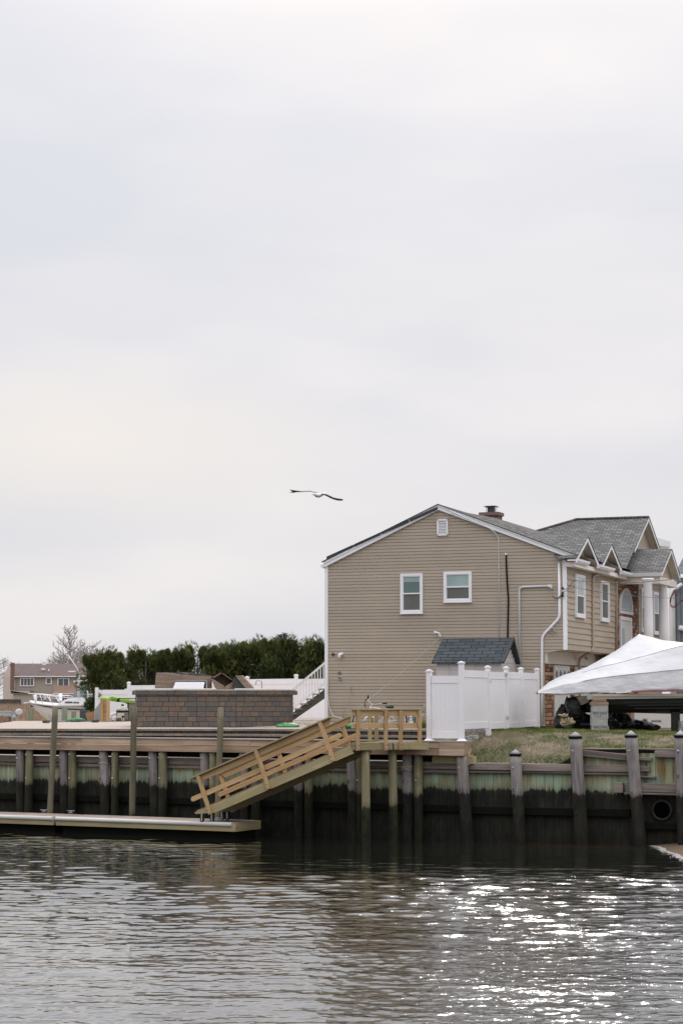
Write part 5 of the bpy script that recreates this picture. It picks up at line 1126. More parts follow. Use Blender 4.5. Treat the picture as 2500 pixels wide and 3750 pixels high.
# ================================================================== BOAT UNDER SHRINK WRAP
bt = thing('wrapped_boat', tuple(at(2300, 2600, 58.6)), 'boat standing on blocks under taut white shrink wrap with a dark hull', 'boat')
xs_ = [1968, 2010, 2060, 2105, 2150, 2195, 2250, 2300, 2337, 2380, 2430, 2500, 2620, 2800, 3000]
top_ = [2531, 2497, 2472, 2459, 2441, 2416, 2385, 2349, 2323, 2333, 2345, 2353, 2356, 2358, 2372]
upc = [2534, 2506, 2486, 2472, 2456, 2442, 2430, 2417, 2407, 2396, 2380, 2362, 2361, 2366, 2390]
loc_ = [2538, 2522, 2508, 2500, 2490, 2482, 2475, 2470, 2466, 2462, 2456, 2450, 2450, 2458, 2470]
hem = [2541, 2542, 2545, 2543, 2540, 2539, 2538, 2537, 2535, 2532, 2530, 2527, 2528, 2532, 2540]
def dsec(k):                      # half width of the section
    return min(1.25, .35 + k * .14)
rows = []
for k, x in enumerate(xs_):
    hw = dsec(k); C = 58.6; ys = [(hem[k], -hw, .02), (hem[k] - 3, -hw - .02, 0), ((hem[k] + loc_[k]) / 2 + 1, -hw * 1.0, 0), (loc_[k], -hw * .97, 0), ((loc_[k] + upc[k]) / 2 + 1, -hw * .78, 0), (upc[k], -hw * .62, 0), ((top_[k] * .6 + upc[k] * .4) + 1, -hw * .30, 0), (top_[k], 0, 0)]
    row = [at(x, y, C + d) for y, d, _ in ys]
    for (y, d, _), p in list(zip(ys, row))[-2::-1]: row.append(V((p.x, 2 * C - p.y, p.z)))
    rows.append(row)
def refine(rows, n=4):
    out = []
    for i in range(len(rows) - 1):
        for j in range(n): t = j / n; out.append([a.lerp(b, t) for a, b in zip(rows[i], rows[i + 1])])
    out.append(rows[-1]); return out
R2 = refine(rows, 5); R2 = [[r[0]] + [q for i in range(len(r) - 1) for q in (r[i].lerp(r[i + 1], .25), r[i].lerp(r[i + 1], .5), r[i].lerp(r[i + 1], .75), r[i + 1])] for r in R2]
nR = len(R2[0])
for i, r in enumerate(R2):
    for j, p in enumerate(r):
        e = 1 if (j in (0, nR - 1)) else 0
        w_ = .035 * mnoise.noise(V((p.x * 1.6, p.z * 3.5, p.y))) + .018 * mnoise.noise(V((p.x * 6, p.z * 5 + p.x * 3, 3)))
        if e or j < 3 or j > nR - 4: w_ = .03 * mnoise.noise(V((p.x * 6, 1, 2))) + .015 * mnoise.noise(V((p.x * 17, 7, 2)))
        if 3 < j < nR - 4: p += V((0, -1 if j < nR / 2 else 1, .25)) * w_
        else: p += UP * w_
g = MB(); cuts_ = [0, 12, 20, nR - 1 - 20, nR - 1 - 12, nR - 1]
for c0, c1_ in zip(cuts_, cuts_[1:]): g.grid([r[c0:c1_ + 1] for r in R2])
for c0 in (12, 20): g.tube([r[c0] + V((0, -.004, 0)) for r in R2[18:]], .012, 5, caps=False)
g.build('shrink_wrap', M['wrap'], bt)
g = MB()
for x0, x1, y, h, d_, m_ in ((2168, 2620, 2546, 8, -.02, 'pine2'),): g.beam(at(x0, y, 57.42), at(x1, y - 2, 57.42), .04, .07)
g.build('gunwale_board', plain('pale_plywood_edge', (.46, .40, .30), .7), bt)
g = MB(); g.beam(at(2148, 2555, 57.46), at(2420, 2551, 57.46), .06, .10); g.beam(at(2420, 2551, 57.46), at(2900, 2543, 57.46), .06, .10); g.build('rub_rail', M['grey'], bt)
g = MB(); g.beam(at(2310, 2532, 57.28), at(2600, 2528, 57.28), .01, .05); g.build('hull_stripe', plain('dull_red_stripe', (.28, .10, .11), .5), bt)
hu = []
for x, f in ((2150, .7), (2170, .92), (2300, 1), (2500, 1), (2700, .9), (2900, .5)):
    yb = 2608 if x < 2380 else 2613; row = []
    for y, d in ((2556, -1.10 * f), (2580, -1.05 * f), (2600, -.8 * f), (yb, -.45 * f), (yb + 3, 0), (yb, .45 * f), (2600, .8 * f), (2556, 1.1 * f)): q = at(x, y, 57.5); row.append(V((q.x, 58.6 + d, q.z)))
    hu.append(row)
g = MB(); g.grid(hu, smooth=False); g.face(hu[0][::-1]); g.build('hull', M['hull'], bt)
for k in range(3): g = MB(); g.beam(at(2280 + 20 * k, 2572 + 11 * k, 57.5 + .0), at(2600, 2570 + 11 * k, 57.5), .02, .012); g.build('hull_strake', M['dark'], bt)
g = MB(); g.prism([at(2113, 2552, 57.6), at(2166, 2548, 57.6), at(2152, 2572, 57.6), at(2128, 2582, 57.6)], V((0, 1.6, 0))); g.build('transom_bracket', plain('weathered_bracket', (.16, .13, .09), .8, .3, 6), bt)
g = MB(); c = at(2112, 2598, 58.2); g.tube([at(2098, 2552, 58.2), at(2102, 2575, 58.2), at(2108, 2610, 58.2), at(2112, 2650, 58.2)], [.16, .30, .26, .12], 14, wob=.25); g.build('outboard_motor', M['bag'], bt)
# block piers
def blockpile(x0, x1, yb, Y, n, wood_y, lab, halves=True):
    z = at((x0 + x1) / 2, yb, Y).z; w_ = (at(x1, yb, Y) - at(x0, yb, Y)).length; cx_ = (at(x0, yb, Y) + at(x1, yb, Y)) / 2; ex, ey = V((1, 0, 0)), V((0, 1, 0))
    for i in range(n):
        zc = z + .198 * i; j = random.uniform(-.012, .012); g = MB(); c = V((cx_.x + j, Y + .2, zc)); hh = .19
        if i % 2 == 0:  # two blocks' end faces with webs showing
            g.box(c + UP * hh / 2 + ey * .02, ex * w_, ey * .36, UP * hh)
            for q in (-.5, -.06, .06, .5): g.box(c + UP * hh / 2 + ex * (q * (w_ - .035)) - ey * .175, ex * .035, ey * .03, UP * hh)
            g.box(c + UP * .012 - ey * .172, ex * w_ * .98, ey * .025, UP * .024); g.box(c + UP * (hh - .012) - ey * .172, ex * w_ * .98, ey * .025, UP * .024)
        else: g.box(c + UP * hh / 2, ex * w_ * .97, ey * .4, UP * hh)
        o = g.build('concrete_block', M['cinder'], bevel=.004); tag(o, 'grey concrete block ' + ('bottom', 'second from the bottom', 'third from the bottom', 'topmost')[i] + ' in ' + lab, 'concrete block', 'blocks under the boat')
    return V((cx_.x, Y + .2, z + .198 * n)), w_
tb, tw_ = blockpile(2166, 2226, 2684, 57.25, 4, 0, 'the pier left under the boat')
for i, (dw, dh, lab) in enumerate(((1.06, .085, 'lowest wood block on the left pier'), (.85, .05, 'thin middle wood board on the left pier'), (.74, .05, 'top wood board on the left pier under the hull'))):
    g = MB(); z = (0, .087, .14)[i]; g.box(tb + UP * (z + dh / 2), V((tw_ * dw, 0, 0)), V((0, .42, 0)), UP * dh); o = g.build('wood_block', wood('pier_wood_' + 'abc'[i], (.24, .15, .10), (.42, .30, .22)), bevel=.004); tag(o, lab, 'wood block')
blockpile(2490, 2550, 2690, 57.3, 2, 0, 'the pier at the right edge')
g = MB(); q = at(2472, 2689, 58.0); g.box(V((q.x, 58.0, q.z + .32)), UP * .66, V((.23, 0, 0)), V((0, .2, 0))); g.box(V((q.x + .35, 58.0, q.z + .50)), UP * .3, V((.2, 0, 0)), V((0, .2, 0))); o = g.build('support_post', plain('dark_support', (.035, .035, .03), .9)); tag(o, 'dark timber support behind the right block pier', 'post')
# garbage bags and tarps
def lump(name, c, sx_, sy_, sz_, label, cat, mat='bag', sharp=.35, seed=0, lean=0.0):
    g = MB(); rows = []; n, m_ = 26, 34
    for i in range(n + 1):
        ph = pi * i / n; row = []
        for j in range(m_):
            th = 2 * pi * j / m_; d = V((sin(ph) * cos(th), sin(ph) * sin(th), -cos(ph))); nz = 1 + sharp * mnoise.noise(d * 1.7 + V((seed, 0, 0))) + .12 * mnoise.noise(V((d.x * 6 + seed, d.y * 6, d.z * 2)))
            z = d.z if d.z > -.7 else -.7
            row.append(V(c) + V((d.x * sx_ * nz * (1 - .25 * max(0, d.z)) + lean * (d.z + .7), d.y * sy_ * nz, (z + .7) / 1.7 * sz_ * (nz if d.z > 0 else 1))))
        row.append(row[0]); rows.append(row)
    g.grid(rows); o = g.build(name, M[mat]); return tag(o, label, cat)
q = at(2046, 2662, 59.2); lump('rubbish_bag', (q.x, 59.2, 2.93), .26, .3, .86, 'tall full black rubbish bag against the stone pier', 'rubbish bag', seed=1, lean=.14)
q = at(2250, 2672, 59.6); lump('plastic_sheeting', (q.x, 59.6, 2.93), .30, .3, .36, 'low crumpled black plastic just right of the left block pier', 'tarp', seed=3)
q = at(2288, 2672, 59.8); lump('plastic_sheeting', (q.x, 59.8, 2.93), .40, .3, .62, 'peaked crumpled black plastic under the boat, tallest of the heap', 'tarp', seed=5, sharp=.6, lean=-.18)
q = at(2352, 2672, 59.5); lump('plastic_sheeting', (q.x, 59.5, 2.93), .45, .3, .34, 'flat black plastic heap in front of the white box', 'tarp', seed=8)
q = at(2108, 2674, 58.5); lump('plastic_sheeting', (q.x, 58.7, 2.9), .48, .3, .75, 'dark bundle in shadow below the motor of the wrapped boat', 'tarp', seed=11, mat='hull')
q = at(2076, 2668, 58.1)
for i, (x, y, w_, lab) in enumerate(((2066, 2652, .10, 'crumpled brown paper scrap at the foot of the black bag'), (2084, 2648, .12, 'crumpled brown paper wad right of the black bag'), (2062, 2621, .13, 'pale driftwood stub sticking out of the dark bundle'))):
    q = at(x, y, 57.9); lump('paper_scrap' if i < 2 else 'wood_stub', q - UP * .03, w_, .08, .16 if i < 2 else .07, lab, 'scrap', mat='cardboard', sharp=.9, seed=20 + i)
# white carton with printed code and orange bin behind the boat
cb = at(2412, 2640, 63.5); bx = thing('white_trailer_panel', tuple(at(2412, 2665, 63.5)), 'white panel with printed code 844A48 seen beneath the boat', 'container')
g = MB(); p0, p1 = at(2368, 2665, 63.5), at(2462, 2669, 63.5); zt = at(2368, 2560, 63.5).z; g.box((V((p0.x, 63.9, 0)) + V((p1.x + .1, 63.9, 0))) / 2 + UP * (p0.z + zt) / 2, V((p1.x - p0.x + .9, 0, 0)), V((0, .8, 0)), UP * (zt - p0.z)); g.build('panel_body', M['door'], bx)
q = at(2400, 2644, 63.49); text('844A48', 'printed_code', V((q.x, 63.49, q.z)), V((1, 0, 0)), UP, .065, M['black'], bx, wscale=1.0)
g = MB(); q = at(2416, 2640, 63.48); g.box(q, V((.05, 0, 0)), V((0, .006, 0)), UP * .065); g.build('printed_square', M['grey'], bx)
g = MB(); p0, p1 = at(2270, 2636, 64.5), at(2372, 2636, 64.5); g.prism([at(2272, 2606, 64.5), at(2372, 2606, 64.5), at(2368, 2629, 64.5), at(2335, 2634, 64.5), at(2305, 2629, 64.5)], V((0, 1.2, 0))); o = g.build('orange_bin', M['orange']); tag(o, 'bright orange bin seen under the boat between the blocks and the white panel', 'bin')
g = MB(); g.box(at(2250, 2625, 65.5), V((1.0, 0, 0)), V((0, .4, 0)), UP * .9); o = g.build('stone_planter', M['stone']); tag(o, 'low reddish stone wall glimpsed under the boat by the left pier', 'wall')
g = MB(); g.beam(at(2352, 2634, 63.3), at(2368, 2634, 63.3), .1, .04); o = g.build('wood_offcut', M['cardboard']); tag(o, 'yellowish wood offcut in front of the orange bin', 'board')
# white scrap on the lawn
g = MB(); q = at(1856, 2785, 54.6); g.box(q, (A + UP * .9) * .07, B * .04, (UP - A * .5) * .03); o = g.build('white_scrap', M['white']); tag(o, 'small white scrap stuck in the grass left of the shortest capped piling', 'scrap')

# ================================================================== NEIGHBOUR HOUSE, right edge
nb = thing('blue_grey_house', tuple(H(9, 19, 3)), 'blue grey sided house at the right frame edge behind the tan one', 'house')
NB_ = 17.5
g = MB(); z = 3.0
while z < 8.6: g.face([H(7.9, NB_ - .02, z), H(20, NB_ - .02, z), H(20, NB_, z + .11), H(7.9, NB_, z + .11)]); g.face([H(7.9, NB_, z), H(20, NB_, z), H(20, NB_ - .02, z), H(7.9, NB_ - .02, z)]); z += .11
g.build('wall', M['neigh'], nb)
q0 = gab(2466, 1985, NB_); g = MB(); g.face([H(8.0, NB_ - .3, gab(2466, 2105, NB_)[2]), H(20, NB_ - .3, gab(2466, 2105, NB_)[2]), H(20, NB_ + 3.5, q0[2] + .4), H(8.0, NB_ + 3.5, q0[2] + .4)], eu=A); g.build('roof', bricks('blue_grey_shingle', [(0, (.12, .145, .155)), (1, (.22, .25, .265))], .24, .135, (.03, .035, .04), .012, nsc=15), nb)
for x, w_ in ((2459, 24), (2483, 12)):
    a0 = gab(x, 2200, NB_)[0]; g = MB(); g.box(H(a0, NB_ - .05, 5.6), A * w_ / 100., B * .06, UP * 5.6); g.build('corner_board', M['trim'] if x < 2470 else M['neigh'], nb)
pipe([H(gab(2500, 2130, NB_)[0], NB_ - .3, gab(2500, 2140, NB_)[2]), H(gab(2462, 2165, NB_)[0], NB_ - .2, gab(2466, 2165, NB_)[2]), H(gab(2462, 2165, NB_)[0], NB_ - .15, 3.2)], .07, 'white', 'service_mast', parent=nb)
for k in range(4):
    P = [(2468 + 2 * k, 2160), (2450 + 2 * k, 2190), (2452, 2215 + 3 * k), (2468, 2222 + 2 * k), (2484, 2208), (2500, 2194 + 2 * k)]
    pipe([H(gab(x, y, NB_ - .4)[0], NB_ - .4, gab(x, y, NB_ - .4)[2]) for x, y in P], .008, 'black' if k < 3 else 'red', 'service_wire', parent=nb, seg=5)
g = MB(); a0, _, z0 = gab(2495, 2298, NB_ - .1); g.tube([H(a0 - .1, NB_ - .2, z0), H(a0 + .1, NB_ - .1, z0 - .06)], [.09, .12], 10); g.build('wall_lamp', M['white'], nb)
g = MB(); q0, q1 = at(2405, 1971, 82), at(2452, 1985, 82); g.prism([at(2400, 1968, 82), at(2453, 1983, 82), at(2453, 2003, 82), at(2404, 1997, 82)], V((.3, 5, 0))); o = g.build('flat_porch_roof', M['trim']); tag(o, 'white flat roof edge sticking out behind the right gable of the tan house', 'roof')
# overhead wires
for i, (y0, y1, y2, lab) in enumerate(((2125, 2124, 2112, 'upper overhead wire crossing the street side of the tan house'), (2146, 2170, 2190, 'lower thin overhead wire crossing the street side of the tan house'))):
    a = G2(2063, 2160 + 10 * i, .12); b = at(2100, y0 + (5 if i else 0), 60.9); c = at(2520, y2, 57.5)
    pts = [a, a.lerp(b, .5) - UP * .1 * (1 - i), b] + [b.lerp(c, t) - UP * .12 * t * (1 - t) * 4 * (1 - i * .2) for t in np.linspace(.1, 1, 14)]
    rope('overhead_wire', pts, .009 if i == 0 else .006, lab, 'wire', 'dark', 5)
# ================================================================== REAR STAIRS
st = thing('rear_stairs', tuple(at(1110, 2640, 67.5)), 'outdoor stair with white railing behind the left corner of the tan house', 'stairs')
SY = 67.4
def SP(x, y, d=0.0): return at(x, y, SY + d)
tr = [(1057, 2614), (1079, 2597), (1100, 2579), (1121, 2561), (1143, 2543), (1165, 2525), (1187, 2507), (1209, 2489)]
for d in (0, 1.0):
    g = MB(); g.prism([SP(1060, 2638, d), SP(1075, 2636, d), SP(1230, 2535, d), SP(1230, 2485, d)] if 0 else [SP(1056, 2622, d), SP(1060, 2638, d), SP(1077, 2636, d), SP(1240, 2522, d), SP(1240, 2486, d)], V((0, .05, 0))); g.build('stringer', wood('grey_stringer', (.07, .07, .055), (.16, .16, .13)) if d == 0 else M['walelow_and_shade'], st)
for i, (x, y) in enumerate(tr):
    g = MB(); g.box(SP(x + 15, y - 1, .5), V((.28, 0, 0)), V((0, 1.1, 0)), UP * .04); g.build('tread', plain('grey_tread', (.22, .22, .20), .8), st)
    g = MB(); g.box(SP(x + 26, y - 10, .55), V((.03, 0, 0)), V((0, 1.0, 0)), UP * .17); g.build('riser', M['white'], st)
for d in (-.05, 1.05):
    def RL(x): return 2545 + (x - 1049) * (2427 - 2545) / (1190 - 1049)
    def RB(x): return 2612 + (x - 1049) * (2503 - 2612) / (1190 - 1049)
    g = MB(); g.beam(SP(1049, RL(1049), d), SP(1235, RL(1235), d), .06, .07); g.build('top_rail', M['white'], st)
    g = MB(); g.beam(SP(1049, RB(1049), d), SP(1235, RB(1235), d), .05, .045); g.build('bottom_rail', M['white'], st)
    g = MB()
    x = 1058
    while x < 1235: g.box((SP(x, RL(x) + 4, d) + SP(x, RB(x), d)) / 2, UP * ((SP(x, RL(x) + 4, d) - SP(x, RB(x), d)).length), V((.035, 0, 0)), V((0, .035, 0))); x += 10.5
    g.build('balusters', M['white'], st)
    g = MB(); p0 = SP(1050, 2634, d); p1 = SP(1050, 2538, d); g.box((p0 + p1) / 2, UP * (p1 - p0).length, V((.09, 0, 0)), V((0, .09, 0))); g.build('newel_post', M['white'], st)
# ================================================================== LEFT WHITE FENCE
lf = thing('vinyl_fence', tuple(at(400, 2640, 84)), 'long white vinyl fence at the back of the patio behind the pool filter', 'fence')
LX, LY_ = V((1, 0, 0)), V((0, 1, 0))
pl = [(355, 86, 2518, 2526), (472, 85.4, 2502, 2528), (720, 82.0, 2498, 2506), (905, 79, 2482, 2492), (1084, 76, 2475, 2485), (1260, 73, 2470, 2484)]
for i, (x, Y, yt, yp) in enumerate(pl):
    zt = at(x, yt, Y).z; b = at(x, 2600, Y); fpost(V((b.x, Y, 2.7)), zt, LX, LY_, w=.15, parent=lf, cap=(i != 0))
    if i: x0, Y0, yt0, yp0 = pl[i - 1]; z1 = at(x, yp if i != 2 else 2508, Y).z; fpanel(at(x0, 2600, Y0), at(x, 2600, Y), 2.75, z1 if i > 1 else at(400, 2526, 85.7).z, lf)
g = MB(); p0, p1 = at(462, 2524, 83.5), at(600, 2523, 83.0); g.beam(p0, p1, .3, .04); o = g.build('white_shelf', M['fence']); tag(o, 'thin white shelf board in front of the tall fence post left of the block island', 'shelf')
# ================================================================== BLOCK ISLAND
IA, IM, IB = onz(504, 2667, 3.0), onz(865, 2668, 3.0), at(1043, 2655, 62.9)
ZT = at(504, 2525, IA.y).z; ZT2 = ZT
il = thing('block_island', tuple(IM), 'outdoor kitchen island of tumbled brown and grey blocks with a stone counter', 'outdoor kitchen')
def flat(p, z=0.0): return V((p.x, p.y, z))
base_ = [flat(IA), flat(IM), flat(IB), flat(IB) + V((.2, 1.6, 0)), flat(IM) + V((.3, 2.2, 0)), flat(IA) + V((-.25, 1.9, 0))]
def outline(o):
    """base polygon pushed outwards by o"""
    out = []; n = len(base_)
    for i in range(n):
        p, q, r = base_[i - 1], base_[i], base_[(i + 1) % n]; d0, d1 = (q - p).normalized(), (r - q).normalized(); n0, n1 = V((d0.y, -d0.x, 0)), V((d1.y, -d1.x, 0)); m_ = (n0 + n1).normalized(); out.append(q + m_ * (o / max(.4, m_.dot(n0))))
    return out
g = MB(); u0 = 0.0
# each block of the facing is laid as its own rough-faced stone
for i in range(6):
    p, q = base_[i], base_[(i + 1) % 6]; L_e = (q - p).length; d = (q - p).normalized(); n_ = V((d.y, -d.x, 0)); zb_ = 2.9; row = 0
    while zb_ < ZT - .16:
        h_ = min(.155, ZT - .16 - zb_); x = -random.uniform(0, .25) if row % 2 else 0
        while x < L_e - .01:
            w_ = random.choice((.20, .30, .30, .40)); x0, x1 = max(0, x), min(L_e, x + w_)
            if x1 - x0 > .03:
                o_ = random.uniform(-.005, .009); rn = random.random(); e_ = .006
                a_, b_ = p + d * (x0 + .0015), p + d * (x1 - .0015)
                lo_ = random.random() * 40
                back = [a_ + UP * (zb_ + .0015), b_ + UP * (zb_ + .0015), b_ + UP * (zb_ + h_ - .0015), a_ + UP * (zb_ + h_ - .0015)]
                fr_ = [back[0] + n_ * (.02 + o_) + d * e_ + UP * e_, back[1] + n_ * (.02 + o_) - d * e_ + UP * e_, back[2] + n_ * (.02 + o_) - d * e_ - UP * e_, back[3] + n_ * (.02 + o_) + d * e_ - UP * e_]
                lc = lambda P_: [((v - p).dot(d) + lo_, v.z, lo_) for v in P_]
                g.face(fr_, loc=lc(fr_), rnd=rn)
                for k in range(4): k2 = (k + 1) % 4; P_ = [back[k], back[k2], fr_[k2], fr_[k]]; g.face(P_, loc=lc(P_), rnd=rn)
            x += w_
        zb_ += .155; row += 1
g.build('block_wall', M['blockface'], il)
g = MB(); g.prism([v + UP * 2.8 for v in base_], UP * (ZT - 2.95)); g.build('block_core', M['walelow_and_shade'], il)
oc = outline(.075); g = MB()
for i in range(6):
    p, q = oc[i], oc[(i + 1) % 6]; L_e = (q - p).length; d = (q - p).normalized(); n_ = V((-d.y, d.x, 0)); x = 0
    while x < L_e - .01:
        w_ = random.choice((.25, .30, .42)); x1 = min(L_e, x + w_); a_, b_ = p + d * (x + .002), p + d * (x1 - .002); g.hexa([a_ + UP * (ZT - .165), b_ + UP * (ZT - .165), b_ + n_ * .3 + UP * (ZT - .165), a_ + n_ * .3 + UP * (ZT - .165), a_ + UP * (ZT - .038), b_ + UP * (ZT - .038), b_ + n_ * .3 + UP * (ZT - .038), a_ + n_ * .3 + UP * (ZT - .038)]); x = x1
g.build('coping', M['blockface'], il, bevel=.012)
g = MB(); g.prism([v + UP * (ZT - .036) for v in outline(.085)], UP * .038); g.build('counter_top', M['counter'], il, bevel=.006)
# furniture stacked on the counter
CT = 62.6
def shape(name, polys, label, cat, mat='wicker'):
    th = thing(name, tuple(polys[0][1][0]), label, cat)
    for nm, pts, ext, mt in polys: g = MB(); g.prism(pts, ext); g.build(nm, M[mt], th)
    return th
def CP(x, y, d=0.0): return at(x, y, CT + d)
so_ = shape('wicker_sofa', [('back_panel', [CP(572, 2463), CP(662, 2472, -.1), CP(664, 2521, -.1), CP(567, 2521)], V((.05, .06, 0)), 'wicker'), ('side_panel', [CP(663, 2473, -.1), CP(776, 2476, .25), CP(770, 2521, .25), CP(665, 2521, -.1)], V((.02, .06, 0)), 'wicker'), ('rear_panel', [CP(573, 2463, .7), CP(690, 2463, .9), CP(776, 2475, .9), CP(776, 2521, .9), CP(573, 2521, .7)], V((0, .05, 0)), 'wicker'), ('end_panel', [CP(572, 2463), CP(572, 2463, .7), CP(567, 2521, .7), CP(567, 2521)], V((.05, 0, 0)), 'wicker')], 'overturned brown wicker sofa lying on the island counter left of the chairs', 'sofa')
for x, y, d in ((580, 2461, .3), (624, 2463, .5), (659, 2462, .8), (689, 2462, .9), (664, 2472, 0), (730, 2471, .9), (769, 2473, .8)): g = MB(); g.lathe(CP(x, y, d) - UP * .01, [(.022, 0), (.022, .045)], 8); g.build('foot', M['black'], so_)
g = MB(); g.beam(CP(582, 2464, .2), CP(664, 2473, .0), .04, .03); g.beam(CP(630, 2463, .5), CP(728, 2473, .3), .04, .03); g.beam(CP(690, 2464, .7), CP(770, 2475, .3), .04, .03); g.build('frame_rail', M['dark'], so_)
a = CP(811, 2462, .2); b = CP(861, 2495, .3); c = CP(824, 2516, .0); d = CP(773, 2484, -.1)
ch_ = thing('wicker_chair', tuple(c), 'tipped wicker chair showing its open square base, middle of the furniture on the counter', 'chair', 'wicker seats on the counter')
cen = (a + b + c + d) / 4
def quadring(P, ext, w_):
    for i in range(4):
        g = MB(); p, q = P[i], P[(i + 1) % 4]; pi_, qi = p.lerp(cen, w_), q.lerp(cen, w_); g.hexa([p, q, qi, pi_, p + ext, q + ext, qi + ext, pi_ + ext]); g.build('base_rail', M['wicker'], ch_)
quadring([a, b, c, d], V((.0, .7, -.05)), .07)
g = MB(); g.hexa([d, c, c + UP * -.30 + V((.07, .0, 0)), d + UP * -.30 + V((.12, 0, 0)), d + V((0, .05, 0)), c + V((0, .05, 0)), c + UP * -.3 + V((.07, .05, 0)), d + UP * -.3 + V((.12, .05, 0))]); g.hexa([c, b, b + UP * -.22, c + UP * -.3, c + V((0, .05, 0)), b + V((0, .05, 0)), b + V((0, .05, -.22)), c + V((0, .05, -.3))]); g.build('seat_side', M['wicker'], ch_)
g = MB(); ee = V((0, .55, -.05)); g.hexa([a.lerp(cen, .05) + ee, b.lerp(cen, .05) + ee, c.lerp(cen, .05) + ee, d.lerp(cen, .05) + ee] + [p.lerp(cen, .05) + ee * 1.1 for p in (a, b, c, d)]); g.build('seat_bottom', plain('dark_wicker', (.20, .145, .11), .8, .5, 30), ch_)
for p in (a, b, c, d): g = MB(); g.lathe(p.lerp(cen, .08) + UP * 0, [(.022, 0), (.022, .045)], 8, ax=V((0, -.5, 1))); g.build('foot', M['black'], ch_)
shape('wicker_ottoman', [('top_panel', [CP(861, 2474), CP(885, 2473), CP(929, 2521), CP(900, 2521)], V((.02, .5, 0)), 'wicker'), ('dark_inside', [CP(853, 2483, .15), CP(866, 2480, .15), CP(899, 2521, .15), CP(858, 2521, .15)], V((0, .3, 0)), 'dark')], 'tilted wicker seat leaning on the counter, right of the tipped chair', 'seat')
gl = thing('gas_grill', tuple(CP(670, 2521, -.3)), 'built in grill with white lid and black rim on the island counter', 'grill')
g = MB(); g.prism([CP(643, 2497, -.42), CP(750, 2497, -.42), CP(745, 2521, -.5), CP(634, 2521, -.5)], V((0, .06, 0))); g.build('lid', M['white'], gl, bevel=.008)
g = MB(); g.prism([CP(642, 2493, -.3), CP(753, 2493, -.3), CP(753, 2498, -.3), CP(642, 2498, -.3)], V((0, .3, 0))); g.prism([CP(752, 2494, -.3), CP(754, 2494, -.3), CP(754, 2521, -.3), CP(750, 2521, -.3)], V((0, .3, 0))); g.build('lid_rim', M['black'], gl)
g = MB(); g.prism([CP(642, 2491, -.3), CP(756, 2491, -.3), CP(756, 2493, -.3), CP(642, 2493, -.3)], V((0, .4, 0))); g.prism([CP(754.5, 2493, -.32), CP(757, 2493, -.32), CP(757, 2521, -.32), CP(754.5, 2521, -.32)], V((0, .4, 0))); g.build('hood_edge', M['galv'], gl)
fc_ = thing('sink_faucet', tuple(CP(958, 2520, .2)), 'curved pale metal faucet at the right end of the island counter', 'faucet')
g = MB(); pts = [CP(959, 2521, .2), CP(958, 2500, .2)] + [CP(948 + 10 * cos(t), 2498 - 7 * sin(t), .2) for t in np.linspace(.2, pi - .2, 8)] + [CP(936, 2509, .2)]; g.tube(pts, .016, 8); g.build('spout', M['galv'], fc_)
# ================================================================== PATIO BACK: pool gear
fl_ = thing('pool_filter', tuple(at(450, 2640, 80)), 'taupe pool filter tank with domed lid and white pipes left of the block island', 'pool filter')
K8 = 80 / 7323.
def T8(x, y, d=0.0): return at(x, y, 80 + d)
c = T8(449, 2641); r = 22 * K8
g = MB(); g.lathe(c, [(r, 0), (r * 1.02, .1), (r, 32 * K8), (r, 34 * K8)], 24); g.build('tank', M['taupe'], fl_)
g = MB(); g.lathe(c, [(r * 1.06, 34 * K8), (r * 1.06, 38 * K8)], 24); g.build('clamp_band', M['black'], fl_)
g = MB(); g.lathe(c, [(r, 38 * K8), (r, 44 * K8), (r * .9, 47 * K8), (r * .5, 53 * K8), (r * .15, 57 * K8)], 24); g.build('dome_lid', M['cream'], fl_)
g = MB(); g.lathe(c, [(.06, 56 * K8), (.06, 59 * K8), (.03, 62 * K8)], 12); g.build('pressure_gauge', M['black'], fl_)
g = MB(); g.box(T8(443, 2620, -.30), V((.28, 0, 0)), V((0, .02, 0)), UP * .19); g.build('instruction_label', M['cream'], fl_)
pipe([T8(428, 2612, -.1), T8(410, 2616, -.1), T8(406, 2622, -.1), T8(406, 2640, -.1)], .06, 'white', 'inlet_pipe', parent=fl_)
pipe([T8(430, 2628, -.1), T8(415, 2630, -.1), T8(424, 2640, -.1)], .05, 'white', 'outlet_pipe', parent=fl_)
for x in (447, 453): g = MB(); g.tube([T8(x, 2626, -.4), T8(x + 1, 2641, -.4)], .02, 6); g.build('hose_end', M['conduit'], fl_)
g = MB(); g.box(T8(451, 2624, -.4), V((.09, 0, 0)), V((0, .1, 0)), UP * .07); g.build('valve', M['black'], fl_)
g = MB(); g.tube([T8(381, 2639, -.5), T8(400, 2638, -.5)], .05, 10); o = g.build('white_pipe', M['white']); tag(o, 'short white pipe lying at the foot of the wooden crate post', 'pipe')
# storage box
sb = thing('storage_box', tuple(T8(490, 2641, .4)), 'tall taupe plastic storage box behind the pool filter', 'storage box'); g = MB(); p0, p1 = T8(471, 2641, .3), T8(520, 2573, .3); g.box((p0 + p1) / 2 + V((0, .3, 0)), V((p1.x - p0.x, 0, 0)), V((0, .6, 0)), UP * (p1.z - p0.z)); g.build('box_body', plain('box_taupe', (.27, .235, .20), .5), sb, bevel=.01); g = MB(); g.box(V(((p0.x + p1.x) / 2, p0.y + .3, p1.z - .02)), V((p1.x - p0.x + .04, 0, 0)), V((0, .66, 0)), UP * .05); g.build('box_lid', M['taupe'], sb)
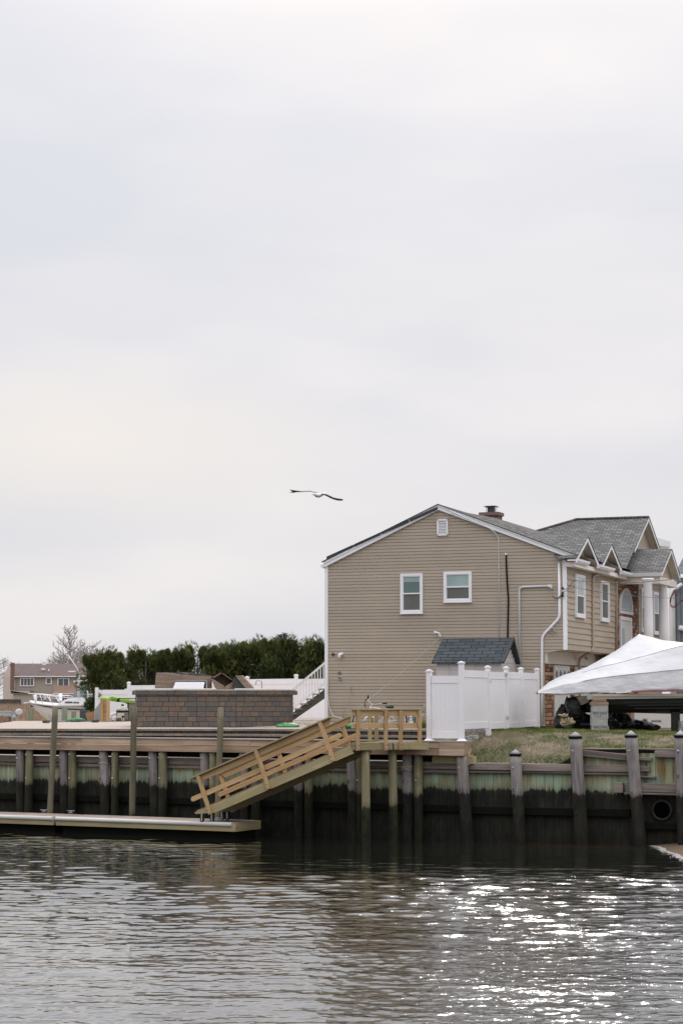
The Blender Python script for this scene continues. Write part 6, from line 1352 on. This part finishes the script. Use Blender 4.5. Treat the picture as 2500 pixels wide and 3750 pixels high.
# wooden crate post
wp_ = thing('wooden_crate', tuple(T8(387, 2641, -.8)), 'upright pine crate frame left of the pool filter', 'crate')
for x, w_, nm in ((373, 10, 'upright'), (397, 11, 'upright')): g = MB(); p0, p1 = T8(x, 2641, -.9), T8(x, 2560, -.9); g.box((p0 + p1) / 2, UP * (p1 - p0).length, V((w_ * K8, 0, 0)), V((0, .12, 0))); g.build(nm, M['pine'], wp_)
for i in range(8): g = MB(); p = T8(385, 2568 + i * 9.7, -.8); g.box(p, V((16 * K8, 0, 0)), V((0, .06, 0)), UP * 9.2 * K8); g.build('slat', M['pine'], wp_)
# kayak and paddle
ky = thing('kayak', tuple(T8(440, 2562, -.1)), 'lime green kayak lying on its rack above the pool filter', 'kayak')
g = MB(); g.tube([T8(361, 2554, -.3), T8(375, 2557, -.3), T8(400, 2560, -.3), T8(435, 2563, -.3), T8(480, 2565, -.3), T8(530, 2566, -.3)], [.01, .05, .075, .09, .10, .10], 12); g.build('kayak_hull', M['lime'], ky)
g = MB(); g.tube([T8(475, 2564, -.405), T8(500, 2565, -.405)], .045, 8); g.build('kayak_decal', M['cream'], ky)
g = MB(); g.tube([T8(434.5, 2556, -.3), T8(435.5, 2570, -.3)], .10, 12); g.build('strap', M['black'], ky)
pd = thing('kayak_paddle', tuple(T8(440, 2556, -.4)), 'paddle with lime blade and black shaft on top of the kayak', 'paddle')
g = MB(); g.tube([T8(402, 2554, -.45), T8(412, 2554, -.45), T8(424, 2556, -.45), T8(434, 2558, -.45)], [.02, .075, .06, .02], 10); g.build('blade', M['lime'], pd); g = MB(); g.tube([T8(434, 2558, -.45), T8(440, 2557.5, -.45), T8(520, 2558, -.45)], .016, 8); g.build('shaft', M['black'], pd)
g = MB(); g.beam(T8(450, 2569, 0), T8(472, 2576, 0), .06, .06); g.beam(T8(470, 2570, 0), T8(470, 2641, 0), .06, .06); o = g.build('kayak_rack', M['dark']); tag(o, 'dark metal bracket holding the kayak', 'rack')
# boards and bits at left of the fence
g = MB(); g.prism([T8(312, 2611, -.6), T8(347, 2604, -.6), T8(346, 2641, -.6), T8(322, 2641, -.6)], V((0, .05, 0))); o = g.build('chipboard_sheet', M['osb']); tag(o, 'brown chipboard offcut standing below the first evergreen', 'board')
g = MB(); g.prism([T8(349, 2596, -.2), T8(374, 2564, -.2), T8(374, 2641, -.2), T8(348, 2641, -.2)], V((0, .05, 0))); o = g.build('grey_panel', plain('grey_sheet', (.30, .32, .33), .6)); tag(o, 'grey sheet panel leaning behind the wooden crate', 'panel')
g = MB(); g.prism([T8(293, 2600, -.2), T8(322, 2603, -.2), T8(322, 2641, -.2), T8(293, 2641, -.2)], V((0, .3, 0))); o = g.build('dark_bin', plain('slate_bin', (.04, .05, .055), .5)); tag(o, 'dark slate coloured bin right of the white boat hull', 'bin')
dg_ = thing('paddle_board', tuple(T8(283, 2636, -2)), 'green paddle board lying flat on the patio edge left of the chipboard', 'board')
g = MB(); g.tube([T8(238, 2640, -1.5), T8(255, 2638, -1.5), T8(285, 2636, -1.5), T8(312, 2637, -1.5)], [.02, .06, .09, .04], 12); g.build('board_body', M['green_pl'], dg_); g = MB(); g.tube([T8(258, 2633, -1.5), T8(280, 2632, -1.5), T8(310, 2634, -1.5)], [.01, .02, .01], 8); g.build('board_rim', M['white'], dg_)
rope('garden_hose', [T8(240 + i * 9, 2640 + 1.5 * sin(i * 1.9), -2 + .3 * sin(i)) for i in range(12)], .018, 'dark green garden hose trailing along the patio edge', 'hose', 'spruce')
for x, y, l in ((170, 2648, 'dark cleat plate on the patio edge at the left mooring pile'), (350, 2646, 'dark cleat plate on the patio edge below the chipboard')): g = MB(); c = onz(x, y, 3.0); g.box(c + UP * .03, V((.25, 0, 0)), V((0, .15, 0)), UP * .06); g.tube([c + V((-.15, 0, .07)), c + V((.15, 0, .09))], .02, 6); o = g.build('deck_cleat', M['dark']); tag(o, l, 'cleat')
g = MB(); g.beam(onz(180, 2645, 3.0) + UP * .03, onz(500, 2641, 3.0) + UP * .03, .2, .06); o = g.build('patio_kerb', plain('grey_kerb', (.33, .33, .33), .8)); o['kind'] = 'structure'
# ================================================================== MOTOR BOAT
mb = thing('motor_boat', tuple(at(250, 2650, 104)), 'white fishing boat seen from the bow with railing, cabin and long antenna', 'boat')
YB = 104
def BP(x, y, d=0.0): return at(x, y, YB + d)
# hull as a loft from bow to stern: sheer, chine, keel on both sides
st_ = []
for f, x, ysh, yk, hw in ((0, 110, 2573, 2590, .04), (.15, 140, 2576, 2608, .5), (.35, 175, 2580, 2640, 1.0), (.6, 225, 2584, 2665, 1.4), (.8, 262, 2586, 2680, 1.5), (1, 330, 2590, 2680, 1.5)):
    C_ = YB + f * 3.2; K_ = at(x, yk, C_); S1_ = at(x, ysh, C_); 
    st_.append([V((S1_.x, C_ - hw, S1_.z)), V((K_.x + .04, C_ - hw * .75, K_.z * .4 + S1_.z * .6)), V((K_.x + (.25 if f < .5 else 0), C_ - hw * .25, K_.z)), V((K_.x, C_ + hw * .4, K_.z)), V((S1_.x, C_ + hw, S1_.z))])
g = MB(); g.grid(st_); g.build('boat_hull', M['gloss'], mb)
g = MB(); g.grid([[r[0], (r[0] + r[-1]) / 2 + UP * .12, r[-1]] for r in st_]); g.build('deck', M['gloss'], mb)
g = MB(); g.tube([r[0] + UP * -.0 + V((0, -.03, 0)) for r in st_], .05, 8); g.build('rub_rail', M['gloss'], mb)
g = MB(); g.tube([r[0].lerp(r[1], .28) + V((0, -.04, 0)) for r in st_], .03, 6); g.build('hull_stripe', M['dark'], mb)
# cabin
g = MB(); g.prism([BP(205, 2584, .4), BP(238, 2562, .4), BP(262, 2555, .4), BP(300, 2553, .4), BP(335, 2584, .4)], V((0, 2.2, 0))); g.build('cabin', M['gloss'], mb)
for q in ([BP(240, 2569, .38), BP(265, 2569, .38), BP(267, 2575, .38), BP(238, 2575, .38)], [BP(270, 2570, .38), BP(290, 2571, .38), BP(290, 2576, .38), BP(269, 2575, .38)]): g = MB(); g.prism(q, V((0, .03, 0))); g.build('cabin_window', M['glass_dark'], mb)
g = MB(); g.prism([BP(262, 2553, .6), BP(285, 2518, 1.0), BP(322, 2505, 1.0), BP(330, 2553, .6)], V((0, 1.6, 0))); g.build('windshield', M['gloss'], mb)
for q in ([BP(263, 2550, .5), BP(284, 2520, .9), BP(286, 2553, .55)], [BP(293, 2552, .55), BP(292, 2516, .95), BP(316, 2508, .98), BP(318, 2552, .55)]): g = MB(); g.prism(q, V((0, .04, 0))); g.build('windshield_glass', glassm('tinted_glass' + str(len(D_.materials)), (.10, .14, .14), .15), mb)
def bpipe(pts, r, nm, mat='white'): g = MB(); g.tube([BP(*p) for p in pts], r, 6); g.build(nm, M[mat], mb)
bpipe([(106, 2540, -.2), (160, 2544, -.7), (205, 2551, -1), (262, 2556, -1)], .022, 'bow_rail'); bpipe([(106, 2540, .3), (150, 2541, 1.4), (205, 2546, 2), (262, 2548, 2.2)], .022, 'bow_rail'); bpipe([(128, 2552, -.4), (160, 2553, -.7), (220, 2560, -1)], .016, 'mid_rail_pipe')
for a_, b_ in (((122, 2544, -.3), (132, 2574, -.3)), ((147, 2544, -.5), (158, 2577, -.6)), ((173, 2547, -.8), (194, 2580, -1)), ((205, 2551, -1), (225, 2584, -1.2)), ((180, 2545, 1.5), (190, 2578, 1.5))): bpipe([a_, b_], .018, 'rail_stanchion')
bpipe([(131, 2544, 0), (131, 2582, 0)], .07, 'bow_post'); bpipe([(112, 2572, -.2), (90, 2576, -.3), (86, 2578, -.3)], .05, 'anchor', 'galv'); bpipe([(289, 2470, .2), (289, 2555, .2)], .07, 'davit_post'); bpipe([(271, 2496, .2), (310, 2493, .4), (325, 2492, .8)], .05, 'spreader')
bpipe([(252, 2401, .9), (275, 2435, .9), (302, 2477, .9)], .022, 'antenna'); bpipe([(300, 2478, .9), (313, 2479, .9)], .09, 'radar_dome', 'cream')
bpipe([(153, 2548, 1.0), (150, 2560, 1.0)], .14, 'deck_fitting', 'dark'); bpipe([(222, 2540, 1.6), (222, 2566, 1.6)], .10, 'hull_post')
# pilings behind the patio, boat lift
for x, w_, yt, Y, mt, lab in ((108, 13, 2602, 100, 'moor', 'pale green piling left of the white boat, shorter one of the pair'), (121, 13, 2592, 100.5, 'moor', 'brown green piling left of the white boat, taller one of the pair'), (237, 22, 2588, 98, 'newp', 'thick green piling in front of the white boat hull'), (271, 19, 2605, 98, 'newp', 'short brown green piling in front of the white boat stern')):
    c = at(x, 2640, Y); zt = at(x, yt, Y).z; g = MB(); r = w_ / 2 * Y / 7323; g.tube([V((c.x, Y, .5)), V((c.x, Y, (zt + 1) / 2)), V((c.x, Y, zt))], [r, r, r * .97], 14); o = g.build('canal_piling', wood('canal_pile_' + 'abcdefgh'[int(x) % 8], (.14, .16, .11) if x != 121 else (.17, .15, .09), (.24, .27, .20) if x != 121 else (.30, .26, .17), .9, False)); tag(o, lab, 'piling', 'pilings along the canal')
bl_ = thing('boat_lift', tuple(at(30, 2650, 96)), 'galvanised boat lift beam with motor wheel at the left frame edge', 'boat lift')
g = MB(); g.box(at(8, 2613, 96), V((70 * 96 / 7323, 0, 0)), V((0, .25, 0)), UP * .24); g.box(at(8, 2606, 96), V((70 * 96 / 7323, 0, 0)), V((0, .35, 0)), UP * .03); g.build('lift_beam', M['galv'], bl_)
g = MB(); g.lathe(at(70, 2608, 95.8), [(.14, -.05), (.17, .0), (.17, .12), (.1, .15)], 18, ax=V((.3, -1, 0))); g.build('motor_wheel', plain('pale_grey_cover', (.55, .55, .55), .5), bl_)
g = MB(); g.box(at(55, 2617, 95.9), V((.32, 0, 0)), V((0, .3, 0)), UP * .28); g.tube([at(48, 2622, 95.7), at(60, 2632, 95.7)], .12, 10); g.build('motor_housing', M['grey'], bl_)
g = MB(); c = at(29, 2640, 96); g.tube([V((c.x, 96, .5)), V((c.x, 96, at(29, 2624, 96).z))], .165, 14); g.build('lift_piling', M['newp'], bl_)
rope('coiled_hose', [at(9, 2640, 95.5) + V((.12 * cos(t), .1 * sin(t), .11 * sin(t) + .01 * t)) for t in np.linspace(0, 18, 60)], .02, 'dull red coiled hose by the boat lift piling', 'hose', 'dullred')
# ================================================================== FAR SHORE
YF = 330.
fh = thing('far_house', tuple(at(190, 2609, YF)), 'distant tan house with brown roof and brick chimney behind the white boat', 'house')
def FP(x, y, d=0.0): return at(x, y, YF + d)
g = MB(); g.face([FP(50, 2600), FP(350, 2605), FP(350, 2477), FP(50, 2477)]); g.face([FP(296, 2480, .0), FP(350, 2480), FP(350, 2605), FP(296, 2605)][::-1]); g.build('wall', M['farwall'], fh)
g = MB(); g.face([FP(12, 2478, 9), FP(50, 2478), FP(50, 2602), FP(12, 2602, 9)]); g.face([FP(12, 2478, 9), FP(36, 2430, 5.), FP(50, 2478)]); g.build('end_wall', M['farside'], fh)
g = MB(); g.face([FP(47, 2478, -.5), FP(352, 2478, -.5), FP(330, 2430, 6), FP(38, 2430, 6)], eu=V((1, 0, 0))); g.face([FP(38, 2430, 6), FP(330, 2430, 6), FP(352, 2478, 12), FP(12, 2478, 12)], eu=V((1, 0, 0))); g.build('roof', M['roofbrown'], fh)
g = MB(); g.box(FP(200, 2477.5, -.6), V((13.8, 0, 0)), V((0, .3, 0)), UP * .13); g.build('gutter', M['trim'], fh)
g = MB(); g.prism([FP(38, 2527, -.8), FP(52, 2527, -.8), FP(52, 2427, -.8), FP(40, 2427, -.8)], V((0, 1, 0))); g.build('chimney', M['brick'], fh)
g = MB(); g.box(FP(53, 2505, -.2), V((.25, 0, 0)), V((0, .2, 0)), UP * 2.4); g.box(FP(285, 2495, -.2), V((.2, 0, 0)), V((0, .2, 0)), UP * 1.5); g.build('corner_board', M['trim'], fh)
for (x0, x1, y0, y1, n) in ((74, 127, 2482, 2513, 4), (168, 191, 2482, 2506, 1), (211, 255, 2483, 2531, 2), (79, 105, 2547, 2572, 1), (160, 170, 2546, 2562, 1), (210, 252, 2543, 2570, 3)):
    g = MB(); a_, b_ = FP(x0, y1, -.15), FP(x1, y0, -.15); g.box((a_ + b_) / 2, V((b_.x - a_.x, 0, 0)), V((0, .1, 0)), UP * (b_.z - a_.z)); f = g.build('window', M['trim'], fh); w_ = (b_.x - a_.x - .24) / n
    for i in range(n): g = MB(); g.box(V((a_.x + .12 + w_ * (i + .5), a_.y - .06, (a_.z + b_.z) / 2)), V((w_ - .12, 0, 0)), V((0, .06, 0)), UP * (b_.z - a_.z - .3)); g.build('pane', M['glass_dark'] if n != 1 else M['glass_lo'], f)
g = MB(); g.face([FP(43, 2530, -2), FP(125, 2541, -2), FP(120, 2530, 0), FP(40, 2530, 0)]); g.prism([FP(50, 2605, -2), FP(132, 2605, -2), FP(132, 2541, -2), FP(50, 2541, -2)], V((0, 2, 0))); g.build('lean_to', M['farwall'], fh); g = MB(); g.prism([FP(40, 2541, -2.3), FP(133, 2541, -2.3), FP(122, 2529, -.1), FP(40, 2529, -.1)], V((0, .1, 0))); g.build('lean_to_roof', M['roofbrown'], fh)
g = MB(); g.prism([FP(199, 2536, -2), FP(290, 2536, -2), FP(290, 2510, -2), FP(199, 2510, -2)], V((0, .1, 0))); g.build('balcony', plain('salmon_balcony', (.36, .24, .18), .7), fh); g = MB(); g.box(FP(245, 2539, -1.5), V((4.2, 0, 0)), V((0, 2, 0)), UP * .12); g.build('balcony_slab', M['trim'], fh)
for x, y, w_, h_ in ((160, 2450, .55, .28), (163, 2433, .5, .2), (180, 2454, .12, .4), (264, 2461, 1.2, .4)): g = MB(); g.box(FP(x, y, 2), V((w_, 0, 0)), V((0, .5, 0)), UP * h_); g.build('roof_fixture', M['trim'], fh)
g = MB(); g.prism([at(-40, 2600, 300), at(78, 2600, 300), at(78, 2561, 300), at(-40, 2560, 300)], V((0, .2, 0))); o = g.build('far_fence', plain('dark_far_fence', (.09, .075, .065), .9, .4, .6)); tag(o, 'dark weathered fence left of the distant tan house', 'fence')
fh2 = thing('hedge_top_house', tuple(at(450, 2500, 150)), 'pale gabled house whose grey roof peeks over the evergreens', 'house')
g = MB(); g.prism([at(405, 2600, 150), at(560, 2600, 150), at(560, 2400, 150), at(487, 2398, 150), at(412, 2434, 150)], V((0, 8, 0))); g.build('wall', plain('pale_far_wall', (.52, .51, .52), .7), fh2); g = MB(); g.prism([at(404, 2434, 149.6), at(484, 2396, 149.6), at(486, 2402, 149.6), at(408, 2441, 149.6)], V((0, 8.6, 0))); g.prism([at(484, 2396, 149.6), at(570, 2434, 149.6), at(570, 2441, 149.6), at(484, 2402, 149.6)], V((0, 8.6, 0))); g.build('roof', plain('far_grey_roof', (.22, .23, .23), .8), fh2)
# marsh reeds
g = MB()
for i in range(16000):
    Y = 125 + 190 * random.random() ** 1.2; x = random.uniform(-60, 330); p = at(x, 2600, Y); p.z = 1.4; h = random.uniform(1.0, 1.9) * (.55 + .45 * sstep(150, 240, Y)); wd = .03 + Y * .00025; a_ = random.uniform(-.3, .3)
    g.face([p - V((wd, 0, 0)), p + V((wd, 0, 0)), p + V((a_ * h, random.uniform(-.2, .2), h))], loc=[(0, 0, 0)] * 3, rnd=min(1, max(0, random.gauss(.5, .25) + .25 * mnoise.noise(p * .08))))
o = g.build('marsh_reeds', M['reed']); tag(o, 'dry tan marsh reeds between the canal pilings and the distant house', 'reeds', kind='stuff')
# ================================================================== TREES
def spray_tree(name, n, W, Hh, mat, kind=0, seed=0, leaf=.20):
    rs = random.Random(seed); g = MB()
    lobes = []
    for i in range(int(34)):
        z = Hh * (.02 + .90 * rs.random()); f = (1 - (z / Hh) ** 3.4) ** .6; a = rs.random() * 6.28; r = W * .5 * f * rs.uniform(.45, 1.0); lobes.append((V((cos(a) * r, sin(a) * r, z)), rs.uniform(.34, .58) * W * .46, rs.uniform(-.12, .16)))
    for k in range(7):
        x_, y_ = rs.uniform(-.42, .42) * W, rs.uniform(-.3, .3) * W; zt_ = Hh * rs.uniform(.86, 1.0)
        for j in range(4): lobes.append((V((x_ + .03 * j, y_, zt_ - .07 * j)), W * (.022 + .018 * j), .12))
    for i in range(n):
        c, r, tint = lobes[i % len(lobes)]
        d = V((rs.gauss(0, 1), rs.gauss(0, 1), rs.gauss(0, 1))).normalized(); rr = r * (rs.random() ** .35); p = c + V((d.x * rr, d.y * rr, d.z * rr * 1.35))
        if p.z < 0: continue
        ou = V((p.x, p.y, 0)); ou = ou.normalized() if ou.length > .01 else V((1, 0, 0)); ax = (ou * rs.uniform(.2, 1.0) + UP * rs.uniform(.25, 1.2) + V((rs.gauss(0, .3), rs.gauss(0, .3), 0))).normalized()
        sd_ = ax.cross(V((rs.gauss(0, 1), rs.gauss(0, 1), rs.gauss(0, 1)))).normalized(); l = leaf * rs.uniform(.5, 1.3)
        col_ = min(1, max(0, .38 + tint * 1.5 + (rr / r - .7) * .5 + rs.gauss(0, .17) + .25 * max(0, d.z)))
        for k in range(3):
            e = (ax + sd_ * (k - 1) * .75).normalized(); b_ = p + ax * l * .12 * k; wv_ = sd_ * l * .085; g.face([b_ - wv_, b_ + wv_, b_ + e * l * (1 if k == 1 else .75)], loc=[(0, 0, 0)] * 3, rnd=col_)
    return g
protos = []
for s in range(3):
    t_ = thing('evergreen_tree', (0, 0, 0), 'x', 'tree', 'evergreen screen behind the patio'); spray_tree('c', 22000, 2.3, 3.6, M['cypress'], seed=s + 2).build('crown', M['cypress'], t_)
    g = MB(); g.tube([V((0, 0, -.3)), V((.02, 0, 1.2)), V((0, .03, 3.2))], [.11, .09, .03], 8)
    for k in range(12): a = k * 2.4; z = .5 + k * .22; g.tube([V((0, 0, z)), V((cos(a) * .7, sin(a) * .7, z + .35))], [.035, .01], 5)
    g.build('trunk', M['bark2'], t_); protos.append(t_)
TL = [(380, 2388, 118, 87, 'first tree at the left, drooping in front of the white boat'), (455, 2424, 84, 89.5, 'shorter tree right of the first, below the pale roof'), (535, 2386, 128, 88, 'broad tree above the wicker sofa left end'), (594, 2398, 110, 90, 'behind the wicker sofa, slightly lower top'), (660, 2388, 130, 88, 'above the grill'), (725, 2374, 130, 89, 'right of the tree above the grill, ragged tip'), (790, 2372, 130, 88, 'above the tipped wicker chair'), (850, 2368, 130, 89, 'above the tilted wicker seat'), (912, 2362, 130, 88, 'above the faucet'), (975, 2352, 130, 89, 'left of the spruce tips'), (1038, 2352, 130, 87, 'directly below the spruce tips'), (1100, 2358, 130, 88, 'above the middle of the stair railing'), (1162, 2350, 130, 87, 'second from the right, by the house corner'), (1222, 2364, 130, 88, 'last one, cut by the tan house corner')]
for i, (x, y, wpx, Y, lab) in enumerate(TL):
    y += (4, 10, 6, 12, 3)[i % 5]; wpx *= (1.0, 1.1, .95, 1.15)[i % 4] if i else 1
    pr = protos[i % 3]; zt = at(x, y, Y).z; zb = 2.6 if i else 2.75; c = at(x, 2500, Y); sc_ = ((wpx * Y / 7323) / 2.3 * 1.25, (wpx * Y / 7323) / 2.3 * 1.25, (zt - zb) / 3.6)
    if i < 3: o = pr; o.location = (c.x, Y, zb); o.scale = sc_; o.rotation_euler = (0, 0, i * 1.3)
    else: o = copy_tree(pr, (c.x, Y, zb), random.random() * 6.28, sc_)
    o['label'] = 'dark evergreen ' + lab
def spruce(x, y, Y, lab):
    zt = at(x, y, Y).z; c = at(x, 2500, Y); th = thing('spruce_tree', (c.x, Y, 2), lab, 'tree', 'spruces beyond the hedge'); g = MB(); rs = random.Random(int(x)); H_ = zt - 2
    for i in range(4200):
        f = rs.random() ** .8; z = zt - f * H_ * .7; a = rs.random() * 6.28; lay = .75 + .25 * sin(f * 90); r = (.12 + 2.4 * f) * lay * rs.random() ** .5; p = V((c.x + cos(a) * r, Y + sin(a) * r, z)); d = V((cos(a), sin(a), rs.uniform(-.3, .5))).normalized(); s_ = d.cross(UP).normalized() * .04
        g.face([p - s_, p + s_, p + d * .38], loc=[(0, 0, 0)] * 3, rnd=rs.random())
    g.build('crown', M['spruce'], th); g = MB(); g.tube([V((c.x, Y, 1)), V((c.x, Y, zt))], [.2, .02], 8); g.build('trunk', M['bark2'], th)
spruce(1044, 2319, 150, 'grey green spruce tip above the hedge, tallest of three'); spruce(1025, 2324, 152, 'grey green spruce tip, middle of three above the hedge'); spruce(1008, 2334, 154, 'grey green spruce tip, leftmost and shortest of three above the hedge')
def bare(x, ytop, Y, lab, spread=.5, seed=0, n0=9, base=1.4, upright=False):
    rs = random.Random(seed); zt = at(x, ytop, Y).z; c = at(x, 2500, Y); b = V((c.x, Y, base)); Ht = zt - base; g = MB(); gt = MB()
    g_w = Y * .000075
    tp_ = [b + UP * Ht * f + V((rs.gauss(0, .012) * Ht, 0, 0)) * f for f in np.linspace(0, 1, 9)]; gt.tube(tp_, [Ht * .014 * (1 - f) + g_w for f in np.linspace(0, 1, 9)], 6)
    def br(p, d, l, r, lev):
        q = p; pts = [p]
        for k in range(4): d = (d + V((rs.gauss(0, .12), rs.gauss(0, .12), .10 if upright else .04 + rs.gauss(0, .05)))).normalized(); q = q + d * l / 4; pts.append(q)
        g.tube(pts, [max(r * (1 - .18 * k), g_w) for k in range(5)], 3, caps=False)
        if lev > 0:
            for k in range(5 if lev > 1 else 4):
                t = rs.randint(1, 4); a = V((rs.gauss(0, 1), rs.gauss(0, 1), rs.gauss(0, .6))).normalized(); br(pts[t], (d * 1.0 + a * .75).normalized(), l * rs.uniform(.4, .62), r * .5, lev - 1)
    for i in range(n0 * 3):
        f = .28 + .68 * i / (n0 * 3); a = i * 2.4; p = b + UP * Ht * f; d = V((cos(a), sin(a), .75 if upright else .45)).normalized(); br(p, d, Ht * spread * (1 - f) ** .75 * .9 + Ht * .03, Ht * .006, 2)
    th = thing('bare_tree', tuple(b), lab, 'tree', 'leafless trees on the far shore'); gt.build('trunk', M['bark'], th); g.build('crown', M['bark'], th)
bare(256, 2292, 400, 'tall leafless tree with a straight leader behind the distant house', .33, 1, upright=True)
bare(330, 2355, 390, 'lower twiggy leafless tree right of the tall one', .62, 2)
bare(292, 2372, 395, 'small leafless tree between the two taller ones', .62, 3)
bare(218, 2395, 392, 'low leafless tree left of the tall one above the brown roof', .6, 5)
bare(352, 2392, 370, 'small leafless tree just left of the first evergreen top', .6, 7)
bare(-6, 2415, 380, 'leafless tree at the left frame edge', .7, 4)
# ================================================================== GULL
gu = thing('gull', tuple(at(1165, 1815, 52)), 'gull gliding with outstretched wings left of the house ridge', 'bird')
def GP(x, y, d=0.0): return at(x, y, 52 + d)
# picture coords from the enlarged crop: x = 1000 + u/4.9, y = 1750 + v/4.9
def gu_(u, v, d=0.0): return GP(1000 + u / 4.9, 1750 + v / 4.9, d)
g = MB(); g.tube([gu_(712, 300, -.42), gu_(722, 296, -.38), gu_(735, 292, -.34), gu_(752, 300, -.28), gu_(785, 312, -.16), gu_(820, 312, 0), (gu_(860, 300, .14)), gu_(890, 292, .26), gu_(905, 288, .34)], [.006, .022, .030, .034, .058, .064, .05, .03, .012], 14); g.build('body', M['skinwhite'], gu)
g = MB(); g.tube([gu_(714, 299, -.42), gu_(705, 304, -.45), gu_(699, 311, -.47)], [.011, .008, .003], 8); g.build('beak', plain('beak_dark', (.12, .10, .06), .5), gu)
g = MB(); g.lathe(gu_(728, 291, -.41), [(.005, 0), (.005, .004)], 8, ax=V((0, -1, 0))); g.build('eye', M['black'], gu)
def wing(le, te, nm):
    """leading and trailing edges (u, v, depth)"""
    n = 24; L1 = [gu_(*p) for p in le]; T1_ = [gu_(*p) for p in te]
    def smp(Ls, t): t *= len(Ls) - 1; i = min(int(t), len(Ls) - 2); return Ls[i].lerp(Ls[i + 1], t - i)
    rows = []; g = MB()
    base = len(g.v); m_ = 9
    for i in range(n + 1):
        a, b = smp(L1, i / n), smp(T1_, i / n); row = []
        for j in range(m_): t = j / (m_ - 1); th = .022 * sin(pi * t) * (1 - .6 * i / n); row.append(a.lerp(b, t) + UP * (th + .012 * sin(pi * t)))
        for j in range(m_ - 2, 0, -1): t = j / (m_ - 1); row.append(a.lerp(b, t) + UP * (-.004 + .012 * sin(pi * t)))
        row.append(row[0]); rows.append(row)
    g.grid(rows)
    k = 0
    for i in range(n):
        for j in range(len(rows[0]) - 1): g.r[k] = min(1, max(0, (i / n) ** 1.6 * 1.0 + .12 * sin(i * 2.1) + (.25 if 4 < j < 11 else 0) * (i / n))); k += 1
    g.build(nm, M['wing'], gu)
wing([(815, 276, -.1), (740, 258, -.24), (660, 236, -.28), (590, 242, -.2), (520, 246, -.12), (430, 232, -.05), (345, 218, .02), (292, 214, .1)], [(850, 292, .2), (760, 274, .12), (670, 248, .08), (590, 250, .1), (520, 256, .18), (430, 258, .2), (350, 262, .2), (320, 232, .16)], 'wing')
g = MB(); g.tube([gu_(400, 250, .1), gu_(340, 262, .12), (gu_(283, 262, .14))], [.02, .012, .003], 6); g.build('wing_feather', M['wing'], gu)
wing([(870, 284, -.05), (950, 292, -.2), (1010, 318, -.26), (1080, 352, -.2), (1150, 368, -.1), (1210, 377, -.04), (1252, 384, .02)], [(900, 306, .2), (960, 330, .16), (1020, 362, .1), (1080, 388, .12), (1150, 407, .16), (1210, 410, .16), (1250, 408, .14)], 'wing')
g = MB(); g.tube([gu_(905, 288, .3), gu_(925, 284, .45)], [.03, .045], 8); g.build('tail', M['skinwhite'], gu)
